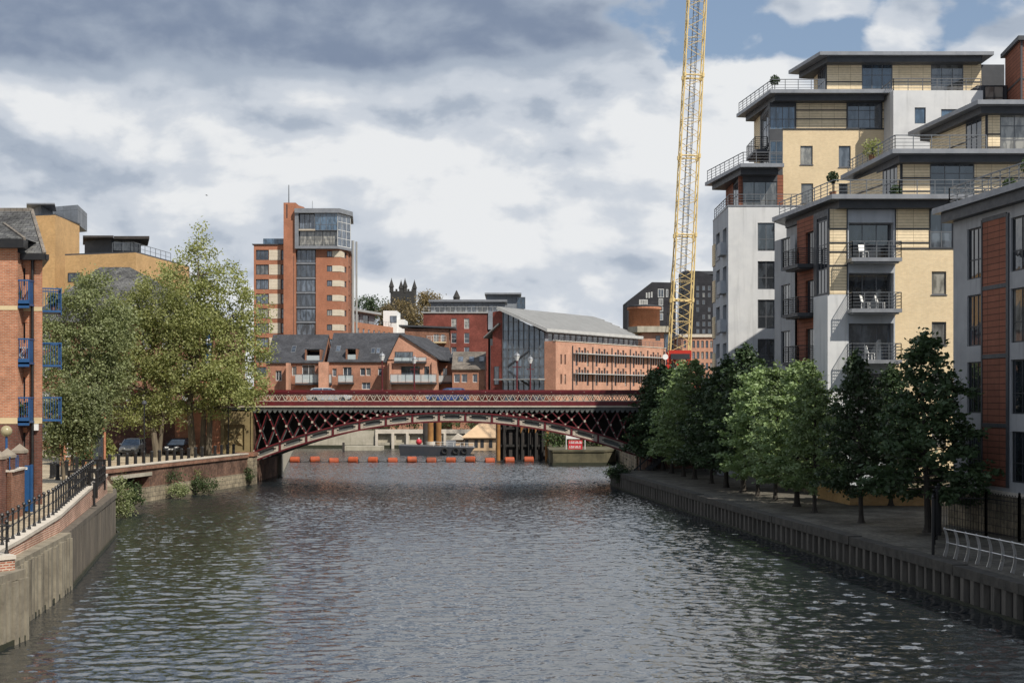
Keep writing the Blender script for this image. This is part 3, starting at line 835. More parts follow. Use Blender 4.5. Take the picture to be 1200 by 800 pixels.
for i in range(M_):
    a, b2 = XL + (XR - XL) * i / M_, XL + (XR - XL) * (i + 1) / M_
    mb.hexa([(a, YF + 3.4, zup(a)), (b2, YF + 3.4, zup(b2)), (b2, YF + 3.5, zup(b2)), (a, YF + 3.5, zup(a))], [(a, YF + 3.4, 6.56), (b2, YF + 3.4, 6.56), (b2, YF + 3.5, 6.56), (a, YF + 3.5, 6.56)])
mb.build('inner_shade_sheet', 'soffit', br_)
# cross girders
mb = MB()
for i in range(0, N + 1):
    x = XL + (XR - XL) * i / N; mb.box(x - .1, x + .1, YF + .3, YB - .3, max(zlo(x), 2) + .2, zlo(x) + .5)
mb.build('cross_girder', 'bridge_grey', br_)
# abutments
mb = MB(); mb.box(XL - 3.2, XL - .02, YF + .25, YB + .5, -1, 6.5); mb.build('abutment', 'brick_quay', br_)
mb = MB(); mb.box(XR + .02, XR + 10, YF + .25, YB + .5, -1, 6.5); mb.build('abutment', 'brick_quay', br_)
# left pier panel with star-shaped relief
px0, px1 = X(259, D0), X(296.5, D0)
mb = MB(); fr = Fr((px0, YF - .15), (1, 0)); Wp = px1 - px0
facade(mb, fr, 0, Wp, 2.7, 6.55, [(.3, 2.15, 3.0, 5.35)], rv=.25); fr.slab(mb, 0, Wp, -.5, -.26, 2.7, 6.55)
mb.box(px1 - .14, px1, YF - .3, YF + .24, 2.7, 6.6)
pp = mb.build('pier_panel', 'bridge_gold', br_)
mb = MB(); cx_, cz_ = .3 + .925, 4.17
def star(th, r0, r1, wd):
    c, s2 = math.cos(th), math.sin(th)
    p = [(r0, 0), ((r0 + r1) / 2, wd), (r1, 0), ((r0 + r1) / 2, -wd)]
    q = [fr.pt(cx_ + a * c - b_ * s2, cz_ + a * s2 + b_ * c, -.24) for a, b_ in p]
    top = fr.pt(cx_ + (r0 + r1) / 2 * c, cz_ + (r0 + r1) / 2 * s2, -.02)
    for k in range(4): mb.quad(q[k], q[(k + 1) % 4], top)
for k in range(4): star(math.pi / 4 + k * math.pi / 2, .12, 1.15, .3)
mb.build('relief', 'bridge_gold', pp)
mb = MB(); mb.box(X(205, D0), px0, YF - .05, YF + .2, 2.7, 6.9); mb.build('approach_wall', 'brick_orange', br_)
mb = MB(); mb.box(BX0, X(205, D0) - .01, YF + .1, YF + .2, 2.7, 6.9); mb.build('approach_wall', 'brick_dark', br_)
# ------------------------------------------------------------------ right bank apartment buildings
def roof_slab(par, poly, z, th=.5, mat='zinc', soff=.3, inset=.95, name='roof_slab'):
    """flat projecting roof edge with a darker band tucked under it"""
    mb = MB(); mb.prism(poly, z + th - .3, z + th); o = mb.build(name, mat, par)
    c = Vector((sum(p[0] for p in poly) / len(poly), sum(p[1] for p in poly) / len(poly)))
    q = [Vector(p) + (c - Vector(p)).normalized() * inset for p in poly]
    mb = MB(); mb.prism([(v.x, v.y) for v in q], z - soff + .02, z + th - .303); mb.build('soffit', 'charcoal', o)
    return o
def roof_rail(par, pts, mat='steel_rail', h=.95, rails=4, sp=1.2):
    mb = MB(); railing(mb, pts, h, rails, sp, .05, .03, .06); return mb.build('terrace_railing', mat, par)
def band(mb, fr, a0, a1, z0, z1, d0=0., d1=.04): fr.slab(mb, a0, a1, d0, d1, z0, z1)

# ============ B: cream brick block with steel balconies
B_ = thing('apartment_block', 'stepped cream brick apartment block with stacked steel balconies and two terrace floors', 'apartment block', (26, 98, GR))
DB = 93.0; kb = DB / F
fB = Fr((X(970, DB), DB), (1, 0))
def ab(px): return (px - 970) * kb
def zb(py): return Z(py, DB)
u_s = Vector((.15, -1)).normalized()              # river side, seen from the water: far end on the left
Pfar = Vector((X(970, DB), DB)) - u_s * 10.5
fS = Fr((Pfar.x, Pfar.y), u_s)
WB = 20.0; ROOF1 = 20.35
fl = [zb(308) + .22 - k * 3.29 for k in range(6)]      # balcony floors
# white corner strip
mb = MB(); facade(mb, fB, 0, 1.3, GR + 1.3, zb(345)); facade(mb, fS, 10.5 - 2.6, 10.5, GR + 1.3, zb(345))
mb.build('wall', 'render_white', B_)
# set back balcony bay
mb = MB(); ops = []
for k, z in enumerate(fl[:5]):
    ops.append((1.38, 4.32, z - .12, z + 2.42))
facade(mb, fB, 1.3, 4.4, GR, ROOF1 - .3, ops, rv=.9); mb.build('wall', 'render_blue', B_)
for k, z in enumerate(fl[:5]):
    win(B_, fB, 1.4, 4.3, z - .1, z + 2.4, 3, 1, 'frame_grey', 'glass_near', d=-.75, name='balcony_door', cols=[.36, .68])
for k, z in enumerate(fl[:4]):
    balcony(B_, fB, 1.25, 4.5, z, 1.35)
# brick field with two columns of windows
mb = MB(); ops = []
wz = [(zb(345), zb(318)), (zb(404), zb(377)), (zb(463), zb(436)), (zb(522), zb(495))]
for z0, z1 in wz: ops += [(ab(1092), ab(1109), z0, z1), (11.5, 12.5, z0, z1)]
facade(mb, fB, 4.4, WB, GR + 1.3, zb(292), ops, rv=.16); mb.build('wall', 'brick_yellow', B_)
for o in ops: win(B_, fB, *o, 1, 1, 'frame_grey', 'glass_near', sill=True)
# panel storey
mb = MB(); facade(mb, fB, .12, 1.24, zb(345) + .03, ROOF1 - .27); facade(mb, fB, 4.46, ab(1090), zb(292) + .1, ROOF1 - .27)
facade(mb, fB, ab(1118), WB, zb(292) + .1, ROOF1 - .27); mb.build('panel_wall', 'panel_yellow', B_)
mb = MB()
for a0, a1, z0 in ((0, .12, zb(345)), (1.24, 1.3, zb(345)), (4.4, 4.46, zb(292)), (ab(1090) - .05, ab(1090), zb(292)), (ab(1117), ab(1118) + .05, zb(292))):
    band(mb, fB, a0, a1, z0, ROOF1 - .26, -.05, .06)
for z in (17.85, 18.75):
    band(mb, fB, 4.46, ab(1090) - .05, z, z + .09, 0, .045); band(mb, fB, ab(1118) + .05, WB, z, z + .09, 0, .045); band(mb, fB, .12, 1.24, z, z + .09, 0, .045); band(mb, fB, .12, 1.24, z - 1.5, z - 1.41, 0, .045)
band(mb, fB, 4.46, WB, zb(292), zb(292) + .1, 0, .05)
mb.build('panel_frame', 'dark_trim', B_)
win(B_, fB, ab(1090), ab(1117), zb(291), ROOF1 - .27, 2, 2, 'frame_grey', 'glass_near', d=-.02, rows=[.42])
# river side: corner glazing, balcony strip in terracotta, grey end
mb = MB(); facade(mb, fS, 7.9, 10.5, zb(345), ROOF1 - .27, [(8.5, 10.36, zb(345) + .1, ROOF1 - .7)], rv=.1); mb.build('wall', 'charcoal', B_)
win(B_, fS, 8.5, 10.36, zb(345) + .1, ROOF1 - .9, 3, 3, 'frame_grey', 'glass', d=-.05)
mb = MB(); ops = [(6.0, 7.5, z + .02, z + 2.25) for z in fl[:5]]
facade(mb, fS, 4.3, 7.9, GR + 1.3, ROOF1 - .27, ops, rv=.2, d=-.15); mb.build('wall', 'terracotta', B_)
for o in ops: win(B_, fS, *o, 2, 1, 'dark_trim', 'glass', d=-.3, name='balcony_door')
for z in fl[:4]: balcony(B_, fS, 4.6, 7.6, z, 1.15, 'charcoal', 'dark_trim', d0=-.14, rails=7)
mb = MB(); ops = [(1.4, 3.3, z + .0, z + 2.3) for z in fl[:5]]
facade(mb, fS, 0, 4.3, GR + 1.3, zb(262), ops, rv=.15); mb.build('wall', 'render_grey', B_)
for o in ops: win(B_, fS, *o, 3, 2, 'frame_grey', 'glass', rows=[.35])
# core, plinth and far end
core = [fS.xy(0.0, -.9), fS.xy(10.4, -.92), fB.xy(.5, -.95), fB.xy(WB, -.95), fB.xy(WB, -16), fS.xy(0.0, -14)]
mb = MB(); mb.prism(core, GR, ROOF1 - .3); mb.build('core', 'render_grey', B_)
mb = MB(); fB.slab(mb, -.0, 1.3, -.5, .05, GR, GR + 1.297); fB.slab(mb, 4.4, WB, -.5, .05, GR, GR + 1.297); fS.slab(mb, 0, 10.45, -.5, .05, GR, GR + 1.297); mb.build('plinth', 'stone_quay', B_)
mb = MB(); fB.slab(mb, WB - .3, WB, -14, -.001, GR, ROOF1 - .3); e = fS.xy(0, 0); mb.prism([fS.xy(-.002, 0), fS.xy(-.002, -6), fS.xy(.25, -6), fS.xy(.25, -.01)], GR, zb(262)); mb.build('end_wall', 'render_grey', B_)
# roof 1
c0 = (X(975, 91.6), 91.6); tip = (X(908, 103.5) - .2, 103.5)
r1 = [tip, c0, (fB.xy(WB + .6)[0], 91.6), (fB.xy(WB + .6)[0], 109), (tip[0] + 3, 109)]
roof_slab(B_, r1, ROOF1, .52)
roof_rail(B_, [(tip[0] + .35, 102.5, ROOF1 + .52), (c0[0] + .2, 91.9, ROOF1 + .52), (X(1054, 91.9), 91.9, ROOF1 + .52), (X(1200, 91.9), 91.9, ROOF1 + .52)])
# terrace floor 2
D2 = 96.5; f2 = Fr((X(1056, D2), D2), (1, 0)); z20, z21 = ROOF1 + .52, Z(190, D2)
pf = Vector((X(1056, D2), D2)) - u_s * 9.5; f2s = Fr((pf.x, pf.y), u_s)
a1078, a1142 = (X(1090, D2) - X(1056, D2)), (X(1142, D2) - X(1056, D2))
mb = MB(); facade(mb, f2, .1, a1078, z20, z21); facade(mb, f2, a1142, 16, z20, z21); facade(mb, f2s, 0, 6.4, z20, z21); facade(mb, f2s, 8.9, 9.4, z20, z21); mb.build('panel_wall', 'panel_yellow', B_)
win(B_, f2, a1078, a1142, z20 + .2, z21 - .03, 3, 3, 'frame_grey', 'glass_near', d=0, rows=[.42, .72])
win(B_, f2s, 6.4, 8.9, z20 + .1, z21 - .1, 4, 2, 'frame_grey', 'glass', d=0, rows=[.6])
mb = MB(); band(mb, f2, 0, .1, z20, z21); band(mb, f2s, 9.4, 9.5, z20, z21)
for z in (z20 + .85, z20 + 1.75): band(mb, f2, .1, a1078, z, z + .09); band(mb, f2, a1142, 16, z, z + .09); band(mb, f2s, 0, 6.4, z, z + .09)
band(mb, f2, a1078, a1142, z20, z20 + .19); mb.build('panel_frame', 'dark_trim', B_)
mb = MB(); mb.prism([f2s.xy(0, -.1), f2s.xy(9.4, -.12), f2.xy(.3, -.15), f2.xy(16, -.15), f2.xy(16, -11), f2s.xy(0, -9)], z20, z21 - .02); mb.build('core', 'charcoal', B_)
ROOF2 = z21 + .15
c2 = (X(1046, 95), 95); t2 = (X(985, 106.5), 106.5)
roof_slab(B_, [t2, c2, (43, 95), (43, 109), (t2[0] + 3, 109)], ROOF2, .5)
roof_rail(B_, [(t2[0] + .4, 105.8, ROOF2 + .5), (c2[0] + .25, 95.3, ROOF2 + .5), (X(1156, 95.3), 95.3, ROOF2 + .5)])
# terrace floor 3
D3 = 99.5; f3 = Fr((X(1156, D3), D3), (1, 0)); z30, z31 = ROOF2 + .5, Z(133, D3)
pf = Vector((X(1156, D3), D3)) - u_s * 9; f3s = Fr((pf.x, pf.y), u_s)
w3 = X(1172, D3) - X(1156, D3); w3b = X(1240, D3) - X(1156, D3)
mb = MB(); facade(mb, f3, .1, w3, z30, z31); facade(mb, f3s, 0, 5.9, z30, z31); facade(mb, f3s, 8.3, 8.9, z30, z31); mb.build('panel_wall', 'panel_yellow', B_)
win(B_, f3, w3, w3b, z30 + .2, z31 - .03, 4, 3, 'frame_grey', 'glass_near', d=0, rows=[.4, .72])
win(B_, f3s, 5.9, 8.3, z30 + .1, z31 - .1, 3, 2, 'frame_grey', 'glass', d=0, rows=[.6])
mb = MB(); band(mb, f3, 0, .1, z30, z31); band(mb, f3s, 8.9, 9, z30, z31)
for z in (z30 + .85, z30 + 1.75): band(mb, f3, .1, w3, z, z + .09); band(mb, f3s, 0, 5.9, z, z + .09)
mb.build('panel_frame', 'dark_trim', B_)
mb = MB(); mb.prism([f3s.xy(0, -.1), f3s.xy(8.9, -.12), f3.xy(.3, -.15), f3.xy(9, -.15), f3.xy(9, -9), f3s.xy(0, -6)], z30, z31 - .02); mb.build('core', 'charcoal', B_)
ROOF3 = z31 + .15
c3 = (X(1146, 98), 98); t3 = (X(1064, 110), 110)
roof_slab(B_, [t3, c3, (44, 98), (44, 111.5), (t3[0] + 3, 111.5)], ROOF3, .5)

# white chairs on the front balconies
def balcony_chair(loc, label, rz):
    t_ = thing('balcony_chair', label, 'chair', (0, 0, 0)); mb = MB()
    mb.box(-.24, .24, -.24, .24, .42, .46); mb.build('seat', 'white_paint', t_)
    mb = MB(); mb.hexa([(-.24, .2, .46), (.24, .2, .46), (.24, .24, .46), (-.24, .24, .46)], [(-.22, .32, .92), (.22, .32, .92), (.22, .36, .92), (-.22, .36, .92)]); mb.build('backrest', 'white_paint', t_)
    for sx in (-1, 1):
        for sy in (-1, 1): mb = MB(); mb.bar((sx * .22, sy * .22, 0), (sx * .2, sy * .2, .42), .04); mb.build('leg', 'white_paint', t_)
    t_.location = loc; t_.rotation_euler = (0, 0, rz); return t_
for k, a, d_, l in ((0, 2.2, .7, 'white chair on the top front balcony of the cream block'), (1, 2.3, .75, 'white chair at the left of the second front balcony from the top'), (1, 3.3, .6, 'white chair at the middle of the second front balcony from the top'), (2, 2.6, .7, 'white chair on the third front balcony from the top')):
    q = fB.pt(a, fl[k] + .001, d_); balcony_chair(q, l, R(20 + 40 * k))

# ============ C: tall block behind, white render below and yellow brick above
C_ = thing('apartment_block', 'tallest stepped apartment block with white rendered lower wall and wide flat grey roofs', 'apartment block', (28, 122, GR))
DC = 117.0; kc = DC / F
fC = Fr((X(853.5, DC), DC), (1, 0)); WC = X(1010, DC) - X(853.5, DC)
def ac(px): return (px - 853.5) * kc
ZT = Z(242, DC)
mb = MB(); ops = []
for y0, y1 in ((261, 294), (306, 339), (351, 385), (397, 430), (443, 476), (489, 522)):
    ops.append((ac(888), ac(908), Z(y1, DC), Z(y0, DC))); ops.append((ac(940), ac(962), Z(y1, DC), Z(y0, DC)))
facade(mb, fC, 0, WC, GR, ZT, ops, rv=.18); mb.build('wall', 'render_white', C_)
for o in ops: win(C_, fC, *o, 2, 2, 'frame_grey', 'glass_near', rows=[.42], d=-.1)
fCs = Fr((X(853.5, DC) + .15, DC + 10.0), (-.015, -1))
mb = MB(); ops = []
for k in range(7):
    z = Z(294, DC) - .1 - k * 3.2
    ops += [(6.6, 8.9, z, z + 2.2), (2.2, 4.6, z, z + 2.3)]
facade(mb, fCs, 0, 10, GR, ZT, ops, rv=1.2); mb.build('wall', 'render_blue', C_)
for i, o in enumerate(ops):
    win(C_, fCs, *o, 2, 1, 'dark_trim', 'glass', d=-1.0, name='balcony_door')
    mb = MB(); fCs.slab(mb, o[0] + .02, o[1] - .02, -.06, .06 if i % 2 else .5, o[2] - .1, o[2] + .95); mb.build('balcony_front', 'render_blue' if i % 2 == 0 else 'frame_grey', C_)
mb = MB()
for k in range(6):
    z = Z(300, DC) - k * 3.2; fCs.slab(mb, .15, 1.8, 0, .09, z, z + 1.9)
mb.build('cladding_panel', 'panel_yellow', C_)
mb = MB(); mb.prism([fCs.xy(.1, -1.25), fCs.xy(9.7, -1.25), fC.xy(1.2, -.25), fC.xy(WC, -.25), fC.xy(WC, -12.3), fCs.xy(.1, -4)], GR, ZT - .01); mb.build('core', 'render_blue', C_)
mb = MB(); mb.prism([fCs.xy(0, .02), fC.xy(-.05, .05), fC.xy(WC, .05), fC.xy(WC, -11.9), fCs.xy(0, -4)], ZT + .003, ZT + .12); mb.build('terrace_floor', 'zinc', C_)
roof_rail(C_, [fCs.pt(.3, ZT + .12, -.1), fC.pt(.15, ZT + .12, -.15), fC.pt(ac(946), ZT + .12, -.15)], 'frame_grey', .9)
# glazed recessed storey
DG = 119.0; fG = Fr((X(866, DG), DG), (1, 0)); zg0, zg1 = ZT + .12, Z(205, DG)
wg = X(918, DG) - X(866, DG)
mb = MB(); facade(mb, fG, 0, .3, zg0, zg1); facade(mb, fG, wg - .5, wg, zg0, zg1); fGs = Fr((X(866, DG) + .1, DG + 8), (-.0125, -1)); facade(mb, fGs, 0, 4.6, zg0, zg1); facade(mb, fGs, 7.6, 8, zg0, zg1); mb.build('pier_wall', 'terracotta', C_)
win(C_, fG, .3, wg - .5, zg0 + .1, zg1 - .55, 3, 1, 'dark_trim', 'glass_blue', d=0); win(C_, fGs, 4.6, 7.6, zg0 + .1, zg1 - .4, 3, 2, 'dark_trim', 'glass', d=0)
mb = MB(); band(mb, fG, .3, wg - .5, zg1 - .55, zg1); band(mb, fG, .3, wg - .5, zg0, zg0 + .1); mb.prism([fGs.xy(.1, -.1), fGs.xy(7.8, -.1), fG.xy(.15, -.15), fG.xy(wg, -.15), fG.xy(wg, -8), fGs.xy(.1, -5)], zg0, zg1 - .01); mb.build('core', 'charcoal', C_)
RC1 = zg1 + .15
roof_slab(C_, [(X(826, 127.5), 127.5), (X(868, 117), 117), (X(919, 117), 117), (X(919, 117), 128), (X(850, 128), 128)], RC1, .5)
roof_rail(C_, [(X(829, 127), 127, RC1 + .5), (X(871, 117.3), 117.3, RC1 + .5), (X(917, 117.3), 117.3, RC1 + .5)], 'frame_grey')
# brick tower part
DT = 120.5; fT = Fr((X(917.5, DT), DT), (1, 0)); kT = DT / F
def at(px): return (px - 917.5) * kT
def zt(py): return Z(py, DT)
WT = at(1080); zt1 = zt(152); zp1 = zt(120)
mb = MB(); ops = [(at(938), at(952.5), zt(193), zt(171)), (at(983), at(997), zt(196), zt(171)), (at(939), at(953), zt(238), zt(215)), (at(983), at(997), zt(238), zt(215))]
facade(mb, fT, 0, WT, ZT, zt1, ops); mb.build('wall', 'brick_yellow', C_)
for o in ops: win(C_, fT, *o, 1, 1, 'frame_grey', 'glass_near', sill=True)
mb = MB(); facade(mb, fT, at(933), at(992), zt1 + .1, zp1); facade(mb, fT, at(1034), WT, zt1 + .1, zp1); mb.build('panel_wall', 'panel_yellow', C_)
win(C_, fT, at(993), at(1033), zt1 + .1, zp1 - .02, 3, 3, 'frame_grey', 'glass_near', d=-.02, rows=[.35, .7])
mb = MB()
for a in (at(932), at(992), at(1033)): band(mb, fT, a, a + .075, zt1 + .1, zp1, -.05, .06)
band(mb, fT, at(917.5), WT, zt1, zt1 + .1, -.02, .07)
for z in (zt1 + .85, zt1 + 1.6): band(mb, fT, at(933), at(992), z, z + .09); band(mb, fT, at(1034), WT, z, z + .09)
mb.build('panel_frame', 'dark_trim', C_)
# glazed corner and river side of this part
fTs = Fr((X(902, DT) + .12, DT + 8.5), (-.0141, -1)); fTc = Fr((X(902, DT), DT), (1, 0)); wc = X(917.5, DT) - X(902, DT)
win(C_, fTc, 0, wc, zt(195), zt(165), 2, 2, 'frame_grey', 'glass_blue', d=.0, rows=[.5])
win(C_, fTc, 0, X(932, DT) - X(902, DT), zt(152), zp1 - .35, 4, 2, 'frame_grey', 'glass_blue', d=.02, rows=[.45])
mb = MB(); band(mb, fTc, 0, wc, zt(165), zt(152), -.1, .0); band(mb, fTc, 0, wc, ZT, zt(195), -.1, 0); band(mb, fTc, 0, X(932, DT) - X(902, DT), zp1 - .35, zp1, -.1, 0); mb.build('cladding_panel', 'charcoal', C_)
mb = MB(); facade(mb, fTs, 0, 3.4, RC1 + .5, zp1); mb.build('panel_wall', 'panel_yellow', C_)
mb = MB(); ops = [(4.0, 8.0, RC1 + .6, RC1 + 2.9), (4.0, 8.0, zt(168), zp1 - .5)]
facade(mb, fTs, 3.4, 8.5, RC1 + .5, zp1, ops, rv=.1); mb.build('wall', 'charcoal', C_)
for o in ops: win(C_, fTs, *o, 5, 2, 'frame_grey', 'glass', d=-.05, rows=[.62])
balcony(C_, fTs, 2.6, 7.4, zt(172), 1.1, 'charcoal', 'dark_trim', rails=6)
mb = MB(); mb.prism([fTs.xy(.1, -.12), fTs.xy(8.3, -.15), fTc.xy(.25, -.2), fT.xy(WT, -.2), fT.xy(WT, -8.3), fTs.xy(.1, -4)], ZT, zp1 - .01); mb.build('core', 'charcoal', C_)
RC2 = zp1 + .2
roof_slab(C_, [(X(863, 129), 129), (X(903, 118.6), 118.6), (X(1048, 118.6), 118.6), (X(1048, 118.6), 129.3), (X(880, 129.3), 129.3)], RC2, .5)
roof_rail(C_, [(X(866, 128.6), 128.6, RC2 + .5), (X(905, 119), 119, RC2 + .5), (X(966, 119), 119, RC2 + .5)], 'frame_grey', .9)
# top storey
DU = 123.5; fU = Fr((X(968, DU), DU), (1, 0)); kU = DU / F
def au(px): return (px - 968) * kU
zu0, zu1 = RC2 + .5, Z(75, DU)
mb = MB()
for a, b2 in ((969, 1010), (1046, 1091), (1129, 1150)): facade(mb, fU, au(a), au(b2), zu0, zu1)
fUs = Fr((X(968, DU) - .0, DU + 5), (.001, -1)); facade(mb, fUs, 0, 1.6, zu0, zu1); mb.build('panel_wall', 'panel_yellow', C_)
for a, b2 in ((1010, 1046), (1091, 1129)): win(C_, fU, au(a), au(b2), zu0 + .05, zu1 - .02, 3, 3, 'frame_grey', 'glass_blue', d=0, rows=[.33, .7])
win(C_, fUs, 1.6, 4.85, zu0 + .05, zu1 - .1, 4, 2, 'frame_grey', 'glass', d=0, rows=[.62])
mb = MB(); band(mb, fU, au(968), au(969), zu0, zu1); band(mb, fUs, 4.85, 4.998, zu0, zu1)
for z in (zu0 + .8, zu0 + 1.65):
    for a, b2 in ((969, 1010), (1046, 1091), (1129, 1150)): band(mb, fU, au(a), au(b2), z, z + .09)
mb.build('panel_frame', 'dark_trim', C_)
mb = MB(); mb.prism([fUs.xy(0, -.15), fUs.xy(4.85, -.15), fU.xy(au(1178), -.2), fU.xy(au(1178), -5)], zu0, zu1 - .01); mb.build('core', 'charcoal', C_)
RC3 = zu1 + .18
roof_slab(C_, [(X(924, 129), 129), (X(961, 121.8), 121.8), (X(1165, 121.8), 121.8), (X(1165, 121.8), 129.3), (X(935, 129.3), 129.3)], RC3, .5)
# white rendered block with a window and top rail
DW = 117.5; fW = Fr((X(1047, DW), DW), (1, 0)); ww = X(1152, DW) - X(1047, DW); zw1 = Z(106, DW)
mb = MB(); o1 = (X(1072, DW) - fW.P.x, X(1085, DW) - fW.P.x, Z(145, DW), Z(126, DW)); o2 = (X(1103, DW) - fW.P.x, X(1130, DW) - fW.P.x, Z(150, DW), Z(128, DW))
facade(mb, fW, 0, ww, ZT, zw1, [o1, o2], rv=.2); fWs = Fr((X(1047, DW), DW + 6), (0, -1)); facade(mb, fWs, 0, 6, ZT, zw1); mb.build('wall', 'render_white', C_)
win(C_, fW, *o1, 1, 1, 'frame_grey', 'glass_blue'); win(C_, fW, *o2, 2, 1, 'frame_grey', 'glass_blue')
mb = MB(); mb.prism([fW.xy(.02, -.25), fW.xy(ww, -.25), fW.xy(ww, -8), fW.xy(.02, -8)], ZT, zw1 + .04); mb.build('core', 'render_blue', C_)
roof_rail(C_, [fW.pt(.1, zw1 + .04, -5), fW.pt(.1, zw1 + .04, -.3), fW.pt(ww - .1, zw1 + .04, -.3)], 'frame_grey', 1.0, 4)
# dark recess and terracotta stair tower at the right end
mb = MB(); mb.box(X(1152, DW) + .01, X(1180, 119), 119, 129, GR, Z(100, 119)); mb.build('recess_wall', 'charcoal', C_)
win(C_, Fr((X(1152, 119), 119), (1, 0)), .1, 1.7, Z(128, 119), Z(101, 119), 2, 2, 'dark_trim', 'glass_blue', d=.1)
fR = Fr((X(1196, 114.5), 114.5), (1, 0)); fRs = Fr((X(1178, 120), 120), (X(1196, 114.5) - X(1178, 120), -5.5))
zr0, zr1 = GR, Z(48, 114.5); Ls = math.hypot(X(1196, 114.5) - X(1178, 120), 5.5)
mb = MB(); facade(mb, fR, 0, 7, zr0, zr1); facade(mb, fRs, 0, Ls, zr0, zr1); mb.build('wall', 'terracotta', C_)
mb = MB(); band(mb, fR, 0, .16, zr0, zr1, 0, .05)
for z in (Z(95, 115), Z(120, 115)): band(mb, fRs, 0, Ls, z, z + .14, 0, .04); band(mb, fR, .16, 7, z, z + .14, 0, .04)
mb.prism([fRs.xy(-.4, .3), fR.xy(-.3, .35), fR.xy(7, .35), fR.xy(7, -9), fRs.xy(-.4, -3)], zr1, zr1 + .35); mb.build('trim', 'charcoal', C_)

# ============ A: grey block with terracotta panels at the right edge
A_ = thing('apartment_block', 'grey rendered apartment block with terracotta panels at the right edge behind the iron fence', 'apartment block', (28, 68, GR))
uA = Vector((.125, -1)).normalized(); LA = 42.0
fA = Fr((22.34, 72.0), uA); ZA0, ZA1 = 3.36, 16.62
rowsA = [(13.56, 16.05), (10.28, 12.78), (7.0, 9.5), (3.85, 6.2)]
mods = [(1.6, 3.1, 3.25, 5.9, 6.16, 8.95)]
k = 8.95
while k < LA - 9: mods.append((k + 1.5, k + 3.0, k + 3.15, k + 5.8, k + 6.1, k + 8.5)); k += 8.7
mbw = MB(); mbt = MB(); mbd = MB(); ops = []; wins = []
for (w0, w1, t0, t1, v0, v1) in mods:
    for z0, z1 in rowsA:
        ops += [(w0, w1, z0, z1), (v0, v1, z0, z1)]; wins += [((w0, w1, z0, z1), 3), ((v0, v1, z0, z1), 3)]
    ops.append((t0, t1, ZA0 + .2, ZA1 - .3))
facade(mbw, fA, 0, LA, ZA0, ZA1, ops, rv=.16); mbw.build('wall', 'render_grey', A_)
for (w0, w1, t0, t1, v0, v1) in mods:
    for i in range(4):
        z0 = 13.1 - i * 3.28; z1 = min(z0 + 3.08, ZA1 - .3)
        facade(mbt, fA, t0 + .1, t1 - .1, max(z0, ZA0 + .2), z1, d=.03)
        band(mbd, fA, t0 + .1, t1 - .1, z1, z1 + .2, -.1, .06)
    band(mbd, fA, t0 - .02, t0 + .1, ZA0 + .2, ZA1 - .3, -.1, .07); band(mbd, fA, t1 - .1, t1 + .14, ZA0 + .2, ZA1 - .3, -.1, .07)
mbt.build('cladding_panel', 'terracotta', A_); mbd.build('panel_frame', 'charcoal', A_)
for (o, n) in wins:
    if o[0] < 22: win(A_, fA, *o, n, 2, 'dark_trim', 'glass', rows=[.38], d=-.09)
mb = MB(); fA.slab(mb, .1, LA, -18, -.28, GR, ZA1 - .02); mb.build('core', 'render_grey', A_)
mb = MB(); fA.slab(mb, .005, LA, -.27, .28, GR, ZA0 - .004); mb.build('plinth', 'stone_quay', A_)
mb = MB(); fA.slab(mb, -.03, LA, -.2, .34, ZA0 - .15, ZA0 + .02); mb.build('plinth_cap', 'coping', A_)
# end wall towards the cream block
fAe = Fr(fA.xy(0, -18), (fA.xy(0)[0] - fA.xy(0, -18)[0], fA.xy(0)[1] - fA.xy(0, -18)[1]))
mb = MB(); facade(mb, fAe, 0, 18, GR, ZA1); mb.build('wall', 'render_grey', A_)
tA = fA.xy(-1.0, .7); bA = fA.xy(LA, .75)
roof_slab(A_, [tA, bA, fA.xy(LA, -18.6), fA.xy(-1.1, -18.6)], ZA1 + .3, .5, soff=.32, inset=.6)
roof_rail(A_, [fA.pt(.2, ZA1 + .8, -2.5), fA.pt(.2, ZA1 + .8, .3), fA.pt(14, ZA1 + .8, .3), fA.pt(28, ZA1 + .8, .3)], 'steel_rail', .9, 4, .9)
# unseen set back storey and roof, added to throw shade on the quay trees
mb = MB(); fA.slab(mb, 12, LA - 2, -16, -3.2, ZA1 + .8, ZA1 + 4.2); mb.build('shade_storey', 'panel_yellow', A_)
mb = MB(); fA.slab(mb, 10.8, LA - 1, -17, -2.2, ZA1 + 4.2, ZA1 + 4.7); mb.build('roof_slab', 'zinc', A_)
# sloping glass roof of a terrace conservatory
mb = MB(); p = [fA.pt(6.2, ZA1 + .8, -1.0), fA.pt(9.4, ZA1 + .8, -1.0), fA.pt(9.4, ZA1 + .8, -3), fA.pt(6.2, ZA1 + .8, -3)]
q = [fA.pt(6.25, ZA1 + 1.9, -1.9), fA.pt(9.4, ZA1 + 2.0, -1.9), fA.pt(9.4, ZA1 + 2.0, -3), fA.pt(6.25, ZA1 + 1.9, -3)]
mb.hexa(p, q); mb.build('conservatory', 'rail_glass', A_)

# ============ quayside walls, fence, railings
tw = thing('garden_wall', 'low yellow brick garden wall with pale coping in front of the cream block', 'wall', (22, 86, GR))
mb = MB(); path_walls([(19.55, 91.0), (20.2, 85.0), (24.9, 84.2)], GR, GR + .95, .25, mb, side=1); mb.build('brick_wall', 'brick_gold', tw)
mb = MB(); path_walls([(19.5, 91.0), (20.15, 84.94), (24.9, 84.14)], GR + .954, GR + 1.06, .37, mb, side=1); mb.build('coping', 'coping', tw)

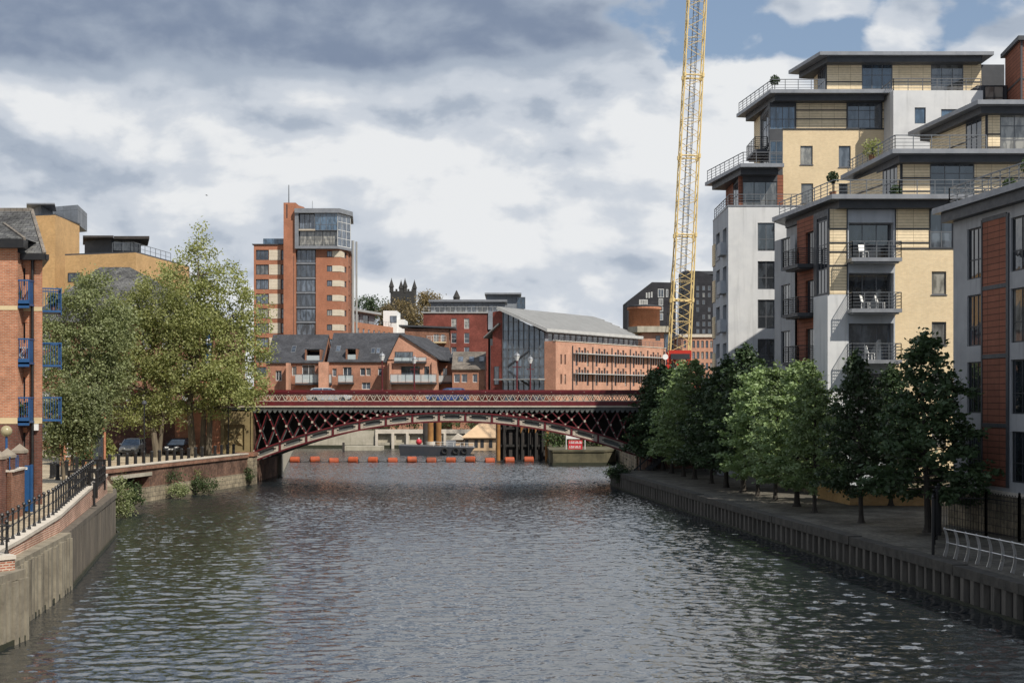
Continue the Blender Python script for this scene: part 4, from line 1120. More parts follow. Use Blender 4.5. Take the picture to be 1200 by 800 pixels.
def hoop_fence(name, label, pts, h, loc):
    t_ = thing(name, label, 'fence', loc)
    mb = MB(); po = MB()
    for a, b2 in zip(pts[:-1], pts[1:]):
        a = Vector((*a, GR)); b2 = Vector((*b2, GR)); L = (b2 - a).length; u = (b2 - a) / L
        for z in (.18, h - .22): mb.bar(a + Vector((0, 0, z)), b2 + Vector((0, 0, z)), .03, .045)
        n = int(L / .12)
        for i in range(n):
            p = a + u * (.06 + i * .12); mb.bar(p + Vector((0, 0, .1)), p + Vector((0, 0, h)), .02, .02, (0, 1, 0))
            if i % 2 == 0 and i < n - 1:
                q = p + u * .12; m_ = p + u * .06
                mb.bar(p + Vector((0, 0, h)), m_ + Vector((0, 0, h + .07)), .02, .02); mb.bar(m_ + Vector((0, 0, h + .07)), q + Vector((0, 0, h)), .02, .02)
        m = max(1, round(L / 2.4))
        for i in range(m + 1):
            p = a.lerp(b2, i / m); po.bar(p, p + Vector((0, 0, h + .12)), .1, .1, (0, 1, 0)); po.ball(p + Vector((0, 0, h + .17)), .07, 8)
    mb.build('bars', 'black_paint', t_); po.build('post', 'black_paint', t_)
    return t_
hoop_fence('iron_fence', 'tall dark iron fence with hooped bar tops in front of the stone plinth', [(19.95, 66.3), (22.0, 66.0), (22.55, 63.2), (23.3, 56)], 1.95, (22, 66, GR))
hoop_fence('iron_gate', 'narrow dark iron gate and screen seen end on at the quay edge', [(17.05, 57.6), (17.35, 58.6), (18.4, 62), (19.85, 66.2)], 2.2, (18.4, 62, GR))

sr = thing('quay_railing', 'curved stainless steel railing on the quay edge beside the iron gate', 'railing', (18, 54, GR))
edge = [Vector((17.45, 57.2)), Vector((18.35, 51)), Vector((20.0, 39))]
L = plen(edge); s = .1; tops = []; mids = []
while s < L:
    p, u = along(edge, s); nn = Vector((u.y, -u.x))
    if nn.x > 0: nn = -nn
    prev = None; mb = MB()
    for k in range(9):
        f_ = k / 8; off = .16 * math.sin(f_ * 2.4) - .12 * f_ * f_
        c = Vector((p.x + nn.x * (.10 - off), p.y + nn.y * (.10 - off), GR + .02 + 1.12 * f_))
        if prev is not None: mb.bar(prev, c, .035, .15 - .06 * f_, nn.to_3d())
        prev = c
        if k == 4: mids.append(c.copy())
    tops.append(prev.copy()); mb.build('post', 'stainless', sr)
    s += .92
mb = MB()
for P in (tops, mids):
    for a, b2 in zip(P[:-1], P[1:]): mb.tube(a, b2, .026, n=6)
for p in tops: mb.ball(p + Vector((0, 0, .01)), .05, 6)
mb.build('rail', 'stainless', sr)

# dark stair by the bridge end on the right quay
sc_ = thing('steel_stair', 'dark steel stair down to the quay beside the right end of the bridge', 'stair', (12.5, 127, GR))
mb = MB(); a = Vector((12.0, 126.6, GR)); b2 = Vector((18.5, 126.6, 6.2))
for y in (126.0, 127.4): mb.bar((a.x, y, a.z), (b2.x, y, b2.z), .08, .3)
for i in range(24):
    p = a.lerp(b2, i / 24); mb.box(p.x, p.x + .28, 126.0, 127.4, p.z + .1, p.z + .14)
mb.build('flight', 'dark_trim', sc_)
mb = MB(); railing(mb, [(a.x, 125.97, a.z + .1), (b2.x, 125.97, b2.z + .1)], 1.0, 3, 1.0); mb.build('handrail', 'dark_trim', sc_)
mb = MB()
for x in (11.4, 12.6, 14.2): mb.box(x - .07, x + .07, 126.4, 126.54, GR - 1, 3.4)
mb.bar((9.8, 126.45, .4), (12.6, 126.45, 2.9), .12, .12); mb.build('post', 'dark_trim', sc_)
# ------------------------------------------------------------------ left bank: brick flats with blue balconies
DL = 67.5
L_ = thing('brick_flats', 'orange brick flats with slate roof and small blue balconies at the left edge', 'flats', (-27, 70, GL))
fL = Fr((X(-190, DL), DL), (1, 0)); x0 = fL.P.x
def al(px): return X(px, DL) - x0
def zl(py): return Z(py, DL)
wl = al(49.5); EV = zl(298)
wins = [(al(21), al(29.5), zl(335), zl(314)), (al(21), al(29.5), zl(402), zl(378)), (al(21), al(29.5), zl(470), zl(442)), (al(21), al(29.5), zl(540), zl(507))]
ZB = zl(496)
mb = MB(); md = MB(); my = MB()
zb_ = [(zl(362), zl(357)), (zl(496), zl(489))]
facade(mb, fL, al(19.6), wl, ZB + .28, zb_[0][0] - .1, [(a, b2, max(c, ZB + .28), e_) for a, b2, c, e_ in wins[1:3]])
facade(mb, fL, al(19.6), wl, zb_[0][0] + .1, EV, wins[:1])
facade(md, fL, al(19.6), wl, GL, ZB, wins[3:])
facade(my, fL, al(19.6), wl, ZB, ZB + .28, d=.02); facade(my, fL, al(19.6), wl, zb_[0][0] - .1, zb_[0][0] + .1, d=.02)
# projecting gable bay to the left
fL2 = Fr((x0, DL - .8), (1, 0)); w2 = X(20.5, DL - .8) - x0
facade(mb, fL2, 0, w2, ZB + .28, zb_[0][0] - .1); facade(mb, fL2, 0, w2, zb_[0][0] + .1, zl(286)); facade(md, fL2, 0, w2, GL, ZB)
facade(my, fL2, 0, w2, ZB, ZB + .28, d=.02); facade(my, fL2, 0, w2, zb_[0][0] - .1, zb_[0][0] + .1, d=.02)
fLr = Fr(fL2.xy(w2), (0, 1)); facade(mb, fLr, 0, .8, ZB + .28, EV); facade(md, fLr, 0, .8, GL, ZB)
# river side
fLs = Fr(fL.xy(wl), (-.40, 1)); facade(mb, fLs, 0, 7, ZB, EV, [(.7, 2.4, z, z + 2.1) for z in (zl(367), zl(430))]); facade(md, fLs, 0, 7, GL, ZB)
mb.build('wall', 'brick_left', L_); md.build('lower_wall', 'brick_dark', L_); my.build('cream_band', 'cream_band', L_)
for o in wins: win(L_, fL, *o, 1, 1, 'dark_trim', 'glass_near', d=-.1)
for z in (zl(367), zl(430)): win(L_, fLs, .7, 2.4, z, z + 2.1, 2, 1, 'frame_white', 'glass', name='balcony_door')
mb = MB(); mb.prism([fL.xy(0, -.16), fL.xy(wl - .1, -.16), fLs.xy(6.95, -.16), fL.xy(0, -6.3)], GL, EV - .02); mb.build('core', 'brick_dark', L_)
# brick arches above the windows, drain pipe, alarm box
mb = MB()
for o in wins[1:]: fL.slab(mb, o[0] - .05, o[1] + .1, .0, .03, o[3] + .02, o[3] + .26)
mb.build('lintel', 'brick_orange', L_)
mb = MB(); p0 = fL.xy(al(38.6), .1); mb.tube((*p0, GL), (*p0, EV + .05), .075, n=8); mb.build('drain_pipe', 'black_paint', L_)
mb = MB(); fL.slab(mb, al(41), al(45.5), .005, .16, zl(504), zl(496.5)); mb.build('alarm_box', 'white_paint', L_)
# roofs
mb = MB(); e0 = fL.xy(-.5, .45); e1 = fL.xy(wl + .25, .45); zr = Z(247, 71.5)
a, b2, c, d_ = (x0, e0[1], EV), (e1[0], e1[1], EV), (e1[0] - 2.9, DL + 7.5, EV), (x0, DL + 7.5, EV)
r0, r1 = (x0, 71.2, zr), (X(37, 71.2), 71.2, zr)
mb.quad(a, b2, r1, r0); mb.quad(b2, c, r1); mb.quad(c, d_, r0, r1)
rf = mb.build('roof', 'slate_old', L_)
mb = MB(); mb.bar(r0, r1, .25, .18); mb.bar(r1, b2, .16, .12); mb.build('ridge_tile', 'slate_tile', rf)
mb = MB(); g0 = fL2.xy(w2 + .45, .4); pk = (X(-8, DL - 1), zl(250) + .2)
mb.quad((X(-40, DL), g0[1], zl(283) - .0), (g0[0], g0[1], zl(283)), (X(-8, DL), g0[1] + 2.6, zl(258)), (X(-40, DL), g0[1] + 2.6, zl(258)))
mb.quad((g0[0], g0[1], zl(283)), (g0[0], DL + .6, zl(283)), (X(-8, DL), g0[1] + 2.6, zl(258))); rf2 = mb.build('roof', 'slate_old', L_)
mb = MB(); mb.bar((g0[0], g0[1], zl(283)), (X(-8, DL), g0[1] + 2.6, zl(258)), .14, .12); mb.build('ridge_tile', 'slate_tile', rf2)
mb = MB(); fL.slab(mb, al(20.8), wl + .28, .02, .5, EV - .3, EV - .02); fL2.slab(mb, 0, w2 + .42, -.2, .42, zl(283) - .42, zl(283) - .02); fLs.slab(mb, -.4, 7, .01, .28, EV - .28, EV - .03); mb.build('gutter', 'black_paint', L_)
# blue balconies
def blue_balc(fr, a0, a1, z0, z1, dep):
    mb = MB(); fr.slab(mb, a0, a1, .01, dep, z0, z0 + .09); fr.slab(mb, a0, a1, dep - .04, dep, z0 - .12, z0 + .26)
    o = mb.build('balcony', 'blue_paint', L_)
    r = MB(); fr.slab(r, a0, a1, dep - .05, dep, z1 - .07, z1)
    for a in (a0, a1 - .05): fr.slab(r, a, a + .05, .01, dep - .05, z1 - .06, z1)
    n = max(4, int((a1 - a0) / .11))
    for i in range(n + 1):
        a = a0 + (a1 - a0 - .028) * i / n; wd = .06 if i in (0, n) else .02
        fr.slab(r, min(a, a1 - wd), min(a, a1 - wd) + wd, dep - .04, dep - .01, z0 + .26, z1 - .07)
    m_ = max(4, int(dep / .12))
    for i in range(m_):
        q = .05 + (dep - .1) * i / m_
        for a in (a0 + .01, a1 - .035): fr.slab(r, a, a + .022, q, q + .022, z0 + .09, z1 - .06)
    r.build('railing', 'blue_paint', o)
    return o
for y0, y1 in ((329, 359), (397, 427), (465, 495)): blue_balc(fL, al(23), al(40.3), zl(y1), zl(y0), .75)
for y0, y1 in ((339, 367), (402, 430), (465, 493)): blue_balc(fLs, .5, 2.4, Z(y1, 69), Z(y0, 69), .92)
# things kept on the balconies
def planter(loc, label, flower='leaf_bush', n=60, r=.28, h=.35):
    t_ = thing('potted_plant', label, 'plant', loc)
    mb = MB(); mb.lathe(loc, [(.13, 0), (.17, .26), (.19, .28)], 8); mb.build('pot', 'pot', t_)
    rg = random.Random(hash(label) % 9999); mb = MB()
    for i in range(n):
        th = rg.uniform(0, 6.28); q = Vector((math.cos(th) * rg.uniform(0, r), math.sin(th) * rg.uniform(0, r), .26 + rg.uniform(0, h))) + Vector(loc)
        u = Vector((rg.uniform(-1, 1), rg.uniform(-1, 1), rg.uniform(-1, 1))).normalized() * .09; v = u.orthogonal().normalized() * .06
        mb.quad(q - u, q + v, q + u, q - v)
    mb.build('foliage', flower, t_); return t_
c = fL.xy(al(25), .5); planter((c[0], c[1], zl(359) + .1), 'leafy pot plant on the uppermost front blue balcony')
c = fL.xy(al(32), .5); planter((c[0], c[1], zl(495) + .1), 'bushy pot plant on the lowest front blue balcony', n=90, r=.3, h=.6)
c = fLs.xy(1.4, .6); planter((c[0], c[1], Z(367, 69) + .1), 'leafy pot plant on the upper side blue balcony', n=80, h=.6)
# white folding table on the lowest balcony, white bin bag style chair on the middle one
def table(loc, label, mat):
    t_ = thing('folding_table', label, 'table', loc)
    mb = MB(); mb.box(loc[0] - .3, loc[0] + .3, loc[1] - .2, loc[1] + .2, loc[2] + .66, loc[2] + .7); mb.build('tabletop', mat, t_)
    for sx in (-1, 1):
        mb = MB(); mb.bar((loc[0] - .26 * sx, loc[1] - .15, loc[2]), (loc[0] + .26 * sx, loc[1] - .15, loc[2] + .66), .03); mb.bar((loc[0] - .26 * sx, loc[1] + .15, loc[2]), (loc[0] + .26 * sx, loc[1] + .15, loc[2] + .66), .03); mb.build('leg', mat, t_)
c = fL.xy(al(28), .45); table((c[0], c[1], zl(427) + .1), 'white folding table on the middle front blue balcony', 'white_paint')

# gate piers, wall, blue door and globe lamp in front of the flats
gw = thing('boundary_wall', 'red brick boundary wall with blue railing panel between capped piers', 'wall', (-22, 62, GL))
D = 61.5
mb = MB(); mb.hexa([(X(13, 60), 60, GL - .4), (X(28.5, 62.5), 62.5, GL - .4), (X(28.5, 62.5) - .25, 62.7, GL - .4), (X(13, 60) - .25, 60.2, GL - .4)],
        [(X(13, 60), 60, Z(553, 60)), (X(28.5, 62.5), 62.5, Z(549, 62.5)), (X(28.5, 62.5) - .25, 62.7, Z(549, 62.5)), (X(13, 60) - .25, 60.2, Z(553, 60))]); mb.build('brick_wall', 'brick_brown', gw)
mb = MB(); a = Vector((X(13, 60) - .1, 60.1, Z(553, 60))); b2 = Vector((X(28.5, 62.5) - .1, 62.55, Z(549, 62.5))); mb.bar(a + Vector((0, 0, .04)), b2 + Vector((0, 0, .04)), .36, .08); mb.build('coping', 'coping', gw)
mb = MB()
for z in (.18, .62): mb.bar(a + Vector((0, 0, z)), b2.lerp(a, .35) + Vector((0, 0, z)), .05, .05)
for i in range(7): p = a.lerp(b2, .65 * i / 6); mb.bar(p + Vector((0, 0, .08)), p + Vector((0, 0, .64)), .03, .03, (0, 1, 0))
mb.build('railing', 'blue_paint', gw)
def pier(px, D, ytop, wd, label):
    x = X(px, D); zt_ = Z(ytop, D)
    t_ = thing('gate_pier', label, 'gate pier', (x, D, GL))
    mb = MB(); mb.box(x - wd / 2, x + wd / 2, D - wd / 2, D + wd / 2, GL - .4, zt_ - .42); mb.build('shaft', 'brick_dark', t_)
    mb = MB(); h = wd / 2 + .04; z = zt_ - .42
    mb.prism([(x - h, D - h), (x + h, D - h), (x + h, D + h), (x - h, D + h)], z, z + .12)
    b_ = [(x - h, D - h, z + .121), (x + h, D - h, z + .121), (x + h, D + h, z + .121), (x - h, D + h, z + .121)]
    for k in range(4): mb.quad(b_[k], b_[(k + 1) % 4], (x, D, zt_))
    mb.build('cap', 'cap_stone', t_)
pier(8.5, 60.5, 524.5, .5, 'brick gate pier with a stone pyramid cap below the globe lamp')
pier(23, 64.0, 519.5, .5, 'brick gate pier with a stone pyramid cap under the ground floor window')
pier(-3, 59, 526, .5, 'brick gate pier cut by the left picture edge')
lp = thing('globe_lamp', 'globe lamp on a blue post at the left edge', 'lamp', (X(7.4, 62), 62, GL))
mb = MB(); mb.tube((X(7.4, 62), 62, GL), (X(7.4, 62), 62, Z(511, 62)), .055, n=8); mb.build('post', 'blue_paint', lp)
mb = MB(); mb.ball((X(7.4, 62), 62, Z(505, 62)), .25, 14); mb.build('globe', 'globe', lp, True)
dr = thing('blue_gate', 'blue painted door in the brick boundary wall', 'gate', (X(32, 63), 63, GL))
mb = MB(); mb.box(X(28.8, 63), X(35.5, 63), 63, 63.06, GL + .03, Z(545, 63)); leaf = mb.build('door_leaf', 'blue_paint', dr)
mb = MB(); mb.box(X(30, 63), X(32, 63), 62.97, 62.998, Z(550, 63), Z(547, 63)); mb.build('notice', 'white_paint', leaf)
mb = MB(); mb.box(X(35.5, 63) + .01, X(35.5, 63) + .1, 62.95, 63.08, GL, Z(544, 63)); mb.build('door_post', 'blue_paint', dr)
dr = thing('blue_gate', 'narrow blue gate between the two piers at the left edge', 'gate', (X(3.5, 60.8), 60.8, GL))
mb = MB(); mb.box(X(1.5, 60.8), X(5.5, 60.8), 60.8, 60.86, GL + .05, Z(540, 60.8)); mb.build('door_leaf', 'blue_paint', dr)
st = thing('door_step', 'small stone step below the blue door', 'step', (X(36, 64.3), 64.3, GL))
mb = MB(); mb.box(X(31, 64.4), X(39, 64.4), 63.6, 64.4, GL - .01, GL + .16); mb.box(X(32, 64.4), X(38, 64.4), 63.8, 64.38, GL + .161, GL + .2); mb.build('slab', 'coping', st)

# black post and rail along the parapet
rl = thing('promenade_railing', 'black iron post and rail fence with ball tops on the pale coping', 'railing', (-19, 60, 2.9))
line = [(-18.3, 42.9), (-16.05, 45.5), (-17.02, 46.55), (-17.55, 50), (-18.55, 57.6), (-20.55, 67.5), (-22.2, 75.6)]
mb = MB(); L = plen(line); s = .0; prev = None; tops = []
while s < L:
    p, u = along(line, s); z = copz(p.y)
    tops.append((p.x, p.y, z))
    po = MB(); po.tube((p.x, p.y, z), (p.x, p.y, z + .98), .038, n=6); po.tube((p.x, p.y, z), (p.x, p.y, z + .12), .075, .05, n=6)
    for h in (.5, .92): po.ball((p.x, p.y, z + h), .062, 6)
    po.ball((p.x, p.y, z + 1.03), .075, 8); po.build('post', 'black_paint', rl)
    s += .93
tops.insert(next(i for i, q in enumerate(tops) if q[1] > 45.55), (-16.05, 45.5, copz(45.5)))
for a, b2 in zip(tops[:-1], tops[1:]):
    for h in (.5, .92): mb.tube((a[0], a[1], a[2] + h), (b2[0], b2[1], b2[2] + h), .024, n=6)
mb.build('rail', 'black_paint', rl)

# black steel gate screens at the promenade end
def screen(name, label, p, q, z0, z1, nc, nr, wd=.11):
    t_ = thing(name, label, 'gate', (p[0], p[1], z0))
    p = Vector((*p, 0)); q = Vector((*q, 0)); mb = MB()
    for i in range(nc + 1):
        c = p.lerp(q, i / nc); mb.bar((c.x, c.y, z0), (c.x, c.y, z1), wd, wd, (0, 1, 0))
    mb.build('post', 'black_paint', t_); mb = MB()
    for r in range(nr + 1):
        z = z0 + .1 + (z1 - z0 - .15) * r / nr; mb.bar((p.x, p.y, z), (q.x, q.y, z), wd * .7, wd, (0, 0, 1))
    mb.build('rail', 'black_paint', t_)
screen('steel_screen', 'black steel grid screen across the end of the promenade', (X(80.5, 71.5), 71.5), (X(113, 71.5), 71.5), GL, Z(551, 71.5), 4, 3)
screen('steel_screen', 'black steel grid screen behind the first one by the brick entrance', (X(97, 78), 78), (X(122.5, 78), 78), GL, Z(538, 78), 3, 3)
screen('steel_screen', 'black steel side screen above the river joining the two grid screens', (X(112.5, 71.6), 71.6), (X(122.5, 77.8), 77.8), GL + .5, Z(548, 74), 5, 2, .08)
mg = thing('mooring_post', 'slim black post standing on the pile cap below the steel screens', 'post', (X(110, 69.5), 69.5, 2.45))
mb = MB(); mb.tube((X(110.3, 69.5), 69.5, 2.45), (X(110.3, 69.5), 69.5, Z(565, 69.5)), .06, n=8); mb.box(X(110.3, 69.5) - .1, X(110.3, 69.5) + .1, 69.4, 69.6, 2.45, 2.5); mb.build('shaft', 'black_paint', mg)

# bollards
def bollard(label, loc, group):
    t_ = thing('bollard', label, 'bollard', loc, group)
    mb = MB(); mb.lathe(loc, [(.16, 0), (.16, .1), (.13, .14), (.125, .82), (.15, .86), (.15, .92), (.1, 1.0)], 10); mb.build('shaft', 'black_paint', t_)
    return t_
fq = Fr(W1[0], (W1[1][0] - W1[0][0], W1[1][1] - W1[0][1]))
g1 = 'black bollards along the old brick quay'
b0 = None
for i in range(19):
    a = 1.5 + i * 1.42; xy = fq.xy(a, -.95)
    if i in (14,): continue
    if b0 is None: b0 = bollard('black bollard in the row along the old brick quay wall', (*xy, GL), g1)
    else: dup(b0, (*xy, GL))
g2 = 'black bollards across the path beside the flats'
for i, (px, py) in enumerate(((60.5, 560), (67.5, 562), (73, 558), (78, 556.5), (85, 553), (90, 551), (64, 558.5))):
    D = 5.0 * F / (py - 467)
    o = dup(b0, (X(px, D), D, GL), 0, 'black bollard in the short row across the path beside the brick flats'); o['group'] = g2

# ------------------------------------------------------------------ low brick entrance building behind the young tree
E_ = thing('brick_entrance', 'small orange brick entrance building with a dark glazed door behind the grid screens', 'building', (-31, 107, GL))
fE = Fr((X(70, 106), 106), (1, 0)); we = X(124, 106) - X(70, 106)
def ae(px): return X(px, 106) - X(70, 106)
mb = MB(); o1 = (ae(78), ae(87.5), Z(534, 106), Z(512, 106)); o2 = (ae(108.5), ae(121.5), GL + .05, Z(505, 106))
facade(mb, fE, 0, we, GL, 6.9, [o1, o2]); fEs = Fr(fE.xy(we), (-.32, 1)); facade(mb, fEs, 0, 8, GL, 6.9); mb.build('wall', 'brick_orange', E_)
win(E_, fE, *o1, 2, 1, 'frame_white', 'glass', sill=True); win(E_, fE, *o2, 2, 3, 'charcoal', 'glass', name='door', fw=.16)
mb = MB(); fE.slab(mb, ae(106), ae(123.5), .01, .7, Z(504, 106), Z(502, 106)); mb.build('canopy', 'terracotta', E_)
mb = MB(); mb.prism([fE.xy(-.2, .12), fE.xy(we + .12, .12), fEs.xy(8, .1), fE.xy(-.2, -8)], 6.9, 7.05); mb.build('roof', 'slate', E_)

# ------------------------------------------------------------------ old brick warehouse behind the trees
H_ = thing('brick_warehouse', 'long red brick warehouse with a grey slate roof mostly hidden behind the tall poplars', 'warehouse', (-38, 146, GL))
DH = 140.0; fH = Fr((X(30, DH), DH), (1, 0)); wh = X(256, DH) - X(30, DH); EH = 15.2
ops = []
for i in range(9):
    a = 1.4 + i * 2.0
    for z in (3.6, 6.7, 9.8, 12.6): ops.append((a, a + 1.0, z, z + 1.75))
ops = [o for o in ops if o[1] < wh - .5]
mb = MB(); facade(mb, fH, 0, wh, GL, EH, ops, rv=.2); fHs = Fr(fH.xy(wh), (0, 1)); facade(mb, fHs, 0, 14, GL, EH); mb.build('wall', 'brick_brown', H_)
for o in ops: win(H_, fH, *o, 2, 2, 'frame_white', 'glass', d=-.12)
mb = MB(); hx0, hx1 = fH.P.x - .3, fH.xy(wh)[0] + .3
p = [(hx0, DH - .4, EH), (hx1, DH - .4, EH), (hx1, DH + 14.4, EH), (hx0, DH + 14.4, EH)]; r0, r1 = (X(117, DH + 7), DH + 7, Z(313, DH + 7)), (X(152, DH + 7), DH + 7, Z(313, DH + 7))
mb.quad(p[0], p[1], r1, r0); mb.quad(p[2], p[3], r0, r1); mb.quad(p[1], p[2], r1); mb.quad(p[3], p[0], r0); mb.build('roof', 'slate_old', H_)
mb = MB(); xx = X(256, DH); mb.box(X(238, 135), X(257, 135), 134.5, 139.9, GL, 9.6); mb.build('stair_tower', 'brick_orange', H_)
bn_ = thing('banner', 'tall narrow blue and white banner high on the warehouse corner', 'banner', (X(244, 139), 139, 9.6))
mb = MB(); mb.box(X(241, 139), X(247, 139), 139.3, 139.4, Z(420, 139), Z(372, 139)); mb.build('cloth', 'blue_paint', bn_)
mb = MB()
for k in range(4): z = Z(414 - k * 12, 139); mb.box(X(241.6, 139), X(246.4, 139), 139.27, 139.297, z, z + .45)
mb.build('stripe', 'white_paint', bn_)
mb = MB(); mb.tube((X(240.6, 139), 139.35, 9.6), (X(240.6, 139), 139.35, Z(368, 139)), .07, n=6); mb.build('pole', 'steel_rail', bn_)

# ------------------------------------------------------------------ yellow brick blocks on the skyline
Y_ = thing('office_block', 'square golden brick block with a glass box on top standing behind the brick flats', 'office block', (-52, 166, GL))
def corner_box(par, pxl, pxc, pxr, D, z0, z1, dl, dr_, mat, name='wall', ops=None):
    """a block seen corner on: nearest corner at pxc, left and right faces running back"""
    c = Vector((X(pxc, D), D)); l = Vector((X(pxl, D + dl), D + dl)); r = Vector((X(pxr, D + dr_), D + dr_))
    bk_ = l + r - c
    mb = MB(); mb.prism([tuple(c), tuple(r), tuple(bk_), tuple(l)], z0, z1); o = mb.build(name, mat, par)
    return c, l, r, bk_, o
def poly_box(par, poly, z0, z1, mat, name):
    mb = MB(); mb.prism([tuple(p) for p in poly], z0, z1); return mb.build(name, mat, par)
c, l, r, bk_, _ = corner_box(Y_, 30, 64.5, 93, 160, GL, Z(252, 160), 1.2, 9, 'brick_gold')
poly_box(Y_, [c * 1.001, r + Vector((.1, 0)), bk_, l], Z(252, 160) + .003, Z(250.5, 160), 'charcoal', 'parapet_cap')
corner_box(Y_, 36, 48, 64, 163, Z(252, 160), Z(241, 163), 3, 6, 'cladding_grey', 'plant_room')
corner_box(Y_, 58, 91, 102, 168, Z(252, 160), Z(240, 168), 2, 8, 'cladding_grey', 'glass_box')
poly_box(Y_, [(X(31, 162), 162), (X(64, 162), 162), (X(66, 168), 168), (X(31, 168), 168)], Z(241, 163) + .01, Z(239.3, 163), 'zinc', 'roof_slab')
Y2 = thing('office_block', 'low golden brick block with a dark roof pavilion on the skyline above the trees', 'office block', (-44, 160, GL))
c, l, r, bk_, _ = corner_box(Y2, 76, 159, 222, 152, GL, Z(296, 152), 3, 17, 'brick_gold')
fr_ = Fr(tuple(l), tuple(c - l))
poly_box(Y2, [c * 1.001, r, bk_, l], Z(296, 152) + .003, Z(294.3, 152), 'charcoal', 'parapet_cap')
win(Y2, fr_, .4, 2.0, Z(328, 152), Z(317, 152), 2, 1, 'dark_trim', 'glass', d=.04)
c, l, r, bk_, o = corner_box(Y2, 99, 130, 165, 158, Z(295, 152), Z(279, 158), 2, 1.2, 'charcoal', 'pavilion')
win(Y2, Fr(tuple(c), tuple(r - c)), .2, (r - c).length - .2, Z(294, 158), Z(281, 158), 3, 1, 'dark_trim', 'glass_far', d=.06)
poly_box(Y2, [(X(97, 156.5), 156.5), (X(133, 156.5), 156.5), (X(133, 164), 164), (X(97, 164), 164)], Z(279, 157) + .01, Z(276.5, 157), 'rust_dark', 'roof_slab')
poly_box(Y2, [(X(133.2, 156.8), 156.8), (X(175, 156.8), 156.8), (X(173, 164), 164), (X(133.2, 164), 164)], Z(279, 157) - .1, Z(276.8, 157), 'rust_dark', 'roof_slab')
mb = MB(); railing(mb, [(X(131, 153), 153.2, Z(294.3, 152)), (X(158, 153), 152.6, Z(294.3, 152)), (X(200, 164), 164, Z(294.3, 152))], 1.0, 2, 1.6); mb.build('terrace_railing', 'steel_rail', Y2)
# ------------------------------------------------------------------ buildings beyond the bridge
GF = 2.6
def wins_grid(par, fr, A, ZZ, nc, nr, fm, gm, d=-.1, rv=.15, **k):
    pass
# --- orange brick tower
T_ = thing('tower_block', 'tall orange brick tower with a projecting glazed penthouse and thin mast', 'tower block', (X(355, 270), 275, GF))
DT_ = 270.0
def xt(px): return X(px, DT_)
def ztw(py): return Z(py, DT_)
fW_ = Fr((xt(296), DT_ + 1.2), (1, 0))                       # left wing
wa = lambda px: xt(px) - xt(296)
mb = MB(); mp = MB(); ops = []
tops = [292 + 17.2 * k for k in range(9)]
for y in tops:
    ops.append((wa(298.5), wa(313.5), ztw(y + 12), ztw(y))); ops.append((wa(328), wa(332.7), ztw(y + 12), ztw(y)))
facade(mb, fW_, 0, wa(333.5), GF, ztw(286), ops, rv=.3); mb.build('wall', 'brick_tower', T_)
for i, o in enumerate(ops): win(T_, fW_, *o, 3 if i % 2 == 0 else 1, 1 if i % 2 == 0 else 2, 'charcoal', 'glass_far', d=-.2, fw=.12)
for y in tops: fW_.slab(mp, wa(314), wa(327.5), -.1, .05, ztw(y + 12), ztw(y))
mp.build('cream_panel', 'panel_cream', T_)
mb = MB(); fW_.slab(mb, -.3, wa(333), -12, .25, ztw(286) + .003, ztw(285)); mb.build('parapet_cap', 'charcoal', T_)
mb = MB(); fW_.slab(mb, wa(306), wa(332.5), -8, -1, ztw(285) + .003, ztw(278)); mb.build('roof_terrace', 'glass_blue', T_)
mb = MB(); fW_.slab(mb, .2, wa(333), -14, -.35, GF, ztw(286) - .02); mb.build('core', 'brick_tower', T_)
# brick shaft
mb = MB(); mb.box(xt(332.8), xt(347), DT_ - .6, DT_ + 6, GF, ztw(238)); mb.prism([(xt(346.9), DT_ - .55), (xt(353), DT_ + 3), (xt(353), DT_ + 14), (xt(346.9), DT_ + 14)], ztw(294), ztw(240)); mb.build('shaft', 'brick_tower', T_)
mb = MB(); mb.box(xt(336.2), xt(337.4), DT_ - .63, DT_ - .602, ztw(256), ztw(240)); mb.box(xt(344.5), xt(345), DT_ - .62, DT_ - .602, GF, ztw(300)); mb.build('slot', 'dark_trim', T_)
mb = MB(); mb.tube((xt(338.7), DT_ - .3, ztw(256)), (xt(338.7), DT_ - .3, ztw(217)), .14, .08, n=6); mb.tube((xt(362.5), DT_ + 4, ztw(250)), (xt(362.5), DT_ + 4, ztw(232)), .04, n=5); mb.build('mast', 'steel_rail', T_)
# stair glazing
fG_ = Fr((xt(347), DT_), (1, 0)); wg_ = xt(370) - xt(347)
for k in range(9):
    y = 292 + k * 12.0
zs = [ztw(292 + 17.2 * k) for k in range(10)]
for k in range(9):
    win(T_, fG_, .05, wg_ - .05, zs[k + 1] + .25, zs[k] - .05, 3, 1, 'charcoal', 'glass_far', d=-.3, fw=.14, cols=[.22, .5, .8][:3])
mb = MB()
for k in range(1, 10): fG_.slab(mb, 0, wg_, -.5, -.15, zs[k] - .05, zs[k] + .25)
mb.build('spandrel', 'zinc', T_)
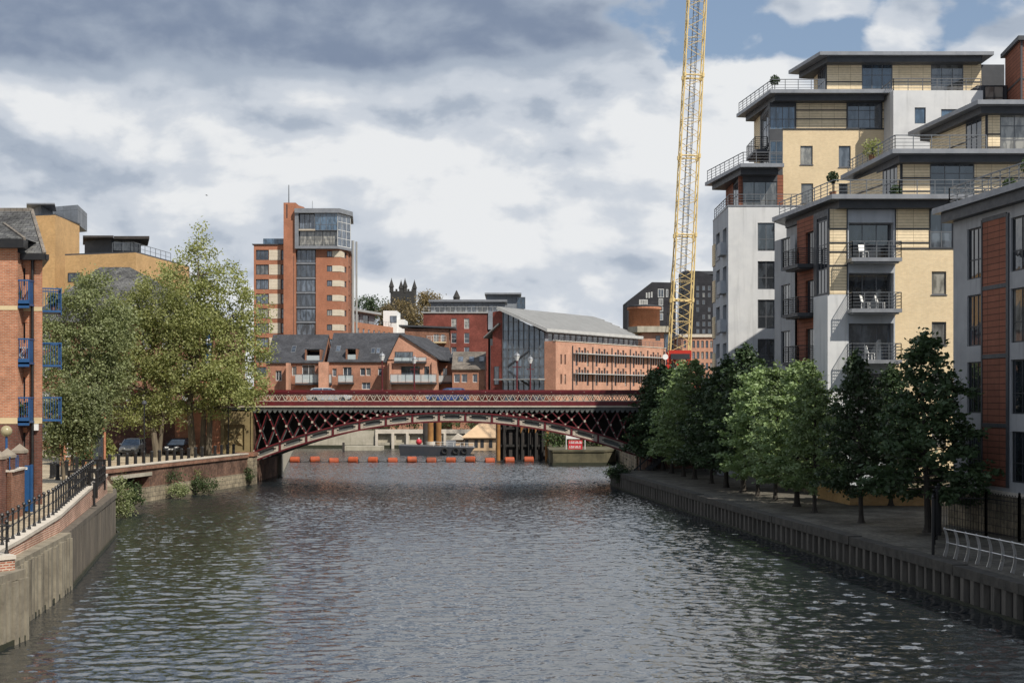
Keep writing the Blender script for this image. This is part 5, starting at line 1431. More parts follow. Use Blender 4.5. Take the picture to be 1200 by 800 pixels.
# right brick part with chamfered sunlit corner
P0, P1, P2 = Vector((xt(370), DT_)), Vector((xt(398.5), DT_)), Vector((X(408, 274), 274.0)); P3 = Vector((X(414, 288), 288.0))
fA_ = Fr(tuple(P0), tuple(P1 - P0)); fB_ = Fr(tuple(P1), tuple(P2 - P1)); fC_ = Fr(tuple(P2), tuple(P3 - P2))
wA, wB_, wC_ = (P1 - P0).length, (P2 - P1).length, (P3 - P2).length
mb = MB(); mp = MB(); opA = []; opB = []; opC = []
for k in range(9):
    y = 294 + 17.2 * k; z0, z1 = ztw(y + 7), ztw(y)
    opA.append((xt(383) - xt(370), xt(389) - xt(370), z0, z1)); opB.append((wB_ * .55, wB_ * .8, z0, z1)); opC.append((1.5, 4.5, z0 - .6, z1 + .5)); opC.append((8, 11, z0 - .6, z1 + .5))
    fA_.slab(mp, xt(389.3) - xt(370), wA + .02, -.1, .06, z0, z1); fB_.slab(mp, .0, wB_ * .5, -.1, .06, z0, z1)
facade(mb, fA_, 0, wA, GF, ztw(292), opA, rv=.2); facade(mb, fB_, 0, wB_, GF, ztw(292), opB, rv=.2); facade(mb, fC_, 0, wC_, GF, ztw(288), opC, rv=.2); mb.build('wall', 'brick_tower', T_)
for fr_, ops in ((fA_, opA), (fB_, opB), (fC_, opC)):
    for o in ops: win(T_, fr_, *o, 2, 1, 'charcoal', 'glass_far', d=-.12, fw=.1)
mp.build('cream_panel', 'panel_cream', T_)
mb = MB(); mb.prism([tuple(P0 + Vector((.1, .5))), tuple(P1 + Vector((0, .5))), tuple(P2 + Vector((-.5, .2))), tuple(P3 + Vector((-.5, 0))), (xt(347), 288)], GF, ztw(292) - .02); mb.build('core', 'brick_tower', T_)
mb = MB(); q = Vector((X(413.5, 280), 280)); mb.tube((q.x, q.y, GF), (q.x, q.y, ztw(275)), .28, n=8); mb.tube((q.x + .5, q.y + 2, GF), (q.x + .5, q.y + 2, ztw(275)), .2, n=8); mb.build('steel_column', 'zinc_light', T_)
# projecting glazed penthouse
pz0, pz1 = ztw(292), ztw(250)
Q0, Q1, Q2 = Vector((xt(346.5), DT_ - 1.2)), Vector((xt(397), DT_ - 1.2)), Vector((X(411.5, 273.5), 273.5)); Q3 = Vector((X(412.5, 286), 286.))
mb = MB(); po = [tuple(Q0), tuple(Q1), tuple(Q2), tuple(Q3), (xt(346.5), 286)]
mb.prism(po, pz0, pz0 + .5); mb.prism([(p[0] + (.3 if i in (1, 2, 3) else 0), p[1] - (.4 if i < 2 else 0)) for i, p in enumerate(po)], pz1 - .1, pz1 + .75); mb.prism([tuple(Q0), (Q0.x + .7, Q0.y), (Q0.x + .7, 280), (Q0.x, 280)], pz0 + .5, pz1 - .1); mb.build('penthouse_frame', 'zinc', T_)
f1, f2_ = Fr(tuple(Q0), (1, 0)), Fr(tuple(Q1), tuple(Q2 - Q1)); L1, L2 = (Q1 - Q0).length, (Q2 - Q1).length
zm = (pz0 + pz1) / 2 + .3
win(T_, f1, .75, L1 * .45, zm, pz1 - .1, 3, 1, 'charcoal', 'glass_far', d=-.9, fw=.12); win(T_, f1, .75, L1 * .98, pz0 + .5, zm - .3, 5, 1, 'charcoal', 'glass_far', d=-.8, fw=.12)
win(T_, f1, L1 * .45, L1 - .02, zm - .3, pz1 - .1, 4, 2, 'frame_grey', 'glass_blue', d=-.1, fw=.12, rows=[.35]); win(T_, f2_, .02, L2, pz0 + .5, pz1 - .1, 3, 4, 'frame_white', 'glass_far', d=-.1, fw=.12)
mb = MB(); f1.slab(mb, .72, L1 * .47, -.95, -.05, zm - .3, zm); mb.build('balcony_slab', 'bridge_cream', T_)
mb = MB(); railing(mb, [f1.pt(.8, pz0 + .5, -.1), f1.pt(L1 - .1, pz0 + .5, -.1)], 1.3, 2, 1.2); mb.build('railing', 'steel_rail', T_)
mb = MB(); mb.prism([(p[0] + (.9 if i in (0, 4) else -.5), p[1] + (1.3 if i < 2 else -.1)) for i, p in enumerate(po)], pz0 + .5, pz1 - .11); mb.build('core', 'charcoal', T_)

# --- low orange terrace with white roof blocks right of the tower
O_ = thing('brick_terrace', 'long low orange brick block with grey balconies and a white roof box beside the tower', 'building', (X(440, 310), 310, GF))
fO = Fr((X(408, 290), 290), (X(468, 320) - X(408, 290), 30)); wo = math.hypot(X(468, 320) - X(408, 290), 30)
zo = Z(379, 300)
mb = MB(); ops = [(2 + i * 3.1, 3.2 + i * 3.1, zo - 3.2 - 3.4 * k, zo - 1.2 - 3.4 * k) for i in range(9) for k in range(4)]
ops = [o for o in ops if o[1] < wo]
facade(mb, fO, 0, wo, GF, zo, ops, rv=.2); mb.build('wall', 'brick_orange', O_)
for o in ops: win(O_, fO, *o, 1, 1, 'frame_white', 'glass_far', d=-.1)
mb = MB(); fO.slab(mb, 0, wo, -12, -.25, GF, zo - .02); mb.build('core', 'brick_orange', O_)
fO2 = Fr(fO.xy(0, -2.5), tuple(fO.u)); zo2 = Z(365, 300)
mb = MB(); ops = [(3, 7, zo + .3, zo2 - .4), (9, 13, zo + .3, zo2 - .4), (15, 18.5, zo + .3, zo2 - .4)]; facade(mb, fO2, 0, 22, zo, zo2, ops); mb.build('upper_wall', 'cladding_grey', O_)
for o in ops: win(O_, fO2, *o, 4, 1, 'charcoal', 'glass_far')
mb = MB(); fO2.slab(mb, 0, 22, -9, -.2, zo, zo2 - .01); mb.build('core', 'cladding_grey', O_)
mb = MB(); fO2.slab(mb, -1, 23, -9.5, 1.2, zo2, zo2 + .5); mb.build('roof_slab', 'zinc_light', O_)
mb = MB(); railing(mb, [fO.pt(.2, zo, -.2), fO.pt(wo - .2, zo, -.2)], 1.0, 2, 1.6); mb.build('railing', 'steel_rail', O_)
mb = MB(); a = X(449, 316); mb.box(a, X(465, 316), 316, 326, GF, Z(364, 316)); mb.box(X(465, 316) + .01, X(474, 316), 316.5, 326, GF, Z(374, 316)); mb.build('roof_box', 'white_paint', O_)
win(O_, Fr((a, 316), (1, 0)), 1.5, 3, Z(378, 316), Z(370, 316), 1, 1, 'charcoal', 'glass_far', d=.06)

# --- row of gabled brick houses behind the parapet
def gable_house(name, label, px0, px1, D, dep, eave, ridge, wops=(), side='brick_rose', roof='slate', overhang=.35):
    t_ = thing(name, label, 'house', ((X(px0, D) + X(px1, D)) / 2, D + dep / 2, GF))
    fr = Fr((X(px0, D), D), (1, 0)); w = X(px1, D) - X(px0, D)
    ze, zr = Z(eave, D), Z(ridge, D + dep / 2)
    o_ = [(X(a, D) - fr.P.x, X(b, D) - fr.P.x, Z(c, D), Z(e_, D)) for a, b, e_, c in wops]
    mb = MB(); facade(mb, fr, 0, w, GF, ze, o_, rv=.35)
    for a, sg in ((0, -1), (w, 1)):
        p = [fr.pt(a, GF, 0), fr.pt(a, GF, -dep), fr.pt(a, ze, -dep), fr.pt(a, zr - .05, -dep / 2), fr.pt(a, ze, 0)]
        mb.quad(*(p if sg > 0 else p[::-1]))
    mb.quad(fr.pt(w, GF, -dep), fr.pt(0, GF, -dep), fr.pt(0, ze, -dep), fr.pt(w, ze, -dep))
    mb.build('wall', side, t_)
    for o in o_: win(t_, fr, *o, 2 if o[1] - o[0] > 1 else 1, 1, 'frame_white' if o[1] - o[0] < 2.2 else 'charcoal', 'glass_far', d=-.2, fw=.09)
    mb = MB(); th = .16
    for s1, d0, d1 in ((1, overhang, -dep / 2), (-1, -dep - overhang, -dep / 2)):
        sl = (zr - ze) / (dep / 2); za = ze - sl * overhang
        b_ = [fr.pt(-.1, za, d0), fr.pt(w + .1, za, d0), fr.pt(w + .1, zr, d1), fr.pt(-.1, zr, d1)]
        tp = [(p[0], p[1], p[2] + th) for p in b_]
        if s1 < 0: b_ = b_[::-1]; tp = tp[::-1]
        mb.hexa(b_, tp)
    rf = mb.build('roof', roof, t_)
    return t_, fr, w, ze, zr, rf
def skylight(par, fr, a, w, ze, zr, dep, f0, f1, mat='glass_blue'):
    mb = MB(); sl = (zr - ze)
    def P(x, f_, e_): return (fr.pt(x, ze + sl * f_ + .18 + e_, -dep / 2 * f_))
    mb.hexa([P(a, f0, 0), P(a + w, f0, 0), P(a + w, f1, 0), P(a, f1, 0)], [P(a, f0, .1), P(a + w, f0, .1), P(a + w, f1, .1), P(a, f1, .1)])
    o = mb.build('skylight', 'frame_grey', par)
    mb = MB(); mb.quad(P(a + .1, f0 + .02, .11), P(a + w - .1, f0 + .02, .11), P(a + w - .1, f1 - .02, .11), P(a + .1, f1 - .02, .11)); mb.build('pane', 'glass_far', o)
def glass_balcony(par, D, pxa, pxb, y0, y1, dep=1.3):
    mb = MB(); xa, xb = X(pxa, D), X(pxb, D); z0, z1 = Z(y1, D), Z(y0, D)
    mb.box(xa, xb, D - dep, D - .01, z0 - .25, z0); o = mb.build('balcony', 'charcoal', par)
    mb = MB(); mb.box(xa, xb, D - dep, D - dep + .04, z0 + .08, z1); n = max(2, int((xb - xa) / 1.2)); mb.build('glass_guard', 'rail_glass', o)
    mb = MB()
    for i in range(n + 1): x = xa + (xb - xa - .06) * i / n; mb.box(x, x + .06, D - dep - .06, D - dep - .002, z0, z1 + .05)
    mb.box(xa, xb, D - dep - .05, D - dep + .05, z1 + .051, z1 + .11); mb.build('railing', 'steel_rail', o)
def dormer_recess(par, fr, a, w, ze, zr, dep):
    """dark roof terrace cut into the slope, with brick cheeks and a lead front"""
    mb = MB(); sl = (zr - ze) / (dep / 2); z1 = ze + sl * 2.8 + .3
    fr.slab(mb, a, a + w, -2.9, -2.75, ze, z1 - .02); o = mb.build('roof_terrace', 'charcoal', par)
    mb = MB()
    for x in (a - .3, a + w): mb.prism([fr.xy(x, -.25), fr.xy(x + .3, -.25), fr.xy(x + .3, -3), fr.xy(x, -3)], ze - .3, z1)
    mb.build('cheek', 'brick_brown', o)
    mb = MB(); fr.slab(mb, a - .3, a + w + .3, -3.6, -.3, z1 + .002, z1 + .14); mb.build('lead_roof', 'slate', o)
    mb = MB(); fr.slab(mb, a + .02, a + w - .02, -.4, -.2, ze - .2, ze + 1.1); mb.build('guard', 'rail_glass', o)
    win(par, fr, a + .02, a + w - .02, ze + .1, z1 - .05, 3, 1, 'charcoal', 'glass_far', d=-2.6)
H1, f1_, w1_, ze1, zr1, rf1 = gable_house('gabled_house', 'brown brick gabled house with black slate roof at the left end of the row', 312, 378, 240, 15, 424, 393,
    [(342, 347.5, 429, 440), (354, 369, 427, 445), (323, 330, 434, 446)])
glass_balcony(H1, 240, 347, 390, 439, 449); skylight(H1, f1_, X(338, 240) - X(312, 240), .8, ze1, zr1, 15, .3, .55); dormer_recess(H1, f1_, X(359, 240) - X(312, 240), 2.2, ze1, zr1, 15)
mb = MB(); mb.box(X(335, 237), X(338, 237), 237, 239.9, GF, Z(425, 237)); mb.box(X(373, 237), X(384, 237), 237.2, 239.8, GF, Z(424, 237)); mb.build('wing_wall', 'brick_pink', H1)
H2, f2h, w2h, ze2, zr2, rf2 = gable_house('gabled_house', 'middle gabled house of the row with two white skylights in a black slate roof', 384.5, 470, 239, 16, 423, 391,
    [(389.5, 394.5, 431.5, 441), (402, 412, 430, 444), (422, 428, 431, 440), (429, 434.5, 431, 440), (443, 448, 431, 440), (424, 434, 448, 456)])
glass_balcony(H2, 239, 397, 415, 440, 448)
for px in (433, 439): skylight(H2, f2h, X(px, 239) - X(384.5, 239), .7, ze2, zr2, 16, .22, .42)
skylight(H2, f2h, X(391, 239) - X(384.5, 239), .8, ze2, zr2, 16, .28, .5); dormer_recess(H2, f2h, X(407, 239) - X(384.5, 239), 1.4, ze2, zr2, 16)
# cross wing facing the river
D = 234.0
H3 = thing('gabled_house', 'gable fronted brick house with a wide balcony and a long slate slope on its right', 'house', (X(482, D), D + 9, GF))
fr = Fr((X(454, D), D), (1, 0)); w = X(512, D) - X(454, D); za, zl_, zr_ = Z(392, D), Z(423, D), Z(420, D); ap = X(468.5, D) - X(454, D)
o1 = (X(463, D) - fr.P.x, X(484, D) - fr.P.x, Z(423, D), Z(412, D)); o2 = (X(470, D) - fr.P.x, X(492, D) - fr.P.x, Z(445, D), Z(429, D)); o3 = (X(497, D) - fr.P.x, X(503, D) - fr.P.x, Z(444, D), Z(429, D))
mb = MB(); facade(mb, fr, 0, w, GF, zr_ - .2, [o2, o3], rv=.5)
mb.quad(fr.pt(0, zr_ - .2), fr.pt(w, zr_ - .2), fr.pt(w, zr_), fr.pt(ap, za), fr.pt(0, zl_))
mb.quad(fr.pt(w, GF), fr.pt(w, GF, -18), fr.pt(w, zr_, -18), fr.pt(w, zr_)); mb.quad(fr.pt(0, GF, -18), fr.pt(0, GF), fr.pt(0, zl_), fr.pt(0, zl_, -18)); mb.build('wall', 'brick_pink', H3)
mb = MB(); fr.slab(mb, X(456.5, D) - fr.P.x, X(459, D) - fr.P.x, .02, .5, GF, Z(424, D)); fr.slab(mb, X(506, D) - fr.P.x, X(511, D) - fr.P.x, .02, .4, GF, Z(424, D)); mb.build('pier', 'brick_pink', H3)
win(H3, fr, *o1[:2], o1[2], o1[3], 6, 1, 'charcoal', 'glass_far', d=.1); win(H3, fr, *o2, 5, 1, 'charcoal', 'glass_far', d=-.4); win(H3, fr, *o3, 1, 1, 'charcoal', 'glass_far', d=-.4)
mb = MB(); th = .2; ry = 9.0; bx = X(497, D + 14) - X(468.5, D) - fr.P.x * 0
def rp(a, z, d): return fr.pt(a, z, d)
skew = 3.4
b_ = [rp(ap, za, .3), rp(w + .5, zr_ - .3, .3), rp(w + .5 + skew, zr_ - .3, -18), rp(ap + skew, za, -18)]; mb.hexa(b_, [(p[0], p[1], p[2] + th) for p in b_])
b_ = [rp(-.3, zl_ - .4, .3), rp(ap, za, .3), rp(ap + skew, za, -18), rp(-.3 + skew, zl_ - .4, -18)]; mb.hexa(b_, [(p[0], p[1], p[2] + th) for p in b_]); mb.build('roof', 'slate', H3)
for px in (492, 501):
    a = X(px, D) - fr.P.x; mb = MB()
    def sp_(x, d): return rp(x, za + (zr_ - .3 - za) * (x - ap) / (w + .5 - ap) + th, d)
    for dd in (-3.2,):
        bb = [sp_(a, dd), sp_(a + 1.4, dd), sp_(a + 1.6, dd - 1.6), sp_(a + .2, dd - 1.6)]; mb.hexa(bb, [(p[0], p[1], p[2] + .1) for p in bb])
    mb.build('skylight', 'glass_far', H3)
glass_balcony(H3, 234, 458, 512, 439, 448); glass_balcony(H3, 234, 462, 500, 419, 423.5, .8)
H4 = thing('lean_to_house', 'low brick house wing with slate roof between the gabled house and the small slate cottage', 'house', (X(520, 241), 243, GF))
fr = Fr((X(511, 241), 241), (1, 0)); w = X(531, 241) - X(511, 241); o1 = (X(519, 241) - fr.P.x, X(524, 241) - fr.P.x, Z(447, 241), Z(431, 241)); o2 = (X(513.5, 241) - fr.P.x, X(517, 241) - fr.P.x, Z(443, 241), Z(433, 241))
mb = MB(); facade(mb, fr, 0, w, GF, Z(424, 241), [o1, o2], rv=.3); mb.build('wall', 'brick_pink', H4)
win(H4, fr, *o1, 2, 1, 'charcoal', 'glass_far', d=-.2); win(H4, fr, *o2, 1, 1, 'charcoal', 'glass_far', d=-.2)
mb = MB(); b_ = [fr.pt(-.2, Z(424, 241), .3), fr.pt(w + .2, Z(426, 241), .3), fr.pt(w - 1, Z(407, 241), -6), fr.pt(-.2, Z(405, 241), -6)]; mb.hexa(b_, [(p[0], p[1], p[2] + .2) for p in b_]); mb.build('roof', 'slate', H4)
glass_balcony(H4, 241, 511, 530, 440, 448)
H5, f5, w5, ze5, zr5, rf5 = gable_house('slate_cottage', 'small brown brick cottage with a mossy grey slate roof and three skylights', 530, 568, 236, 11, 432, 413,
    [(532, 539, 438, 448), (541, 547.5, 438, 448), (554, 559.5, 438, 448)], roof='slate_tile')
for px in (536, 549, 561): skylight(H5, f5, X(px, 236) - X(530, 236), .9, ze5, zr5, 11, .35, .65)
# --- red brick flats with grey penthouse
K_ = thing('brick_flats', 'dark red brick flats with a grey set back penthouse in the middle of the skyline', 'flats', (X(540, 262), 268, GF))
DK = 285.0; fK = Fr((X(496, DK), DK), (1, 0)); wk = X(572, DK) - X(496, DK); zk = Z(367, DK)
def ak(px): return X(px, DK) - fK.P.x
ops = [(ak(a), ak(b), Z(y1, DK), Z(y0, DK)) for a, b in ((529, 535), (544, 550)) for y0, y1 in ((373, 385), (390, 402), (406.5, 418))]
mb = MB(); facade(mb, fK, 0, wk, GF, zk, ops, rv=.2); mb.build('wall', 'brick_wine', K_)
for o in ops: win(K_, fK, *o, 1, 2, 'frame_white', 'glass_far', d=-.12, rows=[.45])
mb = MB(); fK.slab(mb, 0, wk, -14, -.25, GF, zk - .02); mb.build('core', 'brick_wine', K_)
mb = MB(); fK.slab(mb, wk + .01, ak(583), -12, .3, Z(386, DK), zk + .3); mb.build('cladding_panel', 'cladding_grey', K_)
mb = MB(); fK.slab(mb, wk + .4, ak(592), -12, -.3, GF, zk - .4); mb.build('side_wall', 'charcoal', K_)
mb = MB(); fK.slab(mb, -.2, wk + .3, -13, .25, zk + .003, zk + .25); mb.build('parapet_cap', 'zinc_light', K_)
fK2 = Fr(fK.xy(ak(504), -2.5), (1, 0)); w2k = ak(592) - ak(504); z2k = Z(353, DK)
ops = [(1 + i * 2.15, 2.6 + i * 2.15, zk + .3, z2k - .5) for i in range(6)]
mb = MB(); facade(mb, fK2, 0, w2k, zk + .25, z2k, ops); mb.build('penthouse_wall', 'cladding_grey', K_)
for o in ops: win(K_, fK2, *o, 2, 1, 'charcoal', 'glass_far', d=-.05)
mb = MB(); fK2.slab(mb, .1, w2k - .1, -9, -.2, zk + .25, z2k - .01); mb.build('core', 'cladding_grey', K_)
mb = MB(); fK2.slab(mb, -.4, w2k + .4, -9.5, 1.2, z2k, z2k + .45); mb.build('roof_slab', 'zinc', K_)
mb = MB(); railing(mb, [fK.pt(.1, zk + .25, -.1), fK.pt(ak(590), zk + .25, -.1)], 1.05, 3, 1.1, .08, .05, .08); mb.build('railing', 'zinc_light', K_)
mb = MB(); mb.box(X(570, 298), X(609, 298), 298, 310, GF, Z(345.5, 298)); o = mb.build('rear_block', 'cladding_grey', K_)
win(K_, Fr((X(605, 298), 298), (1, 0)), .1, 1.9, Z(362, 298), Z(348, 298), 2, 2, 'frame_grey', 'glass_blue', d=.06)
mb = MB(); mb.box(X(568, 297), X(611, 297), 296.6, 311, Z(345.5, 298) + .01, Z(343.5, 298)); mb.build('roof_slab', 'zinc', K_)
mb = MB(); mb.box(X(609.5, 298), X(614, 298), 298, 300, Z(362, 298), Z(361, 298)); mb.build('bracket', 'zinc', K_)
# --- flats with cream balconies
M_ = thing('balcony_flats', 'small brick flats with cream balconies and a thin flat roof behind the slate gable', 'flats', (X(500, 240), 244, GF))
DM = 262.0; fM = Fr((X(474, DM), DM), (1, 0)); wm_ = X(526, DM) - X(474, DM)
def am(px): return X(px, DM) - fM.P.x
ops = [(am(508), am(514), Z(y + 9, DM), Z(y, DM)) for y in (391.5, 408, 424)] + [(am(517), am(521), Z(y + 9, DM), Z(y, DM)) for y in (391.5, 408, 424)]
mb = MB(); facade(mb, fM, 0, wm_, GF, Z(385, DM), ops); mb.build('wall', 'brick_brown', M_)
for o in ops: win(M_, fM, *o, 2, 1, 'frame_white', 'glass_far')
mb = MB(); fM.slab(mb, .05, wm_, -7, -.2, GF, Z(385, DM) - .02); mb.build('core', 'brick_brown', M_)
mb = MB(); b_ = [fM.pt(-1, Z(382.5, DM), .6), fM.pt(wm_ + 1.2, Z(385, DM), .6), fM.pt(wm_ + 1.2, Z(385, DM), -8), fM.pt(-1, Z(382.5, DM), -8)]; mb.hexa(b_, [(p[0], p[1], p[2] + .3) for p in b_]); mb.build('roof_slab', 'charcoal', M_)
for y in (400.5, 417): balcony(M_, fM, am(500), am(523), Z(y, DM) , 1.3, 'cream_band', 'frame_white', rails=4)
# --- big glazed gable building
V_ = thing('glass_gable_building', 'brick office with a tall glazed gable and long pale metal roof above the bridge', 'office', (8, 245, GF))
E0 = Vector((5.3, 228.0)); uu = Vector((.53, .848)).normalized(); vv = Vector((uu.y, -uu.x))       # along the long side; outward
LV = 33.0
fV = Fr(tuple(E0 - vv * 10.0), tuple(vv))           # gable front, left to right
WG = 10.0; zap, zev, zlf = 22.4, 18.65, 16.1
apx = 1.7
def gz(a): return zap - (zap - zev) * (a - apx) / (WG - apx) if a >= apx else zap - (zap - zlf) * .0
mb = MB()
facade(mb, fV, -.4, 0, GF, zap - 6.0)
mb.quad(fV.pt(0, GF), fV.pt(apx + .3, GF), fV.pt(apx + .3, zap - .4), fV.pt(apx, zap - .3), fV.pt(0, zap - .5)); mb.build('gable_wall', 'brick_wine', V_)
for z0, z1 in ((5.6, 8.0), (10, 13)): win(V_, fV, .35, 1.25, z0, z1, 1, 1, 'charcoal', 'glass_far', d=.06)
# glazing of the gable in vertical bays, with the stairs behind it
mb = MB(); n = 8; a0, a1 = apx + .3, WG - .1
for i in range(n + 1):
    a = a0 + (a1 - a0) * i / n; fV.slab(mb, a - .05, a + .05, -.12, .08, GF + 4, gz(a) - .4)
for z in np.arange(GF + 4.5, 21.5, 1.45):
    am_ = a1 if z < gz(a1) - .5 else min(a1, apx + (zap - .4 - z) / ((zap - zev) / (WG - apx)))
    if am_ > a0 + .2: fV.slab(mb, a0, am_, -.1, .04, z - .035, z + .035)
gl = mb.build('gable_glazing', 'frame_grey', V_)
mb = MB()
for i in range(n):
    b0, b1 = a0 + (a1 - a0) * i / n, a0 + (a1 - a0) * (i + 1) / n
    mb.quad(fV.pt(b0, GF, -.05 - .02 * (i % 2)), fV.pt(b1, GF, -.05 - .02 * (i % 2)), fV.pt(b1, gz(b1) - .4, -.05 - .02 * (i % 2)), fV.pt(b0, gz(b0) - .4, -.05 - .02 * (i % 2)))
mb.build('pane', 'glass_sky_reflection', gl)
mb = MB()
for z, d_ in ((6.5, 1), (9.8, -1), (13.0, 1)):
    mb.bar(fV.pt(a0 + 1 + (0 if d_ > 0 else 4), z, .1), fV.pt(a0 + 1 + (4 if d_ > 0 else 0), z + 2.4, .1), .06, .25)
mb.build('stair', 'charcoal', V_)
mb = MB(); fV.slab(mb, a0 - .4, a1 + .2, .1, 2.2, Z(445, 228), Z(443.5, 228)); mb.build('canopy', 'zinc_light', V_)
# roof: one long sheet falling towards the sunny side, a short one to the left
def rpt(a, s1, z): q = E0 - vv * (WG - a) + uu * s1; return (q.x, q.y, z)
mb = MB(); sl = (zap - zev) / (WG - apx)
nS = 6
for i in range(nS):                                       # shallow curve across the slope
    f0, f1 = i / nS, (i + 1) / nS
    def cv(f_): a = apx - .2 + (WG + .9 - apx + .2) * f_; return a, zap - (zap - zev + .35) * f_ + .12 * math.sin(f_ * math.pi)
    (q0, y0), (q1, y1) = cv(f0), cv(f1)
    b_ = [rpt(q0, -1.0, y0), rpt(q1, -1.0, y1), rpt(q1, LV, y1), rpt(q0, LV - 1.5, y0)]; mb.hexa(b_, [(p[0], p[1], p[2] + .28) for p in b_])
b_ = [rpt(-1.4, -.6, zap - 4.8), rpt(apx - .2, -.6, zap - 2.6), rpt(apx - .2, LV, zap - 2.6), rpt(-1.4, LV, zap - 4.8)]; mb.hexa(b_, [(p[0], p[1], p[2] + .25) for p in b_]); mb.build('roof', 'roof_grey', V_)
mb = MB()
a_, b2 = rpt(WG + .9, -1.0, zev + .0), rpt(WG + .9, LV, zev + .0); mb.bar(a_, b2, .12, .5); a_ = rpt(apx - .2, -1.06, zap + .1); b2 = rpt(WG + .9, -1.06, zev); mb.bar(a_, b2, .12, .5); mb.build('fascia', 'shelf_grey', V_)
# walls under the roof
fVs = Fr(tuple(E0), tuple(uu))
mb = MB(); ops = [(1 + i * 1.9, 2.5 + i * 1.9, 16.9, zev - .4) for i in range(16)]; facade(mb, fVs, 0, LV - 1, 16.3, zev + .1, ops); mb.build('upper_wall', 'cladding_grey', V_)
for o in ops: win(V_, fVs, *o, 1, 1, 'charcoal', 'glass_far', d=-.06)
q = [tuple(E0 - vv * 10.3 + uu * .3), tuple(E0 - vv * .2 + uu * .3), tuple(E0 - vv * .2 + uu * (LV - 1)), tuple(E0 - vv * 10.3 + uu * (LV - 1))]
mb = MB(); mb.prism(q, GF, 15.9); mb.prism([tuple(E0 - vv * 6 + uu * .5), tuple(E0 - vv * .2 + uu * .5), tuple(E0 - vv * .2 + uu * (LV - 1)), tuple(E0 - vv * 6 + uu * (LV - 1))], 15.91, zev - .05); mb.build('core', 'brick_wine', V_)
# brick office front with window groups and sun shelves
P_ = E0 + vv * 2.1 - uu * .2; fP = Fr(tuple(P_), tuple(uu)); LP = 40.0; zp = Z(400, 229)
mb = MB(); ops = []
for i in range(5):
    a = 6.4 + i * 6.8
    for z in (Z(424, 232), Z(447, 232)):
        for k in range(5): ops.append((a + k * .95, a + k * .95 + .74, z - (.6 if k in (0, 4) else 0), z + (2.4 if k % 2 else 1.95)))
for z in (Z(427, 230), Z(450, 230)): ops += [(1.5, 2.0, z, z + 1.6), (2.8, 3.3, z, z + 1.6)]
facade(mb, fP, 0, LP, GF, zp, ops, rv=.25); fPf = Fr(tuple(P_ - vv * 2.1), tuple(vv)); facade(mb, fPf, 0, 2.1, GF, zp); mb.build('wall', 'brick_pink', V_)
for o in ops: win(V_, fP, *o, 1, 1, 'charcoal', 'glass', d=-.12, fw=.04)
mb = MB(); fP.slab(mb, .05, LP, -2.05, -.3, GF, zp - .25); mb.build('core', 'brick_pink', V_)
mb = MB(); fP.slab(mb, -.1, LP, -.35, .1, zp + .002, zp + .12); mb.build('parapet_cap', 'coping', V_)
mb = MB()
for z in (Z(414.5, 232), Z(438, 232)): fP.slab(mb, 5.4, LP - .5, .02, 1.1, z, z + .13)
mb.build('sun_shelf', 'shelf_grey', V_)
mb = MB()
for i in range(6): a = 5.3 + i * 6.8; mb.tube(fP.pt(a, GF, .12), fP.pt(a, zp - .6, .12), .1, n=6)
mb.build('drain_pipe', 'charcoal', V_)
mb = MB(); railing(mb, [fP.pt(0, zp + .12, -.1), fP.pt(LP - .3, zp + .12, -.1)], .8, 2, 1.5); mb.build('railing', 'steel_rail', V_)
# --- brick drum, concrete band and dark blocks behind the crane
R_ = thing('drum_building', 'brick building with a round brick drum on a concrete band behind the crane', 'building', (X(757, 300), 305, GF))
cx, cy = X(755, 304), 304.0; rr = 18.2 * 304 / F
mb = MB(); mb.lathe((cx, cy, 0), [(rr, Z(383, 300)), (rr, Z(362, 300)), (rr + .35, Z(362, 300) + .01), (rr + .35, Z(358.5, 300))], 28); mb.build('drum', 'brick_orange', R_, True)
mb = MB(); mb.lathe((cx, cy, 0), [(rr + .45, Z(358.4, 300)), (rr + .45, Z(357, 300)), (.3, Z(355, 300))], 28); mb.build('drum_roof', 'charcoal', R_)
mb = MB(); mb.prism([(X(737, 300), 302), (X(747, 298), 298), (X(785, 298), 298), (X(785, 310), 310), (X(737, 310), 310)], Z(389, 298), Z(382, 298)); mb.build('concrete_band', 'concrete', R_)
mb = MB(); fRb = Fr((X(752, 299), 299), (1, 0)); wr = X(778, 299) - X(752, 299); ops = [(2.9, 3.9, Z(399, 299), Z(393, 299)), (2.9, 3.9, Z(418, 299), Z(412, 299))]
facade(mb, fRb, 0, wr, GF, Z(389, 298) - .02, ops); mb.build('wall', 'brick_pink', R_)
for o in ops: win(R_, fRb, *o, 1, 1, 'charcoal', 'glass_far')
mb = MB(); fRb.slab(mb, 0, wr, -9, -.2, GF, Z(389, 298) - .03); mb.build('core', 'brick_orange', R_)
win(R_, Fr((fRb.xy(wr)[0] + .05, 299.5), (1, 0)), 0, 1.9, GF, Z(391, 299), 3, 9, 'frame_grey', 'glass_blue', d=0)
N1 = thing('dark_office', 'black clad office with slanted roof line and white window column behind the drum', 'office', (X(765, 360), 365, GF))
DN = 360.0
pl = [(X(735, DN), GF), (X(735, DN), Z(353, DN)), (X(764, DN), Z(330.5, DN)), (X(792, DN), Z(331, DN)), (X(792, DN), GF)]
mb = MB(); mb.extrude_y(pl, DN, DN + 14); mb.build('wall', 'cladding_dark', N1)
fN = Fr((X(735, DN), DN), (1, 0))
def an(px): return X(px, DN) - fN.P.x
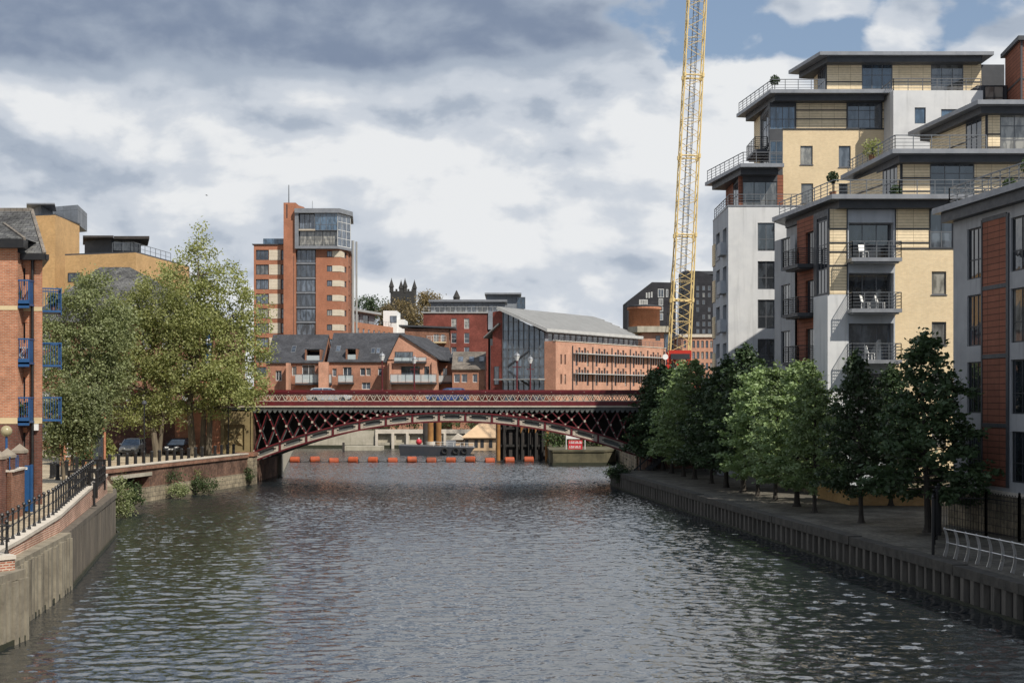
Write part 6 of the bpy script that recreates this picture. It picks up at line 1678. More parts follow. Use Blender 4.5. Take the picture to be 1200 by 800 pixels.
for a, b2, y0, y1, c_, r_ in ((771, 778, 338.5, 348.5, 2, 1), (772, 777, 350, 358, 2, 1), (772, 777, 359.5, 365, 2, 1), (772, 777, 367, 375, 2, 1), (780.5, 783, 339, 348, 1, 1), (757, 758.6, 343, 349, 1, 1), (760, 761.6, 342.5, 349, 1, 1), (763, 764.6, 342, 348.5, 1, 1), (749, 759, 351, 357, 5, 1)):
    win(N1, fN, an(a), an(b2), Z(y1, DN), Z(y0, DN), c_, r_, 'frame_white', 'glass_far', d=.08, fw=.12)
N2 = thing('dark_office', 'dark office slab with a grid of small windows right of the crane boom', 'office', (X(825, 385), 392, GF))
DN = 385.0
pl = [(X(803, DN), GF), (X(803, DN), Z(317, DN)), (X(820, DN), Z(317.5, DN)), (X(842, DN), Z(326, DN)), (X(858, DN), Z(326, DN)), (X(858, DN), GF)]
mb = MB(); mb.extrude_y(pl, DN, DN + 15); mb.build('wall', 'cladding_dark', N2)
mb = MB(); mb.box(X(803, DN) - .05, X(850, DN), DN + 4, DN + 15, Z(320, DN), Z(316, DN)); mb.build('roof_block', 'charcoal', N2)
fN = Fr((X(803, DN), DN), (1, 0))
for i, px in enumerate((816, 823, 829.5, 836)):
    for k, y in enumerate((335, 343, 351.5, 360, 368.5, 377, 385.5)):
        if (i + k) % 5 == 4: continue
        win(N2, fN, X(px, DN) - fN.P.x, X(px + (3.2 if k < 5 else 3.6), DN) - fN.P.x, Z(y + 5.4, DN), Z(y, DN), 1, 1, 'frame_grey', 'glass_far', d=.06, fw=.14)
Q_ = thing('mill_building', 'pale pink brick mill with four rows of tall windows behind the crane foot', 'mill', (X(822, 290), 295, GF))
DQ = 290.0; fQ = Fr((X(798, DQ), DQ), (1, 0)); wq = X(858, DQ) - X(798, DQ)
ops = [(X(px, DQ) - fQ.P.x, X(px + 3, DQ) - fQ.P.x, Z(y + 8.5, DQ), Z(y, DQ)) for px in np.arange(801, 854, 5.2) for y in (399, 412, 425, 438)]
mb = MB(); facade(mb, fQ, 0, wq, GF, Z(395, DQ), ops, rv=.25); mb.build('wall', 'brick_pink', Q_)
for o in ops: win(Q_, fQ, *o, 1, 2, 'charcoal', 'glass_far', d=-.15)
mb = MB(); fQ.slab(mb, .05, wq, -12, -.3, GF, Z(395, DQ) - .02); mb.build('core', 'brick_pink', Q_)
mb = MB(); fQ.slab(mb, -.3, wq, -12.3, .35, Z(395, DQ), Z(391.5, DQ)); mb.build('cornice', 'coping', Q_)
# --- church tower with four pinnacles
U_ = thing('church_tower', 'black stone church tower with four spiked pinnacles on the skyline', 'church tower', (X(472, 430), 434, GF))
DU_ = 430.0; x0_, x1_ = X(457.5, DU_), X(485.5, DU_)
mb = MB(); mb.box(x0_, x1_, DU_, DU_ + 7.2, GF, Z(341, DU_))
for x in np.linspace(x0_ + .3, x1_ - .9, 6): mb.box(x, x + .6, DU_ - .02, DU_ + .4, Z(341, DU_) + .004, Z(338.5, DU_))
mb.prism([(x0_ - 1.2, DU_ + 1), (x0_, DU_ + 1), (x0_, DU_ + 3), (x0_ - 1.2, DU_ + 3)], GF, Z(356, DU_)); mb.build('tower', 'church_stone', U_)
for px, yy in ((458.6, .4), (468, 6.6), (474.5, .4), (484, 6.2)):
    mb = MB(); c = (X(px, DU_), DU_ + yy, 0); mb.lathe(c, [(.62, Z(343, DU_)), (.62, Z(336.5, DU_)), (.8, Z(336.3, DU_)), (.78, Z(335.5, DU_)), (.05, Z(326.5, DU_)), (.12, Z(326.2, DU_)), (.02, Z(325.5, DU_))], 6); mb.build('pinnacle', 'church_stone', U_)
mb = MB()
for px in (465, 476): mb.box(X(px, DU_), X(px + 3, DU_), DU_ - .03, DU_ - .003, Z(353, DU_), Z(345, DU_))
mb.build('louvre', 'dark_trim', U_)
mb = MB(); c = (X(535, 440), 440, 0); mb.lathe(c, [(1.0, GF), (1.0, Z(349, 440)), (1.15, Z(348.5, 440)), (.08, Z(340, 440))], 8); sp = mb.build('church_spire', 'church_stone'); tag(sp, 'small dark church spire poking up behind the grey penthouse', 'spire')
# ------------------------------------------------------------------ under and beyond the bridge
fw_ = thing('river_wall', 'pale concrete river wall seen under the left half of the bridge', 'wall', (-24, 222, 0))
DR = 221.0
mb = MB(); fr = Fr((X(330, DR), DR), (1, 0)); wr = X(600, DR) - X(330, DR)
ops = [(X(a, DR) - fr.P.x, X(b, DR) - fr.P.x, .9, 2.1) for a, b in ((442, 457), (464, 474), (480, 497))]
facade(mb, fr, 0, wr, -1, 2.75, ops, rv=.5); fr.slab(mb, 0, wr, -1.2, -.51, -1, 2.7); mb.build('wall', 'concrete', fw_)
mb = MB(); fr.slab(mb, X(440, DR) - fr.P.x, wr, -.3, .25, 2.3, 2.95)
for px in (440, 459, 476, 500, 520, 545): fr.slab(mb, X(px, DR) - fr.P.x, X(px + 3, DR) - fr.P.x, .01, .4, -1, 2.3)
mb.build('buttress', 'coping', fw_)
mb = MB(); fr.slab(mb, -1, wr, .0, .05, -1, .5); mb.build('waterline', 'waterline_weed', fw_)
lb_ = thing('river_wall', 'grey river wall receding behind the left end of the bridge', 'wall', (-28, 180, 0))
mb = MB(); path_walls([(-23.25, 143.6), (-34, 222)], -1, 2.75, .5, mb, side=1); mb.build('wall', 'concrete', lb_)
pr = thing('moored_pontoon', 'low pale timber pontoon moored against the concrete wall', 'pontoon', (X(415, 208), 212, 0))
mb = MB(); mb.box(X(403, 212), X(448, 212), 212, 215, -.2, .62); mb.build('deck', 'concrete', pr)
mb = MB(); mb.box(X(401.5, 212), X(404, 212), 211.6, 211.95, -1, 1.2); mb.build('post', 'rust_dark', pr)

# fenders: the floating boom
g3 = 'orange floats of the safety boom'
b0 = thing('boom_float', 'orange drum float in the floating boom across the river under the bridge', 'float', (X(345.6, 173), 173, 0), g3)
mb = MB(); c = Vector((X(345.6, 173), 173, .26)); r = .42
prof = [(-.60, .12), (-.58, r * .8), (-.5, r), (.5, r), (.58, r * .8), (.60, .12)]
n = 14; i0 = len(mb.v)
for (xx, rr_) in prof:
    for k in range(n):
        th = 2 * math.pi * k / n; mb.v.append((c.x + xx, c.y + rr_ * math.cos(th), c.z + rr_ * math.sin(th)))
for a in range(len(prof) - 1):
    for k in range(n):
        j = (k + 1) % n; mb.f.append((i0 + a * n + k, i0 + (a + 1) * n + k, i0 + (a + 1) * n + j, i0 + a * n + j)); mb.m.append(0)
mb.f.append(tuple(i0 + k for k in range(n))); mb.m.append(0); mb.f.append(tuple(i0 + 5 * n + k for k in range(n))[::-1]); mb.m.append(0)
mb.build('drum', 'buoy_orange', b0)
mb = MB(); mb.tube((c.x - .78, c.y, c.z - .18), (c.x + .78, c.y, c.z - .18), .05, n=6)
for s1 in (-1, 1): mb.tube((c.x + s1 * .60, c.y, c.z), (c.x + s1 * .66, c.y, c.z), .13, n=8)
mb.build('axle', 'rope', b0)
for i in range(1, 13):
    px = 345.6 + i * 22.85; o = dup(b0, (X(px, 173), 173 + math.sin(i * 1.7) * .35, -.06 + .09 * math.sin(i * 2.3)), math.sin(i * 1.3) * .16)
rp_ = MB(); rp_.path_tube([(X(340 + i * 6, 173), 173.02, .05 - .05 * math.sin(i)) for i in range(48)], .045, 5); tag(rp_.build('boom_cable', 'rope'), 'dark cable linking the orange floats across the river', 'cable')

# barge
bg = thing('work_barge', 'flat black work barge with tyre fenders moored below the arch', 'barge', (X(515, 195), 197, 0))
DB_ = 195.0
mb = MB(); xa, xb = X(467, DB_), X(556, DB_)
mb.hexa([(xa + .3, DB_, -.4), (xb - 1, DB_, -.4), (xb - 1, DB_ + 5, -.4), (xa + .3, DB_ + 5, -.4)], [(xa, DB_ - .05, 1.25), (xb, DB_ - .05, .95), (xb, DB_ + 5, .95), (xa, DB_ + 5, 1.25)]); mb.build('hull', 'hull_blue', bg)
mb = MB(); mb.hexa([(xa, DB_ - .02, 1.254), (xb, DB_ - .02, .954), (xb, DB_ + 5, .954), (xa, DB_ + 5, 1.254)], [(xa, DB_ - .02, 1.33), (xb, DB_ - .02, 1.03), (xb, DB_ + 5, 1.03), (xa, DB_ + 5, 1.33)]); mb.build('deck', 'steel_rail', bg)
mb = MB(); railing(mb, [(X(508, DB_), DB_ + .1, 1.2), (xb - .1, DB_ + .1, 1.03)], .6, 2, .9); mb.build('railing', 'frame_white', bg)
for px in (521, 534, 544):
    mb = MB(); cx, cz, R0, r0_ = X(px, DB_), .55, .36, .12
    for k in range(12):
        a, b2 = 2 * math.pi * k / 12, 2 * math.pi * (k + 1) / 12
        mb.tube((cx + R0 * math.cos(a), DB_ - .2, cz + R0 * math.sin(a)), (cx + R0 * math.cos(b2), DB_ - .2, cz + R0 * math.sin(b2)), r0_, n=6, cap=False)
    mb.build('tyre_fender', 'tyre', bg)
mb = MB(); mb.box(X(522, DB_), X(533, DB_), DB_ + 2, DB_ + 3.4, 1.05, 1.9); mb.build('winch_box', 'zinc', bg)
mo = thing('round_fender', 'round red fender ball lying on the barge deck', 'fender', (X(490, DB_), 196.5, 1.3))
mb = MB(); mb.ball((X(490, DB_), 196.5, 1.75), .42, 12); mb.build('ball', 'sign_red', mo, True); mb = MB(); mb.tube((X(490, DB_), 196.5, 2.15), (X(490, DB_), 196.5, 2.32), .09, .06, n=8); mb.build('eyelet', 'white_paint', mo)

# big steel piles and the cofferdam
def pile(px, D, r, ytop, mat, label, collar=True, z0=-1):
    x = X(px, D); t_ = thing('steel_pile', label, 'pile', (x, D, 0))
    mb = MB(); mb.tube((x, D, z0), (x, D, Z(ytop, D)), r, n=16); mb.build('shaft', mat, t_, False)
    if collar: mb = MB(); mb.lathe((x, D, 0), [(r + .25, 1.1), (r + .25, 1.6)], 16); mb.build('collar', 'coping', t_)
pile(504.5, 203, .42, 470, 'rust', 'thick rusty yellow steel pile with a pale collar behind the barge')
pile(498.8, 206, .4, 470, 'rust_dark', 'dark steel pile just left of the thick rusty yellow pile', False)
pile(509.5, 206, .38, 470, 'rust_dark', 'dark steel pile just right of the thick rusty yellow pile', False)
pile(514, 205, .4, 470, 'rust', 'rusty red-brown steel pile behind the barge, rightmost of its cluster', False)
pile(584, 178, .24, 470, 'rust', 'slim rusty steel pile at the left corner of the dark cofferdam', False)
pile(641, 178, .24, 470, 'rust', 'slim rusty steel pile at the right corner of the dark cofferdam', False)
cf = thing('cofferdam', 'tall dark cofferdam of corrugated steel sheets standing in the river', 'cofferdam', (X(612, 181), 182, 0))
mb = MB(); xs = X(581, 181); xe = X(642, 181); x = xs; k = 0
while x < xe:
    w = .42; y0 = 181 if k % 2 == 0 else 181.45
    mb.box(x, x + w, y0, 182.2, -1, Z(485, 181)); x += w + .001; k += 1
mb.build('sheet', 'rust_dark', cf)
mb = MB()
for z in (1.6, 3.8): mb.box(xs, xe, 180.7, 180.99, z, z + .28)
for px in (590, 605, 611, 619, 627, 635): mb.box(X(px, 180), X(px, 180) + .22, 180.4, 180.69, -1, Z(488, 180))
mb.build('waler', 'pile_dark', cf)
mb = MB()
for px in (612, 621, 629): x = X(px, 180); mb.quad((x - .2, 180.36, 4.9), (x + .45, 180.36, 4.9), (x + .1, 180.36, 3.9), (x - .2, 180.36, 3.3)); mb.quad((x - .2, 180.38, 3.3), (x + .1, 180.38, 3.9), (x + .45, 180.38, 4.9), (x - .2, 180.38, 4.9))
mb.build('gusset', 'rust', cf)
ht = thing('site_hut', 'tan roofed timber hut behind the barge under the bridge arch', 'hut', (X(562, 212), 214, 1.2))
mb = MB(); xa, xb = X(541, 212), X(587, 212)
mb.box(xa + .3, xb, 212, 217, -.5, Z(513, 212)); mb.build('wall', 'hut_roof', ht)
mb = MB()
for px in (545, 556, 563, 573): mb.box(X(px, 212), X(px + 4, 212), 211.96, 211.99, .4, Z(515, 212))
mb.build('opening', 'dark_trim', ht)
mb = MB(); b_ = [(xa, 211.5, Z(513, 212)), (xb, 211.5, Z(513, 212)), (xb, 214.5, Z(497, 212)), (X(561, 212), 214.5, Z(497, 212))]; mb.hexa(b_, [(p[0], p[1], p[2] + .12) for p in b_]); mb.build('roof', 'hut_roof', ht)
h2 = thing('site_hut', 'small pale pitched hut left of the tan roofed one', 'hut', (X(535, 214), 215, 1.2))
mb = MB(); xa, xb = X(529, 214), X(547, 214); mb.box(xa + .2, xb - .2, 214.2, 217, 0, Z(514, 214)); mb.build('wall', 'hut_roof', h2)
mb = MB(); mb.extrude_y([(xa, Z(514, 214)), ((xa + xb) / 2 - .3, Z(508, 214)), (xb, Z(514.5, 214)), (xb, Z(514, 214) - .15), (xa, Z(514, 214) - .15)], 213.8, 217.3); mb.build('roof', 'coping', h2)

# stone island with bushes and the red board
isl = thing('stone_pier', 'low stained stone pier in the river under the right end of the arch', 'pier', (8, 168, 0))
mb = MB(); ia, ib = X(645, 165), X(708, 165); mb.prism([(ia, 165.5), (ia + .3, 165), (ib, 165), (ib + 1.5, 168), (ib + 1.5, 180), (ia, 180)], -1, Z(529.5, 165)); mb.build('masonry', 'stone_dark', isl)
mb = MB(); mb.prism([(ia - .1, 165.4), (ia + .25, 164.88), (ib + .05, 164.88), (ib + 1.6, 168), (ib + 1.6, 180), (ia - .1, 180)], Z(529.5, 165) + .002, Z(527, 165)); mb.build('coping', 'stone_dark', isl)
mb = MB(); mb.prism([(ia - .08, 165.35), (ia + .25, 164.9), (ib + .05, 164.9), (ib + 1.6, 168), (ib + 1.6, 179), (ia - .08, 179)], -1, .3); mb.build('waterline', 'waterline_weed', isl)
rw = thing('river_wall', 'pale river wall under the right springing of the bridge beyond the pier', 'wall', (13, 175, 0))
mb = MB(); path_walls([(12.6, 144), (12.6, 172), (15, 222)], -1, 2.7, .5, mb, side=-1); mb.build('wall', 'stone_quay', rw)
sg = thing('warning_board', 'red warning board with two lines of pale lettering on posts above the stone pier', 'sign', (X(675, 167), 167, 1.75))
zb0, zb1 = Z(526.5, 167), Z(515.5, 167)
mb = MB(); mb.box(X(666, 167), X(682.5, 167), 167, 167.06, zb0, zb1); bd = mb.build('board', 'sign_red', sg)
rg = random.Random(4); mb = MB()
for zc, hh, n in (((zb0 * .24 + zb1 * .76), .26, 9), ((zb0 * .72 + zb1 * .28), .26, 8)):
    x = X(667.2, 167)
    for k in range(n):
        wd = rg.uniform(.09, .13)
        mb.box(x, x + .035, 166.975, 166.997, zc - hh / 2, zc + hh / 2); mb.box(x + .036, x + wd, 166.975, 166.997, zc - hh / 2, zc - hh / 2 + .05)
        if k % 2: mb.box(x + .036, x + wd, 166.975, 166.997, zc + hh / 2 - .05, zc + hh / 2)
        if k % 3: mb.box(x + wd, x + wd + .03, 166.975, 166.997, zc - hh / 2, zc + hh / 2)
        x += .165
mb.build('lettering', 'white_paint', bd)
mb = MB()
for px in (663.5, 685.5): mb.tube((X(px, 167.2), 167.2, 1.6), (X(px, 167.2), 167.2, Z(509, 167)), .06, n=6)
for z in (zb1 + .35,): mb.bar((X(663.5, 167.2), 167.2, z), (X(685.5, 167.2), 167.2, z), .06)
mb.build('post', 'frame_white', sg)
mb = MB(); mb.box(X(664, 168), X(680, 168), 168, 168.06, Z(514, 168), Z(509.5, 168)); mb.build('upper_board', 'white_paint', sg)

# ------------------------------------------------------------------ crane
CR = thing('crawler_crane', 'tall yellow lattice boom crane with a red base rising behind the bridge', 'crane', (21, 182, GR))
DCR = 182.0
def cpt(f_): return Vector((X(795.5, DCR) + (X(816.5, DCR) - X(795.5, DCR)) * f_, DCR, Z(424, DCR) + (Z(0, DCR) - Z(424, DCR)) * f_))
mb = MB(); brc = MB(); F1 = 1.28; n = 46
def cw(f_): return 1.28 - .17 * f_
def corner(f_, i, j): c = cpt(f_); w = cw(f_); return c + Vector((w * i, w * j, -.05 * i))
ax = (cpt(1) - cpt(0)).normalized()
for i, j in ((-1, -1), (1, -1), (1, 1), (-1, 1)):
    mb.tube(corner(0, i, j), corner(F1, i, j), .10, n=6)
mb.build('boom_chord', 'crane_yellow', CR)
for k in range(n):
    f0, f1 = F1 * k / n, F1 * (k + 1) / n
    for (a, b2) in (((-1, -1), (1, -1)), ((1, -1), (1, 1)), ((1, 1), (-1, 1)), ((-1, 1), (-1, -1))):
        p, q_ = (a, b2) if k % 2 else (b2, a)
        brc.tube(corner(f0, *p), corner(f1, *q_), .04, n=5)
        if k % 4 == 0: brc.tube(corner(f0, *a), corner(f0, *b2), .035, n=5)
brc.build('boom_bracing', 'crane_yellow', CR)
mb = MB()
for py in (90, 184, 276, 352):
    f_ = (424 - py) / 424
    for i, j in ((-1, -1), (1, -1), (1, 1), (-1, 1)):
        p = corner(f_, i, j); mb.tube(p - ax * .25, p + ax * .25, .19, n=8)
    for (a, b2) in (((-1, -1), (1, -1)), ((1, 1), (-1, 1))): mb.tube(corner(f_, *a), corner(f_, *b2), .1, n=6)
mb.build('boom_joint', 'crane_yellow', CR)
mb = MB()                                            # grey access walkway inside the boom
for s1 in (-.32, .32): mb.tube(cpt(.02) + Vector((s1, 0, 0)), cpt(F1) + Vector((s1, 0, 0)), .05, n=5)
k = .02
while k < F1: c = cpt(k); mb.bar(c + Vector((-.32, 0, 0)), c + Vector((.32, 0, 0)), .05); k += .0085
mb.build('ladder', 'steel_rail', CR)
mb = MB()
for s1 in (-.1, .12): mb.tube(cpt(.02) + Vector((s1 * 3, 1.5, 0)), cpt(F1) + Vector((s1 * 2, 1.1, 0)), .03, n=4)
mb.tube(cpt(.0) + Vector((-2.0, 0, .6)), cpt(.34) + Vector((-1.25, 0.2, 0)), .04, n=4); mb.build('pendant_rope', 'rust_dark', CR)
# red foot, a-frame and cab on crawler tracks
mb = MB(); c = cpt(0)
for i in (-1, 1):
    mb.bar(c + Vector((1.3 * i, -1.3, 1.3)), c + Vector((1.1 * i, -1.0, -3.2)), .3, .3); mb.bar(c + Vector((1.3 * i, 1.3, 1.3)), c + Vector((1.1 * i, 1.0, -3.2)), .3, .3)
mb.bar(c + Vector((-1.4, -1.3, 1.2)), c + Vector((1.4, -1.3, 1.2)), .35, .5); mb.bar(c + Vector((-1.3, -1.35, 1.0)), c + Vector((1.2, -1.2, -2.6)), .22); mb.bar(c + Vector((1.3, -1.35, 1.0)), c + Vector((-1.2, -1.2, -2.6)), .22)
mb.bar(c + Vector((-1.2, -1.3, -.4)), c + Vector((-3.2, -1.5, -.9)), .22); mb.bar(c + Vector((-3.2, -1.5, -.9)), c + Vector((-1.2, -1.2, -2.6)), .22)
mb.build('boom_foot', 'crane_red', CR)
mb = MB(); mb.box(c.x - 1.2, c.x + 1.2, c.y - 1.7, c.y - 1.45, c.z + .3, c.z + 1.0); mb.build('hoist_drum_guard', 'dark_trim', CR)
mb = MB(); p, q_ = c + Vector((-2.6, -1.8, .4)), c + Vector((-1.5, -1.8, 1.0)); mb.tube(c + Vector((-1.9, -1.8, .6)), c + Vector((-1.9, -1.5, .6)), .36, n=14); mb.bar(c + Vector((-.6, -1.6, -.8)), c + Vector((1.0, -1.6, -2.8)), .5, .5); mb.build('sheave', 'white_paint', CR)
mb = MB(); mb.prism([(c.x - 3.2, c.y - 1.8), (c.x + 3.2, c.y - 1.8), (c.x + 3.2, c.y + 6), (c.x - 3.2, c.y + 6)], 5.6, c.z - 3.1); mb.build('upper_body', 'crane_red', CR)
mb = MB(); mb.box(c.x - 3.0, c.x - 1.6, c.y - 4, c.y - 1.85, 5.8, 8.2); cb = mb.build('cab', 'crane_red', CR)
mb = MB(); mb.box(c.x - 2.9, c.x - 1.7, c.y - 4.02, c.y - 4.003, 6.6, 8.0); mb.build('window', 'glass', cb)
for sx in (-1, 1):
    mb = MB(); yy0, yy1 = c.y - 4, c.y + 6; x_ = c.x + sx * 2.8
    pts = [(yy0, 2.4), (yy0 + .6, 1.36), (yy1 - .6, 1.36), (yy1, 2.4), (yy1 - .6, 3.4), (yy0 + .6, 3.4)]
    i0 = len(mb.v); mb.v += [(x_ - .5, a, b2) for a, b2 in pts] + [(x_ + .5, a, b2) for a, b2 in pts]; m_ = 6
    mb.f.append(tuple(range(i0, i0 + m_))); mb.m.append(0); mb.f.append(tuple(range(i0 + m_, i0 + 2 * m_))[::-1]); mb.m.append(0)
    for k in range(m_): j = (k + 1) % m_; mb.f.append((i0 + j, i0 + k, i0 + m_ + k, i0 + m_ + j)); mb.m.append(0)
    mb.build('crawler_track', 'rust_dark', CR)
mb = MB(); mb.box(c.x - 1.5, c.x + 1.5, c.y - 1.5, c.y + 3.5, 2.4, 5.6); mb.build('slew_ring', 'dark_trim', CR)

# ------------------------------------------------------------------ bridge lamps
g4 = 'lamp posts on the bridge'
def bridge_lamp(px, D, label):
    x = X(px, D); t_ = thing('street_lamp', label, 'street lamp', (x, D, 7.36), g4)
    mb = MB(); mb.lathe((x, D, 0), [(.16, 7.37), (.15, 8.4), (.08, 8.6), (.055, 11.0), (.09, 11.05), (.09, 11.2)], 10); mb.box(x - .4, x + .4, D - .03, D + .03, 10.6, 10.66); mb.build('post', 'bridge_red', t_)
    mb = MB(); mb.lathe((x, D, 11.2), [(.12, 0), (.27, .42), (.26, .46)], 8); l_ = mb.build('lantern', 'white_paint', t_)
    mb = MB(); mb.lathe((x, D, 11.665), [(.31, 0), (.2, .16), (.05, .26), (.03, .38)], 8); mb.build('lantern_cap', 'zinc', l_)
for px, D, l in ((447.8, 131.2, 'red lamp post with white lantern in front of the middle slate roofed house'), (485.5, 141.8, 'red lamp post with white lantern in front of the gable fronted house'),
                 (605.8, 131.2, 'red lamp post with white lantern, left one in front of the glazed gable'), (621.5, 141.8, 'red lamp post with white lantern, right one in front of the glazed gable')):
    bridge_lamp(px, D, l)
gp = MB(); x = X(655, 142.8)
rg = random.Random(11)
for k in range(7):
    xx = X(655.5 + k * 1.6, 142.8); z = 8.31
    for q in range(3):
        gp.bar((xx + rg.uniform(-.06, .1), 142.78, z + rg.uniform(0, .16)), (xx + rg.uniform(-.06, .12), 142.78, z + rg.uniform(0, .16)), .025, .03)
g_ = gp.build('graffiti', 'white_paint', br_)

# ------------------------------------------------------------------ cars
def car(label, loc, rz, paint, plate=True):
    """hatchback, nose towards local -y, built around the origin then turned"""
    t_ = thing('parked_car' if plate else 'passing_car', label, 'car', (0, 0, 0))
    L, W = 4.2, 1.76
    st = [(-2.1, .50, .66, .72), (-1.95, .32, .70, .83), (-1.2, .22, .88, .88), (-.75, .22, .93, .88), (.6, .22, .96, .88), (1.7, .24, .98, .87), (2.0, .3, .95, .82), (2.1, .45, .8, .74)]
    def loft(S_, mb):
        i0 = len(mb.v)
        for y, z0, z1, hw in S_: mb.v += [(-hw, y, z0 + .1), (-hw * .96, y, z1 - .06), (-hw * .86, y, z1), (hw * .86, y, z1), (hw * .96, y, z1 - .06), (hw, y, z0 + .1), (hw * .9, y, z0), (-hw * .9, y, z0)]
        for a in range(len(S_) - 1):
            for k in range(8): j = (k + 1) % 8; mb.f.append((i0 + a * 8 + k, i0 + a * 8 + j, i0 + (a + 1) * 8 + j, i0 + (a + 1) * 8 + k)); mb.m.append(0)
        mb.f.append(tuple(i0 + k for k in range(8))[::-1]); mb.m.append(0); e_ = i0 + (len(S_) - 1) * 8; mb.f.append(tuple(e_ + k for k in range(8))); mb.m.append(0)
    mb = MB(); loft(st, mb); mb.build('body', paint, t_)
    mb = MB(); cab = [(-.95, .93, .80), (-.15, 1.40, .64), (1.45, 1.42, .62), (1.95, .98, .76)]
    P = [[(-h, y, z), (h, y, z)] for y, z, h in cab]
    mb.hexa([(-.80, -1.0, .9), (.80, -1.0, .9), (.77, 1.98, .95), (-.77, 1.98, .95)], [(-.62, -.2, 1.40), (.62, -.2, 1.40), (.6, 1.5, 1.41), (-.6, 1.5, 1.41)]); mb.build('windows', 'glass_blue', t_)
    mb = MB(); mb.hexa([(-.635, -.24, 1.402), (.635, -.24, 1.402), (.615, 1.56, 1.412), (-.615, 1.56, 1.412)], [(-.5, .0, 1.475), (.5, .0, 1.475), (.5, 1.35, 1.48), (-.5, 1.35, 1.48)])
    for sx in (-1, 1):
        mb.bar((sx * .80, -1.0, .91), (sx * .635, -.2, 1.41), .06, .06); mb.bar((sx * .775, 1.98, .96), (sx * .61, 1.5, 1.42), .08, .1); mb.bar((sx * .79, .55, .94), (sx * .625, .55, 1.41), .05, .08)
    mb.build('roof', paint, t_)
    for sx in (-1, 1):
        for y in (-1.3, 1.32):
            mb = MB(); mb.tube((sx * .70, y, .31), (sx * .895, y, .31), .31, n=16); wh = mb.build('wheel', 'tyre', t_)
            mb = MB(); mb.tube((sx * .896, y, .31), (sx * .905, y, .31), .2, n=12); mb.build('rim', 'steel_rail', wh)
        mb = MB(); mb.hexa([(sx * .42 - .16, -2.1, .62), (sx * .42 + .16, -2.1, .62), (sx * .5 + .16, -1.9, .62), (sx * .5 - .16, -1.9, .62)], [(sx * .42 - .16, -2.07, .75), (sx * .42 + .16, -2.07, .75), (sx * .5 + .16, -1.88, .77), (sx * .5 - .16, -1.88, .77)]); mb.build('headlight', 'white_paint', t_)
        mb = MB(); mb.box(sx * .92 - .08, sx * .92 + .08, -.75, -.62, .95, 1.07); mb.build('wing_mirror', paint, t_)
    mb = MB(); mb.box(-.55, .55, -2.12, -2.09, .42, .54); mb.build('grille', 'dark_trim', t_)
    if plate: mb = MB(); mb.box(-.26, .26, -2.14, -2.121, .50, .61); mb.build('number_plate', 'white_paint', t_)
    t_.location = loc; t_.rotation_euler = (0, 0, rz); return t_
car('silver parked car facing the river under the poplar trees', (X(150, 125), 126.5, GL), R(4), 'car_silver')
car('dark parked car in deep shade beside the poplar trunks', (X(205, 126), 127.6, GL), R(-6), 'car_dark')
car('silver car crossing the bridge, only its roof above the parapet', (X(386, 135), 135, 7.262), R(90), 'car_silver', False)
car('blue car crossing the bridge, seen through the parapet lattice', (X(524, 138), 138.5, 7.262), R(-90), 'car_blue', False)
# slim lamp columns on the old quay
def column(px, D, ztop, label):
    t_ = thing('lamp_column', label, 'lamp column', (X(px, D), D, GL)); x = X(px, D)
    mb = MB(); mb.lathe((x, D, 0), [(.09, GL), (.08, GL + 1), (.05, GL + 1.1), (.045, ztop)], 8); mb.build('post', 'black_paint', t_)
    mb = MB(); mb.lathe((x, D, ztop), [(.06, 0), (.2, .12), (.16, .3), (.05, .38)], 8); mb.build('lantern', 'charcoal', t_)
column(169, 107, 7.2, 'slim black lamp column beside the silver parked car'); column(267.5, 125, 7.4, 'slim black lamp column in front of the gold star relief panel')
# lamp bollard and yellow notice on the right quay, a gull in the sky
yn = thing('yellow_notice', 'small yellow notice board on a post under the far quay trees', 'sign', (X(826, 124), 124, GR))
mb = MB(); mb.box(X(823.5, 124), X(829.5, 124), 124, 124.05, Z(543, 124), Z(536.5, 124)); mb.build('board', 'plate_yellow', yn); mb = MB(); mb.tube((X(826.5, 124.1), 124.1, GR), (X(826.5, 124.1), 124.1, Z(536, 124)), .05, n=6); mb.build('post', 'dark_trim', yn)
bd_ = thing('bird', 'small dark bird flying in the cloudy sky left of the brick tower', 'bird', (X(242, 300), 300, Z(229, 300)))
mb = MB(); c = Vector((X(242, 300), 300, Z(229, 300)))
for k, (a, r0_, r1_) in enumerate(((-.22, .02, .06), (-.1, .06, .075), (.05, .075, .05), (.17, .05, .03))): mb.tube(c + Vector((a, 0, 0)), c + Vector((a + .13, 0, .01)), r0_, r1_, n=8)
for sx in (-1, 1): mb.hexa([c + Vector((-.1, 0, .02)), c + Vector((.1, 0, .02)), c + Vector((.04, sx * .3, .12)), c + Vector((-.08, sx * .3, .12))], [c + Vector((-.1, 0, .05)), c + Vector((.1, 0, .05)), c + Vector((.04, sx * .3, .14)), c + Vector((-.08, sx * .3, .14))]); mb.hexa([c + Vector((.04, sx * .3, .12)), c + Vector((-.08, sx * .3, .12)), c + Vector((-.2, sx * .58, .05)), c + Vector((-.16, sx * .6, .05))], [c + Vector((.04, sx * .3, .14)), c + Vector((-.08, sx * .3, .14)), c + Vector((-.2, sx * .58, .06)), c + Vector((-.16, sx * .6, .06))])
mb.build('body', 'charcoal', bd_)
